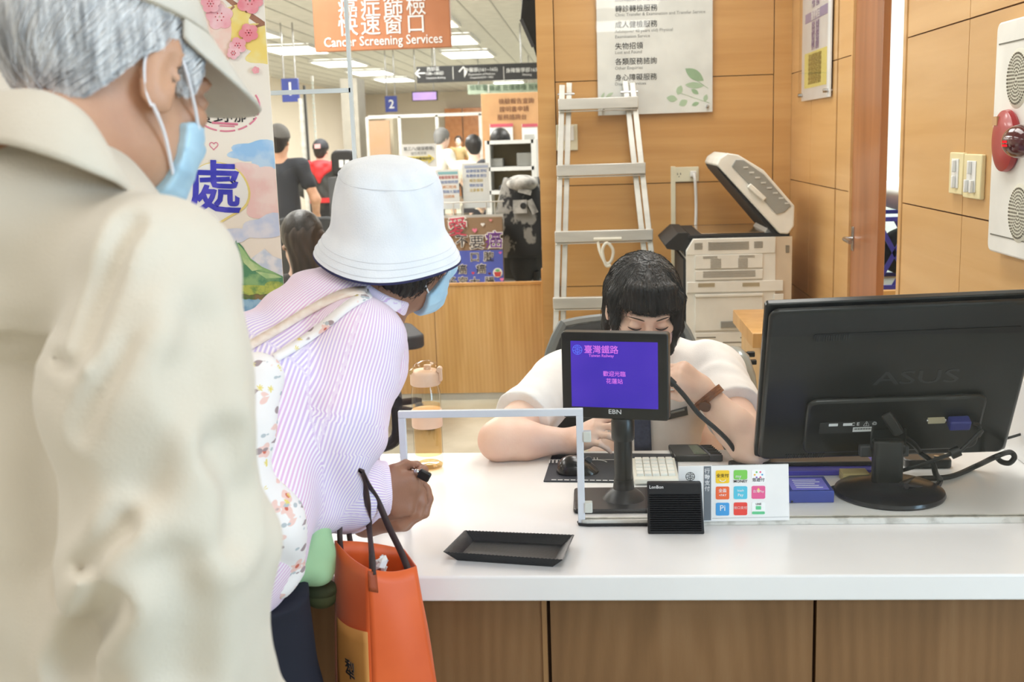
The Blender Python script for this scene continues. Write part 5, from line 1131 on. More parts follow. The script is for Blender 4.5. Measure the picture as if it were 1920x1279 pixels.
def hand_parts(O, X, Y, Z, curl, sc=1.0, spread=.10, thumb=None, r=1.0):
    """palm and five fingers as smooth cones; curl: (a1,a2,a3) degrees for index..little"""
    O, Y = np.array(O, float), nrm(Y); X = np.array(X, float); X = nrm(X - Y * (X @ Y)); Zt = np.array(Z, float); Zt = nrm(Zt - Y * (Zt @ Y) - X * (Zt @ X))
    L = lambda x, y, z: O + (X * x + Y * y + Zt * z) * sc
    kx = (.031, .011, -.009, -.028); ky = (.084, .088, .083, .073); ln = ((.043, .026, .020), (.047, .030, .021), (.043, .028, .020), (.033, .021, .018)); rr = (.0095, .0098, .0092, .0082)
    palm = U(.022, *[cone(L(kx[i] * .55, .005, 0), L(kx[i], ky[i], 0), .0145 * sc, .0115 * sc) for i in range(4)], cone(L(.012, .02, -.006), L(.026, .06, -.008), .015 * sc, .012 * sc), cone(L(-.014, .02, -.006), L(-.022, .06, -.006), .014 * sc, .011 * sc))
    fs = []; pts = [L(0, 0, 0)]
    for i in range(4):
        p = L(kx[i], ky[i], 0); a = 0; seg = []
        sp = (1.2, .3, -.5, -1.3)[i] * spread
        for j in range(3):
            a += math.radians(curl[i][j]); d = (Y * math.cos(a) - Zt * math.sin(a)) + X * sp * math.cos(a); d = nrm(d); q = p + d * ln[i][j] * sc
            seg.append(cone(p, q, rr[i] * sc * r * (1.0, .95, .88)[j] * 1.02, rr[i] * sc * r * (.93, .86, .74)[j])); p = q
        fs.append(U(.004, *seg)); pts.append(p)
    th = thumb or ((.02, .022, -.008), (.046, .05, -.016), (.055, .082, -.022), (.05, .106, -.028))
    t = [L(*q) for q in th]; fs.append(U(.005, cone(t[0], t[1], .0155 * sc, .0125 * sc), cone(t[1], t[2], .0118 * sc, .0102 * sc), cone(t[2], t[3], .0102 * sc, .0082 * sc))); pts += t
    def fingers(P):
        d = fs[0](P)
        for g in fs[1:]: d = smin(d, g(P), .0022)
        return d
    return U(.010, palm, fingers), pts, L
def skin(name, c, c2, sss=.12): return mat(name, c, .5, col2=c2, scale=14, sss=sss, lo=.3, hi=.7, bump=.08, bscale=260)
M_SKIN_Y, M_SKIN_W, M_SKIN_O = skin('skin_light', (238, 204, 184), (230, 190, 170)), skin('skin_tan', (164, 118, 92), (142, 98, 76)), skin('skin_old', (204, 158, 128), (184, 136, 108))
def hairmat(name, a, b_, axis=(1, 1, .15), rough=.45):
    return mat(name, b_, rough, col2=a, scale=60, stretch=axis, lo=.3, hi=.7, bump=.5, bscale=90)
M_HAIR_B = hairmat('hair_black', (16, 14, 15), (40, 36, 36)); M_HAIR_G = hairmat('hair_grey', (150, 148, 148), (226, 224, 222)); M_HAIR_D = hairmat('hair_dark', (22, 18, 16), (44, 36, 32))
M_MASKB = mat('mask_blue', (186, 220, 238), .7, col2=(174, 210, 232), scale=40); M_MASKP = mat('mask_pink', (238, 206, 204), .7); M_LOOP = mat('mask_loop', (246, 246, 248), .6)

def mask_obj(H, base, m, parent, s=1.0, top=.0, depth=.0105, side=.012, low=-.115, seam=True, h=.003, slant=.12):
    """pleated face mask wrapped around nose, cheeks and chin"""
    C = lambda *p: H(*(np.array(p) * s))
    body = U(.02, grow(base, depth * s), cone(C(0, .085, -.008), C(0, .112, -.04), .014 * s, .017 * s))
    f = both(body, half(C(0, side, 0), -H.y), .004); f = both(f, half(C(0, .06, top), H.z - H.y * slant), .004); f = both(f, half(C(0, .05, low), -H.z), .004)
    pl = lambda P: -.0012 * np.maximum(np.sin((P - H.o) @ H.z * 2 * PI / (.021 * s)), .2)
    lo, hi = bounds([C(x, y, z) for x in (-.09, .09) for y in (-.01, .14) for z in (-.13, .03)], .005)
    return sobj('face_mask', disp(f, pl), lo, hi, h, m, parent)

# ------------------------------------------------------------------ the clerk
hf = nrm(A3(.10, -.90, -.38)); eyes = A3(*at(1216, 609, 2.585)); H = Frame(eyes - hf * .088, hf, (0, 0, 1)); H = Frame(H.o - H.z * .003, hf, (0.04, 0, 1))
hd, hb = head_sdf(H)
PEL, CH = A3(.17, 3.02, .635), A3(.165, 2.86, .79)
SL, SR = A3(*at(1056, 712, 2.80)), A3(*at(1338, 696, 2.79))
EL, WL = A3(*onz(936, 826, .757)), A3(*onz(1072, 827, .748)); ER, WR = A3(*onz(1408, 838, .758)), A3(*at(1316, 731, 2.46))
NB = A3(.155, 2.80, .865)
yl = A3(*at(1122, 806, WL[1] - .055)) - WL
handL, ptL, _ = hand_parts(WL, (-.1, .9, .3), yl, (-.1, -.25, 1), ((18, 38, 25), (22, 42, 28), (26, 45, 30), (28, 46, 30)), .92, .16)
yr_ = A3(*at(1262, 692, WR[1] - .045)) - WR
handR, ptR, _ = hand_parts(WR, (-.35, -.75, -.5), yr_, (.25, -.45, .85), ((52, 62, 30), (60, 62, 35), (64, 66, 35), (66, 64, 35)), .92, .05, thumb=((.018, .022, -.008), (.042, .052, -.02), (.042, .078, -.042), (.03, .096, -.056)))
core = U(.05, cone(PEL, CH, .135, .125), ell(CH + (0, -.01, .02), (.165, .105, .12)), cone(SL, SR, .055, .055))
neck = U(.03, cone(H(0, -.015, -.05), NB, .052, .058), cone(NB, CH, .06, .08))
thL = U(.03, cone(PEL + (-.08, 0, -.0), A3(.02, 2.66, .585), .08, .062), cone(A3(.02, 2.66, .585), A3(.03, 2.72, .10), .055, .04), cone(A3(.03, 2.72, .05), A3(.03, 2.60, .04), .038, .03))
thR = U(.03, cone(PEL + (.08, 0, -.0), A3(.3, 2.66, .585), .08, .062), cone(A3(.3, 2.66, .585), A3(.29, 2.72, .10), .055, .04), cone(A3(.29, 2.72, .05), A3(.29, 2.60, .04), .038, .03))
armL = U(.02, cone(SL, EL, .052, .046), cone(EL, EL + (WL - EL) * .35, .046, .044), cone(EL + (WL - EL) * .35, WL, .044, .027))
armR = U(.02, cone(SR, ER, .052, .044), cone(ER, ER + (WR - ER) * .35, .044, .042), cone(ER + (WR - ER) * .35, WR, .042, .026))
clerk_f = U(.02, U(.03, core, neck, armL, armR, thL, thR), hd, handL, handR)
lo, hi = bounds([H(0, 0, .13), H(.1, .12, 0), EL, ER, WL, WR, PEL, (0, 2.55, .012), (.3, 3.1, .3)] + ptL + ptR, .07); lo[2] = .008
clerk = sobj('person', clerk_f, lo, hi, .0042, M_SKIN_Y, own=(.17, 2.95, 0), relax=1)
tag(clerk, 'seated clerk with black fringe and white short sleeved shirt behind the counter', 'person')
# shirt
hemL = SL + (EL - SL) * .66; hemR = SR + (ER - SR) * .60
slv = U(.02, cone(SL, hemL, .072, .073), cone(SR, hemR, .072, .072))
slv = cut(slv, half(hemL - nrm(EL - SL) * .0, -(EL - SL)) if False else both(half(hemL, -(EL - SL)), ell(hemL + (EL - SL) * .2, (.13, .13, .13))), .002)
slv = cut(slv, both(half(hemR, -(ER - SR)), ell(hemR + (ER - SR) * .2, (.13, .13, .13))), .002)
tor = U(.05, cone(PEL + (0, 0, -.02), CH, .15, .137), ell(CH + (0, -.012, .018), (.18, .12, .125)), cone(SL, SR, .066, .066), cone(CH + (0, -.04, 0), CH + (0, -.06, -.16), .10, .115))
collar = both(U(.02, cone(NB + (0, -.005, .03), NB + (0, -.01, -.03), .066, .09)), half(NB + (0, 0, .028), (0, .35, 1)))
shirt_f = disp(U(.02, U(.035, tor, slv), collar), lambda P: wrk(.0035, (.6, .2, .8), 55, (.8, -.3, -.4), 24)(P) + wrk(.002, (.3, .9, -.5), 95, (.2, .4, .8), 40, 1)(P))
shirt_f = both(shirt_f, half((0, 0, .56), (0, 0, -1)), .003)
lo, hi = bounds([hemL, hemR, SL, SR, PEL, NB], .16); lo[2] = .48
M_SHIRTW = mat('shirt_white', (246, 242, 240), .8, col2=(238, 233, 231), scale=20, bump=.2, bscale=500, sheen=.2)
shirt = sobj('shirt', shirt_f, lo, hi, .0045, M_SHIRTW, clerk, relax=1)
# hair: cap with centre parting, fringe to the brows, side locks
hcap = U(.02, grow(ell(H(0, -.016, .032), (.082, .1, .086), H.R), .009), ell(H(0, -.06, -.03), (.082, .06, .09), H.R))
def facebox(P):
    q = (P - H.o) @ H.R; zb = .044 + .004 * np.sin(q[:, 0] * 160) + .05 * np.maximum(np.abs(q[:, 0]) - .05, 0) / .03 * 0
    return np.maximum(np.maximum(q[:, 2] - zb, .012 - q[:, 1] + .0), np.abs(q[:, 0]) - .066)
def locks(sx): return U(.012, cone(H(sx * .074, .045, .05), H(sx * .077, .058, -.02), .017, .013), cone(H(sx * .077, .058, -.02), H(sx * .068, .066, -.095), .013, .004), cone(H(sx * .07, .02, .04), H(sx * .084, .0, -.09), .02, .012))
fr = U(.007, *[q_ for i, x in enumerate(np.linspace(-.064, .064, 16)) if i not in (6, 10) for q_ in (cone(H(x * .35, .015, .112), H(x * .8, .078 - 2.5 * x * x, .090), .008, .011), cone(H(x * .8, .078 - 2.5 * x * x, .090), H(x, .099 - 7.0 * x * x, .050 + .006 * math.sin(x * 330) - 1.5 * x * x), .011, .0055))])
lk1 = U(.012, cone(H(.082, .03, .05), H(.078, .062, -.01), .014, .009), cone(H(.078, .062, -.01), H(.068, .068, -.05), .008, .003), cone(H(.07, -.03, .04), H(.08, -.04, -.09), .02, .012))
hair_f = U(.016, cut(hcap, facebox, .004), locks(-1), lk1, fr)
hair_f = disp(hair_f, lambda P: (lambda q: .0011 * np.sin(np.arctan2(q[:, 0], q[:, 1] + .01) * 70 + 4 * np.sin(q[:, 2] * 40)) + .0008 * np.sin(np.arctan2(q[:, 0], q[:, 1] + .01) * 133))((P - H.o) @ H.R))
lo, hi = bounds([H(x, y, z) for x in (-.11, .11) for y in (-.14, .13) for z in (-.13, .15)], .01)
sobj('hair', hair_f, lo, hi, .0026, M_HAIR_B, clerk)
def fl(P): q = (P - H.o) @ H.R; v = np.stack([q[:, 0] * 1.2, np.where(q[:, 1] > 0, .25, -.3), -.35 - 1.2 * np.maximum(.09 - q[:, 2], 0) / .09], 1); return v @ H.R.T
strands('hair_strands', hair_f, sobj.V[(((sobj.V - H.o) @ H.R)[:, 2] > -.02)], fl, 2600, .045, .0007, M_HAIR_B, clerk, .0016, 3)
mask_obj(H, hb, M_MASKP, clerk, top=-.020)
M_LINER = mat('lash_dark', (48, 36, 32), .6); M_BROW = mat('brow_dark', (74, 58, 50), .7)
for sx in (-1, 1):
    e = [H(sx * (.017 + .0052 * i), .0965 - .0016 * (i - 2.2) ** 2 * .5, -.0045 + .0012 * (1 - ((i - 3) / 3) ** 2) * -1.5) for i in range(7)]
    obj('eyelashes', MB().tube(e, [.0008, .0016, .0019, .0019, .0018, .0015, .0007], 6), M_LINER, clerk)
    b = [H(sx * (.014 + .0062 * i), .103 - .0011 * i * i * .55, .022 + .0035 * math.sin(i / 6 * PI)) for i in range(7)]
    obj('eyebrow', MB().tube(b, [.0012, .0022, .0024, .0023, .002, .0015, .0006], 6, flat=.7), M_BROW, clerk)
obj('mask_loop', MB().tube(smooth([H(-.062, .03, -.035), H(-.076, .0, -.01), H(-.084, -.01, .02)], 5), .0016, 6), M_LOOP, clerk)
# tie, name badge, pocket edge, collar points, watch
def patch(f, px, m, nm, parent, off=.003, n=(10, 10), thick=.002):
    (x0, y0), (x1, y1), (x2, y2), (x3, y3) = px; k = MB(); pts = []
    for i in range(n[0] + 1):
        for j in range(n[1] + 1):
            u, v = i / n[0], j / n[1]; x = (x0 * (1 - u) + x1 * u) * (1 - v) + (x3 * (1 - u) + x2 * u) * v; y = (y0 * (1 - u) + y1 * u) * (1 - v) + (y3 * (1 - u) + y2 * u) * v
            q = hit(f, x, y); q = q - nrm(_ray(x, y)) * off if q is not None else A3(*at(x, y, 2.6)); pts.append(q)
    w_ = n[1] + 1; k.add(pts, [(i * w_ + j, i * w_ + j + 1, (i + 1) * w_ + j + 1, (i + 1) * w_ + j) for i in range(n[0]) for j in range(n[1])]); return obj(nm, k, m, parent, solid=thick, ang=60)
patch(shirt_f, [(1186, 700), (1216, 700), (1222, 846), (1190, 848)], mat('tie_navy', (62, 72, 104), .6, col2=(48, 56, 86), scale=160), 'tie', clerk, .006)
bdg = patch(shirt_f, [(1251, 772), (1288, 762), (1290, 778), (1253, 787)], M_DARKGREY, 'name_badge', clerk, .006, (6, 3))
patch(shirt_f, [(1258, 773), (1283, 766.5), (1284, 770), (1259, 776.5)], M_GREYINK, 'badge_text', bdg, .010, (6, 2), .001)
wc_ = WR + (ER - WR) * .14; ax = nrm(WR - ER); k = MB(); tx_ = nrm(np.cross(ax, (0, 0, 1))); ty_ = np.cross(ax, tx_)
def ring(c, r, w__, n=24, k=None):
    k = k or MB(); vs = []
    for d, rr in ((-w__ / 2, r), (w__ / 2, r), (w__ / 2, r + .004), (-w__ / 2, r + .004)):
        vs += [c + ax * d + (tx_ * math.cos(2 * PI * i / n) + ty_ * math.sin(2 * PI * i / n)) * rr for i in range(n)]
    return k.add(vs, [(j * n + i, j * n + (i + 1) % n, ((j + 1) % 4) * n + (i + 1) % n, ((j + 1) % 4) * n + i) for j in range(4) for i in range(n)])
wt = thing('wrist_watch', "brown banded watch on the clerk's raised wrist", 'watch', tuple(wc_))
k = MB()
for j in range(3): ring(wc_ + ax * (j - 1) * .0062, .0335, .0056, 26, k)
obj('band', k, mat('watch_wood', (140, 84, 48), .45, col2=(112, 64, 36), scale=120), wt)
fd = nrm(ty_ * .4 - A3(0, 1, 0) * .9); obj('dial', MB().tube([wc_ + fd * .034, wc_ + fd * .041], .013, 20), mat('watch_dial', (96, 60, 40), .3), wt)

# ------------------------------------------------------------------ the woman in the bucket hat
Aup = nrm(A3(.05, -.27, .96)); HB = A3(*at(727, 430, 1.895)); hf = nrm(A3(.80, .58, .06)); H = Frame(HB - Aup * .052 + hf * .014, hf, Aup)
hd, hb = head_sdf(H, .92, ears=0)
NB = A3(*at(690, 572, 1.88)); SR_ = A3(*at(672, 642, 1.775)); E_ = A3(*at(580, 925, 1.735)); W_ = A3(*at(690, 927, 1.865)); SL_ = A3(*at(700, 650, 1.965)); EL_ = A3(*at(640, 905, 1.96)); WL_ = A3(*at(684, 978, 1.93))
T1, T2, T3 = A3(*at(625, 610, 1.87)), A3(*at(478, 770, 1.75)), A3(*at(400, 1000, 1.60))
yw = nrm(A3(.86, .30, -.05)); handR, ptR, LR = hand_parts(W_, (.15, -.15, 1), yw, (.15, -.93, .25), ((42, 72, 45), (58, 80, 50), (64, 84, 50), (66, 84, 50)), .90, .03, thumb=((.018, .022, -.008), (.044, .05, -.012), (.046, .078, -.03), (.036, .100, -.044)), r=1.08)
handL, ptL, LL_ = hand_parts(WL_, (.1, -.85, .3), nrm(A3(.93, -.12, -.02)), (.0, -.25, -1), ((28, 44, 24), (30, 46, 26), (34, 46, 28), (38, 48, 28)), .90, .05, r=1.08)
LK, LF = A3(T3[0] + .05, 1.66, .42), A3(T3[0] + .06, 1.55, .05)
RK, RF = A3(T3[0] - .03, 1.56, .42), A3(T3[0] - .05, 1.42, .05)
wbody = U(.02, U(.04, cone(T1, T2, .085, .125), cone(T2, T3, .125, .13), cone(H(0, -.015, -.05), NB, .05, .055), cone(NB, T1, .06, .08), cone(SR_, SL_, .05, .05), cone(SR_, E_, .05, .042), cone(E_, W_, .042, .028), cone(SL_, EL_, .048, .04), cone(EL_, WL_, .04, .027),
          cone(T3 + (.02, .03, -.03), LK, .08, .06), cone(LK, LF, .058, .038), cone(LF, LF + (.14, .05, -.012), .036, .028), cone(T3 + (-.02, -.04, -.03), RK, .09, .06), cone(RK, RF, .058, .038), cone(RF, RF + (.14, .05, -.012), .036, .028)), hd, handR, handL)
lo, hi = bounds([H(0, 0, .13), H(0, .13, 0), H(0, -.12, 0), E_, W_, WL_, T3, LF, RF, LF + (.14, .05, -.03)] + ptR + ptL, .05); lo = np.minimum(lo, T3 - .17); lo[2] = .004
woman = sobj('person', wbody, lo, hi, .0040, M_SKIN_W, own=(T3[0] + .05, 1.5, 0), relax=1)
tag(woman, 'woman in a white bucket hat leaning over the counter in a pink striped shirt', 'person')
# striped shirt
SM = A3(*at(628, 790, 1.735))
arm_b = [(SR_, SM, .078, .086), (SM, E_, .086, .070), (E_, A3(*at(655, 928, 1.80)), .068, .062), (A3(*at(655, 928, 1.80)), A3(*at(712, 918, 1.865)), .060, .044)]
tor_b = [(T1, T2, .100, .142), (T2, T3, .142, .150), (NB + (-.03, 0, -.01), T1, .066, .095)]
lf_b = [(SL_, EL_, .062, .058), (EL_, A3(*at(700, 950, 1.955)), .055, .036), (SL_ + (0, -.05, 0), A3(*at(700, 700, 1.90)), .07, .06)]
sl_f = U(.02, *[cone(*q) for q in arm_b]); to_f = U(.05, *[cone(*q) for q in tor_b], *[cone(*q) for q in lf_b[2:]]); lf_f = U(.02, *[cone(*q) for q in lf_b[:2]])
col_f = both(cone(NB + (-.012, 0, -.03), NB + (.022, .0, .042), .070, .062), half(NB + (.02, 0, .038), (.55, 0, .85)), .003)
cuff_f = cone(A3(*at(706, 919, 1.86)), A3(*at(724, 917, 1.875)), .048, .047)
wr = lambda P: wrk(.0045, (.75, .1, -.65), 50, (.6, .3, .7), 21)(P) + wrk(.003, (.2, .5, .85), 72, (.9, .1, -.3), 30, 2)(P)
wsh_f = U(.012, disp(U(.022, U(.03, to_f, lf_f), sl_f), wr), cuff_f, col_f)
wsh_f = cut(wsh_f, both(half(A3(*at(727, 917, 1.877)), -yw), ell(A3(*at(760, 915, 1.90)), (.08, .12, .1))), .002)
def bones(P):
    best = np.full(len(P), 9.); out = np.zeros(len(P)); sec = np.full(len(P), 9.)
    for i, (a, b, ra, rb) in enumerate(arm_b + tor_b + lf_b):
        d = b - a; L = np.linalg.norm(d); d = d / L; t = np.clip((P - a) @ d, 0, L); q = P - a - t[:, None] * d; s = np.linalg.norm(q, axis=1) - (ra + (rb - ra) * t / L)
        r0 = A3(0, 1, 0) - d * d[1]; r0 = nrm(r0); r1 = np.cross(d, r0); ang = np.arctan2(q @ r1, q @ r0); rad = .085 if i < 4 else .13 if i < 7 else .06
        m = s < best; best[m] = s[m]; out[m] = (ang * rad)[m]
    return out
k = NT('shirt_striped'); b = k.n('ShaderNodeBsdfPrincipled'); k.l(b.outputs[0], k.out.inputs[0]); b.inputs['Roughness'].default_value = .8; b.inputs['Sheen Weight'].default_value = .2
an = k.n('ShaderNodeAttribute', attribute_name='stripe'); mu = k.n('ShaderNodeMath', operation='MULTIPLY'); k.l(an.outputs['Fac'], mu.inputs[0]); mu.inputs[1].default_value = 2 * PI / .0064
si = k.n('ShaderNodeMath', operation='SINE'); k.l(mu.outputs[0], si.inputs[0]); ad = k.n('ShaderNodeMath', operation='MULTIPLY_ADD'); k.l(si.outputs[0], ad.inputs[0]); ad.inputs[1].default_value = .5; ad.inputs[2].default_value = .5
tc = k.n('ShaderNodeTexCoord'); nz = k.n('ShaderNodeTexNoise'); nz.inputs['Scale'].default_value = 5; k.l(tc.outputs['Object'], nz.inputs[0])
ca_ = k.ramp(nz.outputs['Fac'], [(.4, (232, 190, 222)), (.6, (212, 194, 234))]); mx = k.n('ShaderNodeMixRGB'); k.l(k.ramp(ad.outputs[0], [(.42, (0, 0, 0)), (.62, (255, 255, 255))]), mx.inputs[0]); k.l(ca_, mx.inputs[2]); mx.inputs[1].default_value = lin((250, 240, 246)); k.l(mx.outputs[0], b.inputs['Base Color'])
lo, hi = bounds([q for bb in arm_b + tor_b + lf_b for q in bb[:2]], .16)
wshirt = sobj('shirt', wsh_f, lo, hi, .0045, k.m, woman, attr=bones, relax=1)
# bucket hat
Ht = Frame(HB, hf, Aup); Q = lambda r, a, z: Ht(r * math.cos(a), r * math.sin(a), z)
def lathe_f(prof, n=56, wob=0):
    k = MB(); m = len(prof); vs = []
    for i, (r, z) in enumerate(prof):
        for j in range(n):
            a = 2 * PI * j / n; w__ = wob * max(0, (r - .098) / .03); c = .0020 * math.sin(5 * a + 1.3) * (z > .02) * (z < .11) + .0024 * math.sin(9 * a + z * 60 + 2 * math.sin(3 * a)) * (.02 < z < .118); vs.append(Q(r + c, a, z + w__ * math.sin(3 * a + .6)))
    return k.add(vs, [(i * n + j, i * n + (j + 1) % n, (i + 1) * n + (j + 1) % n, (i + 1) * n + j) for i in range(m - 1) for j in range(n)] + [tuple(range((m - 1) * n, m * n))])
hat = thing('bucket_hat', 'white cotton bucket hat with a navy underside worn by the leaning woman', 'hat', tuple(HB))
M_HAT = mat('hat_white', (244, 246, 250), .85, col2=(236, 239, 245), scale=16, bump=.25, bscale=420)
prof = [(.128, -.046), (.122, -.034), (.113, -.019), (.104, -.006), (.0985, .003), (.097, .02), (.0955, .04), (.0925, .06), (.0885, .08), (.084, .094), (.077, .106), (.066, .114), (.048, .1195), (.025, .122), (.004, .1225)]
obj('crown_and_brim', lathe_f(prof, wob=.004), M_HAT, hat, sub=1, ang=70)
obj('brim_underside', lathe_f([(.1272, -.0465), (.1288, -.0500), (.126, -.0475), (.119, -.036), (.110, -.022), (.1, -.009), (.094, .0)], wob=.004), mat('hat_navy', (44, 44, 84), .85), hat, ang=70)
k = MB()
for r, z in ((.0985, .0025), (.084, .0945), (.1245, -.0390), (.1185, -.0285), (.1130, -.0195)): k.tube([Q(r + .0006 + .0022 * math.sin(5 * a + 1.3) * (z > .02), a, z + .004 * max(0, (r - .098) / .03) * math.sin(3 * a + .6)) for a in np.linspace(0, 2 * PI, 57)], .0007, 4, caps=False)
obj('stitching', k, mat('stitch_white', (236, 238, 243), .8), hat)
hair_f = U(.008, both(both(grow(ell(H(0, -.012, .032), (.071, .088, .082), H.R), .007), half(H(0, .035, 0), H.y)), half(H(0, 0, .014), H.z)), ell(H(.0, -.076, -.042), (.066, .046, .052), H.R), ell(H(.064, -.014, -.010), (.016, .050, .042), H.R), ell(H(.066, .04, .002), (.008, .022, .026), H.R), ell(H(-.064, .0, -.01), (.016, .045, .04), H.R))
hair_f = disp(hair_f, lambda P: .0016 * np.sin(((P - H.o) @ H.y) * 420 + 3 * np.sin(((P - H.o) @ H.z) * 60)))
lo, hi = bounds([H(x, y, z) for x in (-.09, .09) for y in (-.12, .08) for z in (-.12, .12)], .01); sobj('hair', hair_f, lo, hi, .003, M_HAIR_D, woman, big=True)
def fl(P): q = (P - H.o) @ H.R; return np.stack([q[:, 0] * 2, -.5 + 0 * q[:, 0], -1.0 + 0 * q[:, 0]], 1) @ H.R.T
strands('hair_strands', hair_f, sobj.V[(((sobj.V - H.o) @ H.R)[:, 2] < .0)], fl, 1100, .018, .0007, M_HAIR_D, woman, .004, 5, fray=.4)
mask_obj(H, hb, M_MASKB, woman, .95, top=-.040, side=.030, slant=.62)
obj('mask_loop', MB().tube(smooth([H(.060, .034, -.055), H(.069, .020, -.03), H(.074, .010, .0)], 5), .0016, 6), M_LOOP, woman)
# cross-body flower bag
k = NT('flower_cloth'); b = k.n('ShaderNodeBsdfPrincipled'); k.l(b.outputs[0], k.out.inputs[0]); b.inputs['Roughness'].default_value = .85
tc = k.n('ShaderNodeTexCoord'); col = None; prev = (248, 242, 240)
last = None
for sc_i, (sc_, th_, c_, off_) in enumerate(((26, .28, (244, 206, 196), 0), (26, .10, (214, 110, 90), 0), (23, .17, (168, 148, 150), 3.1), (31, .13, (190, 196, 200), 7.7), (34, .12, (236, 216, 120), 12.3))):
    mp = k.n('ShaderNodeMapping'); mp.inputs['Location'].default_value = (off_, off_ * .7, off_ * 1.3); k.l(tc.outputs['Object'], mp.inputs[0]); vo = k.n('ShaderNodeTexVoronoi'); vo.inputs['Scale'].default_value = sc_; k.l(mp.outputs[0], vo.inputs[0])
    sb = k.n('ShaderNodeVectorMath', operation='SUBTRACT'); k.l(mp.outputs[0], sb.inputs[0]); k.l(vo.outputs['Position'], sb.inputs[1]); sx_ = k.n('ShaderNodeSeparateXYZ'); k.l(sb.outputs[0], sx_.inputs[0])
    an_ = k.n('ShaderNodeMath', operation='ARCTAN2'); k.l(sx_.outputs[2], an_.inputs[0]); k.l(sx_.outputs[0], an_.inputs[1]); m5 = k.n('ShaderNodeMath', operation='MULTIPLY'); k.l(an_.outputs[0], m5.inputs[0]); m5.inputs[1].default_value = (5, 0, 2, 2, 8)[sc_i]
    cs = k.n('ShaderNodeMath', operation='COSINE'); k.l(m5.outputs[0], cs.inputs[0]); pe = k.n('ShaderNodeMath', operation='MULTIPLY_ADD'); k.l(cs.outputs[0], pe.inputs[0]); pe.inputs[1].default_value = (-.07, 0, -.14, -.11, -.06)[sc_i]; k.l(vo.outputs['Distance'], pe.inputs[2])
    r_ = k.ramp(pe.outputs[0], [(th_, (255, 255, 255)), (th_ + .03, (0, 0, 0))]); mx = k.n('ShaderNodeMixRGB'); k.l(r_, mx.inputs[0]); mx.inputs[2].default_value = lin(c_)
    if last is None: mx.inputs[1].default_value = lin(prev)
    else: k.l(last, mx.inputs[1])
    last = mx.outputs[0]
k.l(last, b.inputs['Base Color']); M_FLOWER = k.m
fbag = thing('shoulder_bag', "white flower print cloth bag hanging on the leaning woman's back and hip", 'bag', at(500, 850, 1.56))
bp = [A3(*at(486, 708, 1.60)), A3(*at(452, 800, 1.555)), A3(*at(446, 900, 1.53)), A3(*at(498, 985, 1.55)), A3(*at(540, 1066, 1.58))]
bag_f = disp(U(.03, cone(bp[0], bp[1], .038, .045), cone(bp[1], bp[2], .045, .04), cone(bp[2], bp[3], .045, .055), cone(bp[3], bp[4], .055, .026), cone(A3(*at(490, 1040, 1.56)), A3(*at(524, 1092, 1.57)), .045, .022)), wrk(.003, (.6, .2, .7), 70, (.8, 0, -.5), 30))
lo, hi = bounds(bp, .10); sobj('bag_body', bag_f, lo, hi, .005, M_FLOWER, fbag, relax=1)
scene_f = U(.001, wsh_f, bag_f)
def strap(pts, w__, m, nm, parent, f, off=.004):
    q = smooth([A3(x, y, 0) for x, y in pts], 5); vs = []
    for i, a in enumerate(q):
        d = nrm(q[min(i + 1, len(q) - 1)] - q[max(i - 1, 0)]); t = A3(-d[1], d[0], 0) * w__ / 2
        for s_ in (-1, 0, 1):
            e = a + t * s_; h_ = hit(f, e[0], e[1]); h_ = h_ if h_ is not None else A3(*at(e[0], e[1], 1.75)); vs.append(h_ - nrm(_ray(e[0], e[1])) * (off + .002 * (s_ == 0)))
    k = MB().add(vs, [(i * 3 + j, i * 3 + j + 1, i * 3 + j + 4, i * 3 + j + 3) for i in range(len(q) - 1) for j in range(2)]); return obj(nm, k, m, parent, solid=.003, ang=70)
strap([(688, 545), (640, 552), (580, 582), (520, 618), (448, 660)], 15, mat('strap_cream', (246, 232, 220), .85, col2=(230, 206, 190), scale=60), 'upper_strap', fbag, wsh_f)
strap([(694, 550), (655, 572), (605, 612), (560, 645), (515, 672)], 17, M_FLOWER, 'lower_strap', fbag, wsh_f)
# green hem, olive pouch, trousers
gh = U(.02, cone(at(592, 1000, 1.70), at(590, 1065, 1.68), .026, .032), cone(at(535, 1070, 1.65), at(603, 1040, 1.69), .032, .020))
lo, hi = bounds([at(588, 1005, 1.70), at(540, 1075, 1.66)], .07); sobj('green_hem', disp(gh, wrk(.002, (.9, .1, .2), 90, (0, 0, 1), 40)), lo, hi, .004, mat('cloth_green', (166, 204, 156), .85), woman, relax=1)
q = at(601, 1112, 1.715); po = thing('belt_pouch', 'small olive pouch hanging below the green hem, beside the orange bag', 'pouch', q)
obj('pouch', MB().ell(q, (.031, .02, .027), 20, 14), mat('pouch_olive', (84, 92, 60), .7), po); obj('flap', MB().ell((q[0], q[1] - .003, q[2] + .008), (.032, .021, .017), 20, 12), mat('flap_olive', (70, 78, 52), .7), po)
tr = U(.03, cone(T3 + (.02, .03, -.02), LK, .095, .085), cone(LK, LF + (0, 0, .03), .082, .07), cone(T3 + (-.02, -.04, -.02), RK, .105, .085), cone(RK, RF + (0, 0, .03), .082, .07), ell(T3 + (.02, 0, -.03), (.15, .13, .10)), cone(at(515, 1120, 1.62), at(540, 1290, 1.66), .05, .050))
tr = both(tr, half(at(540, 1106, 1.62), (.1, -.25, 1)))
tr = both(tr, half((0, 0, .07), (0, 0, -1)))
lo, hi = bounds([T3, LK, RK, LF, RF], .17); lo[2] = .06; sobj('trousers', disp(tr, wrk(.004, (.8, .2, .4), 50, (0, 0, 1), 22)), lo, hi, .007, mat('trousers_navy', (26, 28, 42), .85), woman, relax=1)
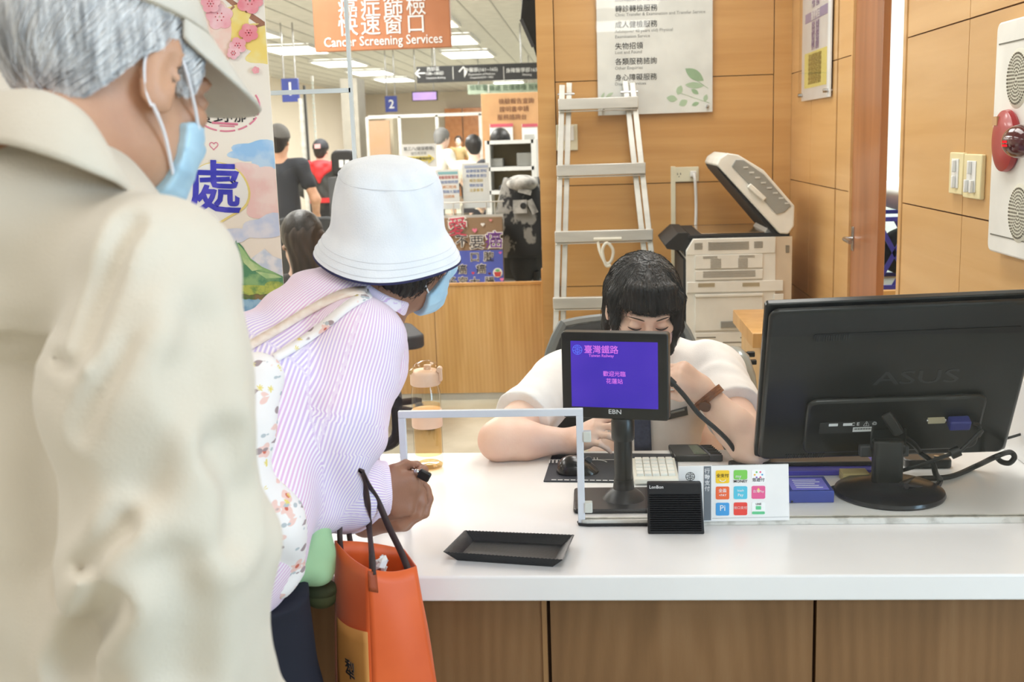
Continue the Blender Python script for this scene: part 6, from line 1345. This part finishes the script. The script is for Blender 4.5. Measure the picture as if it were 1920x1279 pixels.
# what she holds
kf = thing('key_fob', "small black key fob sticking out of the woman's fist", 'key fob', at(792, 890, 1.90))
obj('fob', MB().beam(at(785, 886, 1.88), at(806, 897, 1.88), .018, .010, (0, 1, 0)), M_BLACK, kf, bevel=.003); obj('metal_tip', MB().ell(at(781, 884, 1.88), (.006, .005, .004)), M_STEEL, kf)
wl = thing('wallet', "dark brown wallet held in the woman's lower hand", 'wallet', at(746, 972, 1.92)); obj('wallet', MB().prism(rrect(.042, .036, .006, 4, at(748, 968, 1.92)[0], at(748, 968, 1.92)[2]), 1.905, 1.925), mat('wallet_brown', (42, 26, 26), .5), wl, bevel=.003)

# orange tote on her forearm
tt = thing('tote_bag', 'orange tote bag with dark brown handles hanging from her forearm', 'bag', at(715, 1270, 1.66))
M_OR = mat('tote_orange', (232, 102, 40), .5, col2=(216, 88, 30), scale=5, sheen=.2); M_ORD = mat('tote_inside', (204, 78, 26), .7)
ctop = [A3(*at(628, 1014, 1.72)), A3(*at(690, 1066, 1.63)), A3(*at(780, 1062, 1.68)), A3(*at(757, 1030, 1.765))]
cbot = [A3(*at(630, 1420, 1.70)), A3(*at(704, 1440, 1.615)), A3(*at(842, 1420, 1.67)), A3(*at(800, 1380, 1.76))]
def wallp(i, u, v):
    a0, a1, b0, b1 = ctop[i], ctop[(i + 1) % 4], cbot[i], cbot[(i + 1) % 4]; p = (a0 * (1 - u) + a1 * u) * (1 - v) + (b0 * (1 - u) + b1 * u) * v
    n = nrm(np.cross(a1 - a0, b0 - a0)); sgn = (1, 1, 1, 1)[i]; return p - n * sgn * .010 * math.sin(PI * u) * math.sin(PI * min(1, v * 1.2)) + A3(0, 0, (-.006, -.007, 0, .004)[i] * math.sin(PI * u) * (1 - v))
for i, nm in enumerate(('side_panel', 'front_panel', 'side_panel', 'back_panel')):
    obj(nm, MB().sheet(lambda u, v: wallp(i, u, v), 12, 16), M_OR, tt, solid=.002, ang=60)
k = MB().add([tuple(q) for q in cbot], [(0, 1, 2, 3)]); obj('bottom', k, M_ORD, tt, solid=.002)
lab = MB().sheet(lambda u, v: tuple(A3(*wallp(0, .2 + .79 * u, .31 + .6 * v)) + A3(-.003, -.004, 0)) if True else 0, 8, 10)
lo_ = obj('paper_label', lab, mat('label_kraft', (226, 158, 84), .6), tt, solid=.001)
c0 = A3(*wallp(0, .72, .505)); d0 = nrm(ctop[1] - ctop[0]); d0[2] = 0; d0 = nrm(d0)
text('犁', .034, tuple(c0 + A3(-.009, -.014, -.0)), M_INK, lo_, rot=(PI / 2, 0, math.atan2(d0[1], d0[0])), bold=.012)
M_HD = mat('handle_brown', (64, 48, 46), .6)
fa = lambda x, y, Y: A3(*at(x, y, Y))
def fs_(x, y, Y):
    h_ = hit(wsh_f, x, y); return h_ - nrm(_ray(x, y)) * .007 if h_ is not None and h_[1] < Y + .08 else fa(x, y, Y)
def hstrap(pts, w__, nm):
    q = smooth(pts, 7); vs = []
    for i, a in enumerate(q):
        d = nrm(q[min(i + 1, len(q) - 1)] - q[max(i - 1, 0)]); v = nrm(a - A3(0, 0, CAMZ)); t = nrm(np.cross(d, v + A3(.5, 0, 0))); vs += [a - t * w__ / 2, a + t * w__ / 2]
    return obj(nm, MB().add(vs, [(2 * i, 2 * i + 1, 2 * i + 3, 2 * i + 2) for i in range(len(q) - 1)]), M_HD, tt, solid=.0025, ang=70)
hstrap([fa(699, 1078, 1.632), fa(697, 1040, 1.65), fs_(692, 985, 1.74), fs_(690, 950, 1.77), fs_(684, 912, 1.785), fs_(677, 884, 1.80), fs_(683, 892, 1.80), fs_(698, 920, 1.80), fs_(712, 948, 1.79), fa(730, 990, 1.745), fa(752, 1035, 1.70), fa(766, 1070, 1.675)], .011, 'handle')
hstrap([fa(641, 1050, 1.715), fa(637, 1000, 1.72), fa(640, 950, 1.76), fa(650, 935, 1.84), fa(655, 960, 1.80), fa(655, 1005, 1.76), fa(666, 1050, 1.75)], .009, 'handle')
obj('handle_patch', MB().sheet(lambda u, v: tuple(A3(*wallp(1, .02 + .17 * u, .005 + .10 * v)) + A3(-.001, -.004, 0)), 3, 4), mat('patch_rust', (166, 74, 36), .6), tt, solid=.001)
q = fa(716, 1058, 1.69); k = MB().ell(q, (.011, .011, .013), 9, 7); k.v = [tuple(np.array(v) + np.array([random.uniform(-.004, .004) for _ in range(3)])) for v in k.v]
tag(obj('tissue', k, M_PAPER, ang=10), 'crumpled white tissue peeking out of the orange tote', 'tissue')
# ------------------------------------------------------------------ the old man in the foreground
tau = math.radians(17); hd0 = nrm(A3(.46, .89, 0)); fwd = hd0 * math.cos(tau) - A3(0, 0, math.sin(tau)); upv = hd0 * math.sin(tau) + A3(0, 0, math.cos(tau))
H = Frame((0, 0, 0), fwd, upv); OE = A3(*at(302, 145, 1.06)); H = Frame(OE - H.R @ A3(.083, -.008, -.004), fwd, upv)
hd, hb = head_sdf(H, 1.0, old=1)
NBo = A3(*at(75, 335, 1.04)); SH = A3(*at(302, 512, .955)); EO = A3(*at(345, 1010, .94)); WO = A3(*at(390, 1520, 1.0))
SPo = A3(*at(20, 470, 1.11)); HIP = A3(SPo[0] - .06, 1.14, .80); rgt = nrm(A3(.67, -.74, 0))
SLo = SPo - rgt * .20 + A3(0, .0, -.03); ELo = SLo + A3(-.04, 0, -.29); WLo = ELo + A3(.02, .03, -.24)
hO, ptO, _ = hand_parts(WO, (.2, .5, .4), nrm(A3(.15, .2, -1)), (.7, -.6, .1), ((25, 35, 20), (28, 38, 22), (32, 40, 24), (36, 42, 24)), 1.0, .05)
hO2, ptO2, _ = hand_parts(WLo, (.6, -.2, .2), nrm(A3(.1, .15, -1)), (-.7, .6, .1), ((25, 35, 20), (28, 38, 22), (32, 40, 24), (36, 42, 24)), 1.0, .05)
legs = U(.03, *[q for s_ in (-1, 1) for q in (cone(HIP + rgt * .09 * s_, A3(*(HIP + rgt * .10 * s_)[:2], .45), .09, .06), cone(A3(*(HIP + rgt * .10 * s_)[:2], .45), A3(*(HIP + rgt * .10 * s_)[:2], .06), .058, .04), cone(A3(*(HIP + rgt * .10 * s_)[:2], .045), A3(*(HIP + rgt * .10 * s_ + hd0 * .15)[:2], .035), .038, .03))])
mbody = U(.02, U(.04, cone(SPo + (0, .01, -.12), HIP, .12, .13), cone(SH, SLo, .036, .036), cone(H(0, -.02, -.05), NBo, .058, .066), cone(NBo, SPo + (0, 0, -.1), .07, .1), cone(SH, EO, .036, .034), cone(EO, WO, .034, .028), cone(SLo, ELo, .055, .045), cone(ELo, WLo, .045, .03), legs), hd, hO, hO2)
lo, hi = bounds([H(0, 0, .14), H(0, .13, 0), H(0, -.12, 0), SH, EO, WO, SLo, ELo, WLo, HIP, (HIP[0], HIP[1], .01)] + ptO + ptO2, .07); lo[:2] -= .09; hi[:2] += .09; lo[2] = .004
oldman = sobj('person', mbody, lo, hi, .0048, M_SKIN_O, own=(HIP[0], HIP[1], 0), relax=1)
tag(oldman, 'old man seen from behind with grey hair, beige cap and pale long sleeved shirt', 'person')
# pale shirt with a folded collar
bf = nrm(A3(.74, .67, 0)); Rg = np.stack([rgt, bf, A3(0, 0, 1)], 1)
tor = U(.06, ell(SPo + A3(0, .02, -.34), (.215, .135, .48), Rg), cone(NBo + A3(-.02, -.01, -.02), SPo + A3(0, 0, -.08), .075, .12), cone(SPo + A3(.02, 0, -.02), SH, .10, .068), cone(SPo + A3(-.02, 0, -.03), SLo, .10, .068), cone(A3(*at(-60, 405, 1.10)), A3(*at(130, 405, 1.03)), .075, .07), cone(A3(*at(235, 900, 1.0)), A3(*at(260, 1420, 1.0)), .05, .085))
E1 = A3(*at(322, 1000, .935)); M1 = A3(*at(286, 740, .935)); TIP = A3(*at(445, 1025, .955))
arm = U(.045, cone(SH + A3(.0, 0, -.005), M1, .074, .083), cone(M1, E1, .083, .080), cone(E1, TIP, .075, .024), cone(E1, A3(*at(350, 1330, .985)), .075, .07), cone(A3(*at(350, 1330, .985)), WO, .07, .05), cone(TIP, A3(*at(405, 1240, .99)), .03, .045))
cuffp = cone(A3(*at(440, 1235, 1.0)), A3(*at(500, 1380, 1.05)), .026, .05)
armL_ = cone(SLo, ELo, .075, .075); armL2 = cone(ELo, WLo, .07, .045)
sh_f = U(.012, tor, U(.02, arm, cuffp), U(.03, armL_, armL2))
fold = lambda P: wrk(.0045, (.85, .45, .18), 38, (.2, .2, -.9), 7)(P) + wrk(.002, (.7, .2, .6), 70, (.5, -.2, .8), 16, 1.3)(P)
sh0 = sh_f; cre = []
for pts_, dep, wd in (([(246, 425), (214, 500), (180, 590), (162, 650)], .011, .009), ([(282, 610), (210, 700), (146, 810)], .006, .009), ([(235, 990), (180, 1050), (128, 1104)], .008, .010), ([(210, 1120), (170, 1190), (138, 1258)], .012, .014), ([(372, 620), (384, 720), (396, 830)], .008, .018), ([(330, 700), (300, 860), (250, 960)], .005, .016),
        ([(20, 640), (80, 655), (140, 690)], .004, .007), ([(420, 840), (440, 930), (436, 1000)], .008, .016), ([(60, 700), (66, 900), (90, 1060)], .008, .03), ([(330, 1060), (350, 1160), (340, 1270)], .010, .02)):
    hp_ = [hit(sh0, *p) for p in pts_]; hp_ = [p for p in hp_ if p is not None]
    for a, b in zip(hp_[:-1], hp_[1:]): cre.append((cone(a, b, 0, 0), dep * (1 if wd == .009 else 1.7), wd))
def creases(P):
    d = np.zeros(len(P)); by = {}
    for f_, dep, wd in cre: key = (dep, wd); v = f_(P); by[key] = np.minimum(by[key], v) if key in by else v
    for (dep, wd), v in by.items(): d += dep * np.exp(-(v / wd) ** 2) - dep * .45 * np.exp(-((v - wd * 2.2) / wd) ** 2)
    return d
sh_f = disp(disp(sh_f, fold), creases); sh_f = both(sh_f, half((0, 0, .62), (0, 0, -1)))
lo, hi = bounds([SH, EO, TIP, SLo, ELo, WLo, NBo, HIP, A3(*at(540, 1380, 1.05))], .20); lo[2] = .60
M_SHO = mat('shirt_cream', (217, 208, 192), .8, col2=(210, 200, 183), scale=6, bump=.2, bscale=420, sheen=.25)
oshirt = sobj('shirt', sh_f, lo, hi, .0050, M_SHO, oldman, relax=2)
# collar: a folded band round the neck, higher at the nape
cu = [(-60, 225, 1.10), (-40, 185, 1.02), (20, 168, .975), (90, 172, .955), (160, 215, .955), (210, 300, .975), (232, 352, 1.02), (205, 330, 1.09)]
cl = [(-110, 330, 1.12), (-90, 290, 1.0), (-10, 268, .925), (90, 292, .905), (170, 322, .915), (222, 345, .945), (250, 372, 1.01), (215, 345, 1.10)]
upl = smooth([A3(*at(*q)) for q in cu], 6); lol = smooth([A3(*at(*q)) for q in cl], 6); k = MB(); vs = []
inn = [p + (A3(*at(95, 300, 1.04)) - p) * .16 + A3(0, 0, -.035) for p in upl]
for a, b, c in zip(inn, upl, lol):
    for t in (0, .5): vs.append(a * (1 - t) + b * t)
    for t in (0, .06, .25, .5, .75, 1): vs.append(b * (1 - t) + c * t + nrm((b - A3(*at(95, 300, 1.06))) * A3(1, 1, .3)) * .010 * math.sin(PI * min(1, t * 1.1)) ** .6)
n_ = len(upl); k.add(vs, [(i * 8 + j, (i + 1) * 8 + j, (i + 1) * 8 + j + 1, i * 8 + j + 1) for i in range(n_ - 1) for j in range(7)])
obj('collar', k, M_SHO, oldman, solid=.004, ang=70, sub=1)
# grey hair, cap, ear loops, mask
hr = both(grow(hb, .0075), half(H(0, .028, 0), H.y * .8 + H.z * -.35)); hr = both(hr, half(H(0, -.05, -.088), (-H.z) * .93 + H.y * .35), .012); hr = both(hr, half(H(0, 0, .075), H.z))
hr = cut(hr, both(half(H(0, -.03, .02), -(H.y * .87 - H.z * .49)), half(H(0, 0, .022), H.z), .01), .006); hr = cut(hr, ell(H(.086, .012, -.028), (.03, .032, .045), H.R), .006); hr = cut(hr, ell(H(.08, -.012, -.02), (.03, .026, .036), H.R), .006)
hr = U(.006, hr, ell(H(.071, .034, .026), (.008, .014, .030), H.R))
hr = disp(hr, lambda P: (lambda q: .0006 * np.sin(q[:, 1] * 330 + 5 * np.sin(q[:, 2] * 45) + 3 * np.sin(q[:, 0] * 70)) + .0005 * np.sin(q[:, 0] * 410 + 4 * np.sin(q[:, 2] * 70 + 1)))((P - H.o) @ H.R))
lo, hi = bounds([H(x, y, z) for x in (-.1, .1) for y in (-.13, .1) for z in (-.13, .12)], .01); sobj('hair', hr, lo, hi, .0028, M_HAIR_G, oldman, big=True)
def fl(P): q = (P - H.o) @ H.R; return np.stack([q[:, 0] * .5, -.75 - q[:, 1] * 2, -1.0 + .12 * np.sin(q[:, 1] * 60)], 1) @ H.R.T
M_HS = mat('hair_strand_grey', (236, 235, 234), .5, col2=(158, 158, 160), scale=150, stretch=(1, 1, .08), lo=.35, hi=.6)
strands('hair_strands', hr, sobj.V, fl, 9000, .042, .0006, M_HS, oldman, .0035, 8, fray=.10)
qv = (sobj.V - H.o) @ H.R; strands('nape_strands', hr, sobj.V[(qv[:, 2] < -.035)], fl, 1500, .026, .0004, M_HS, oldman, .0025, 9, fray=.15)
cap = thing('baseball_cap', 'beige baseball cap on the grey haired old man', 'cap', tuple(H(0, 0, .06)))
M_CAP = mat('cap_beige', (216, 210, 198), .85, col2=(206, 199, 186), scale=12, bump=.25, bscale=400)
cr_ = both(grow(ell(H(0, -.012, .035), (.076, .097, .092), H.R), .014), half(H(0, 0, .058), -H.z), .004)
lo, hi = bounds([H(x, y, z) for x in (-.1, .1) for y in (-.13, .12) for z in (.05, .15)], .01); sobj('crown', cr_, lo, hi, .0035, M_CAP, cap, relax=1)
def vis(u, v):
    a = (u - .5) * 2 * 1.42; x, y = .0885 * math.sin(a), -.012 + .1115 * math.cos(a); L = .080 * (1 - (2 * u - 1) ** 4) / max(.3, .55 + .45 * math.cos(a))
    return tuple(H(x * (1 + .05 * v), y + L * v * (.55 + .45 * math.cos(a)), .060 - .042 * v * (1 - (2 * u - 1) ** 4) - .022 * v * (2 * u - 1) ** 2))
obj('visor', MB().sheet(vis, 20, 8), M_CAP, cap, solid=.004, ang=70, sub=1)
obj('sweatband_edge', MB().tube([tuple(H(.0905 * math.sin(a), -.012 + .1125 * math.cos(a), .0595)) for a in np.linspace(0, 2 * PI, 49)], .0014, 5, caps=False), mat('cap_seam', (188, 180, 164), .85), cap)
mask_obj(H, hb, M_MASKB, oldman, top=-.026, side=.042, depth=.011, low=-.125, slant=.4)
lp = mat('loop_white', (246, 244, 248), .6)
obj('mask_loop', MB().tube(smooth([H(.081, .012, .026), H(.083, .022, .010), H(.073, .048, -.018), H(.064, .064, -.034)], 5), .0019, 6), lp, oldman)
obj('mask_loop', MB().tube(smooth([H(.084, -.014, -.032), H(.077, .01, -.052), H(.062, .040, -.082), H(.056, .05, -.092)], 5), .0019, 6), lp, oldman)
obj('mask_loop', MB().tube(smooth([H(.081, .006, .030), H(.080, -.014, .028), H(.079, -.026, .01), H(.081, -.022, -.02), H(.083, -.014, -.034)], 5), .0015, 6), lp, oldman)
tr = U(.03, *[cone(HIP + rgt * .09 * s_, A3(*(HIP + rgt * .10 * s_)[:2], .08), .115, .075) for s_ in (-1, 1)]); tr = both(tr, half((0, 0, .07), (0, 0, -1)))
lo, hi = bounds([HIP + rgt * .1, HIP - rgt * .1, (HIP[0], HIP[1], .07)], .2); lo[2] = .05; sobj('trousers', tr, lo, hi, .010, mat('trousers_grey', (92, 92, 98), .85), oldman)

# ------------------------------------------------------------------ people in the hall
def walker(label, px, ytop, Y, face, shirt_m, hair_m, h=None, cap_m=None, lean=0, legs_m=None, sleeves=.5, skin_m=None, extra=None, seat=None):
    """a small distant figure: continuous body, clothes and hair as children; face = facing direction"""
    top = A3(*at(px, ytop, Y)); z1 = top[2]; s_ = 1.0; fw = nrm(A3(face[0], face[1], 0)); sd = np.cross(fw, (0, 0, 1)); X0, Y0 = top[0], top[1]
    B = lambda x, y, z: A3(X0, Y0, 0) + sd * x + fw * (y + 0) + A3(0, 0, z)
    zh = z1 - .125; H = Frame(B(0, lean * .12, zh), fw - A3(0, 0, lean * .35), (0, 0, 1)); sh = z1 - .33; hip = sh - .44
    b = -lean * .10; hp = B(0, -lean * .30, hip); ch = B(0, b * .3, sh - .08)
    kz, fz = (hip * .52, .05)
    if seat: hip_z = .50; hp = B(0, -.1, hip_z)
    el = [B(.27 * s, .02 + lean * .1, sh - .27) for s in (-1, 1)]; wr_ = [B(.22 * s, .18 + lean * .1, sh - .42) for s in (-1, 1)]; so = [B(.17 * s, b * .2, sh) for s in (-1, 1)]
    hd_, hb_ = head_sdf(H)
    kn = [(B(.1 * s, .35, .5) if seat else A3(*(hp + sd * .09 * s)[:2], kz)) for s in (-1, 1)]; ft = [(B(.1 * s, .36, .05) if seat else A3(*(hp + sd * .10 * s)[:2], .05)) for s in (-1, 1)]
    f = U(.03, U(.05, cone(hp, ch, .11, .11), cone(so[0], so[1], .05, .05), cone(H(0, -.02, -.05), ch, .055, .07)), *[cone(so[i], el[i], .048, .04) for i in (0, 1)], *[cone(el[i], wr_[i], .04, .028) for i in (0, 1)], *[cone(hp + sd * .08 * (2 * i - 1), kn[i], .085, .06) for i in (0, 1)], *[cone(kn[i], ft[i], .055, .04) for i in (0, 1)], *[cone(ft[i], ft[i] + fw * .14 - A3(0, 0, .012), .038, .028) for i in (0, 1)],
          *[U(.01, cone(wr_[i], wr_[i] + nrm(wr_[i] - el[i]) * .09, .03, .03), *[cone(wr_[i] + nrm(wr_[i] - el[i]) * .08 + sd * (j - 1.5) * .017, wr_[i] + nrm(wr_[i] - el[i]) * .16 + sd * (j - 1.5) * .018 - A3(0, 0, .01), .010, .008) for j in range(4)]) for i in (0, 1)], hd_)
    pts = [H(0, 0, .13), hp, *el, *wr_, *ft, *[q + fw * .15 for q in ft], *[w__ + nrm(w__ - e) * .17 for w__, e in zip(wr_, el)]]
    lo, hi = bounds(pts, .13); lo[2] = .006; o = sobj('person', f, lo, hi, .014, skin_m or M_SKIN_Y, own=(X0, Y0, 0)); tag(o, label, 'person', None)
    g = disp(U(.04, cone(hp + A3(0, 0, .02), ch, .145, .135), cone(so[0], so[1], .065, .065), *[cone(so[i], so[i] + (el[i] - so[i]) * (sleeves if sleeves < 1 else 1), .068, .064) for i in (0, 1)], *([cone(el[i], wr_[i], .06, .045) for i in (0, 1)] if sleeves >= 1 else [])), wrk(.005, (.5, .5, .7), 40, (.7, -.5, .2), 20))
    lo, hi = bounds([hp, ch, *so, *el, *wr_], .17); sobj('shirt', g, lo, hi, .013, shirt_m, o)
    l = U(.03, cone(hp, hp + A3(0, 0, .03), .14, .14), *[cone(hp + sd * .08 * (2 * i - 1), kn[i], .105, .08) for i in (0, 1)], *[cone(kn[i], ft[i] + A3(0, 0, .05), .08, .07) for i in (0, 1)]); lo, hi = bounds([hp, *kn, *ft], .16); lo[2] = .05; sobj('trousers', l, lo, hi, .016, legs_m or M_TROU, o)
    hh = both(grow(ell(H(0, -.016, .036), (.078, .1, .09), H.R), .012), half(H(0, .045, .02), H.y * .85 - H.z * .5)); hh = U(.02, hh, ell(H(0, -.06, -.02), (.07, .05, .075), H.R))
    lo, hi = bounds([H(x, y, z) for x in (-.1, .1) for y in (-.13, .1) for z in (-.11, .14)], .01); sobj('hair', hh, lo, hi, .009, hair_m, o)
    if cap_m:
        c = U(.006, both(grow(ell(H(0, -.012, .04), (.08, .1, .09), H.R), .016), half(H(0, 0, .02), -H.z)), both(ell(H(0, .12, .028), (.06, .07, .008), H.R), half(H(0, .02, 0), -H.y))); lo, hi = bounds([H(x, y, z) for x in (-.1, .1) for y in (-.13, .2) for z in (-.01, .15)], .01); cp_ = sobj('cap', c, lo, hi, .009, cap_m, o)
    return o, B, H, sh, hip
M_TROU = mat('trousers_dark', (44, 44, 50), .8); M_TEE = mat('tee_black', (44, 46, 52), .8); M_TEEW = mat('tee_white', (238, 232, 220), .8)
walker('standing man in a black T-shirt and grey cap half hidden by the poster', 521, 236, 9.0, (.05, 1), M_TEE, M_HAIR_D, cap_m=mat('cap_grey', (96, 92, 88), .8), legs_m=mat('trousers_khaki', (170, 156, 126), .8), skin_m=M_SKIN_O)
M_VEST = mat('vest_black', (56, 56, 54), .8); M_VRED = mat('vest_red', (214, 48, 52), .8)
o, B, H, sh, hip = walker('person in a black cap and black vest with a red hood', 601, 263, 13.3, (.1, 1), M_VEST, M_HAIR_D, cap_m=mat('cap_black', (34, 34, 38), .8), sleeves=1)
hood = U(.03, cone(B(-.16, -.02, sh + .045), B(0, -.13, sh - .09), .05, .035), cone(B(.16, -.02, sh + .045), B(0, -.13, sh - .09), .05, .035), cone(B(0, -.12, sh + .0), B(0, -.14, sh - .16), .06, .02), ell(B(0, -.05, sh + .05), (.13, .09, .05)))
lo, hi = bounds([B(-.2, 0, sh), B(.2, 0, sh), B(0, -.15, sh - .2), B(0, 0, sh + .1)], .09); sobj('hood', hood, lo, hi, .012, M_VRED, o)
obj('red_band', MB().prism(rrect(.30, .055, .01, 3, B(0, 0, 0)[0], hip + .06), B(0, -.165, 0)[1], B(0, -.13, 0)[1]), M_VRED, o); q = H(0, -.125, .055); obj('cap_badge', MB().box(q, (.07, .012, .05)), mat('badge_pale', (230, 170, 170), .7), o)
walker('grey haired person in a white T-shirt bending at the far desk', 822, 241, 14.0, (.5, .6), M_TEEW, mat('hair_midgrey', (120, 118, 116), .6), lean=.5)
walker('tiny person in a tan vest standing far down the hall', 859, 255, 27.0, (0, -1), mat('vest_tan', (170, 142, 96), .8), M_HAIR_D, sleeves=.9)
walker('dark haired person in a white top bending behind the leaflet stands', 888, 254, 12.0, (-.3, 1), M_TEEW, M_HAIR_B, lean=.4)
walker('person with black hair showing only above the white shelf', 938, 242, 9.9, (.2, 1), M_TEE, M_HAIR_B)
o, B, H, sh, hip = walker('seated person with long dark brown hair beside the poster edge', 562, 398, 4.7, (-.5, .9), mat('jacket_dark', (52, 48, 46), .85), M_HAIR_D, seat=True)
lh = disp(U(.03, cone(H(0, -.05, .02), H(.02, -.09, -.22), .085, .075), cone(H(.05, -.03, .0), H(.09, -.05, -.2), .045, .04)), lambda P: .003 * np.sin(P[:, 0] * 160 + 3 * np.sin(P[:, 2] * 25))); lo, hi = bounds([H(x, y, z) for x in (-.12, .15) for y in (-.16, .05) for z in (-.33, .12)], .03); sobj('long_hair', lh, lo, hi, .008, mat('hair_brown', (64, 50, 42), .5, col2=(36, 28, 25), scale=50, stretch=(1, 1, .12)), o)
q = B(0, -.08, 0); st_ = thing('stool', 'round dark stool under the seated long haired person', 'stool', tuple(q)); obj('seat', MB().lathe([(.18, .33), (.19, .345), (.19, .365), (.17, .375)], tuple(q), 24), M_CHAIR, st_); obj('stem', MB().lathe([(.2, 0), (.2, .02), (.03, .04), (.025, .33)], tuple(q), 20), M_BLACKM, st_)
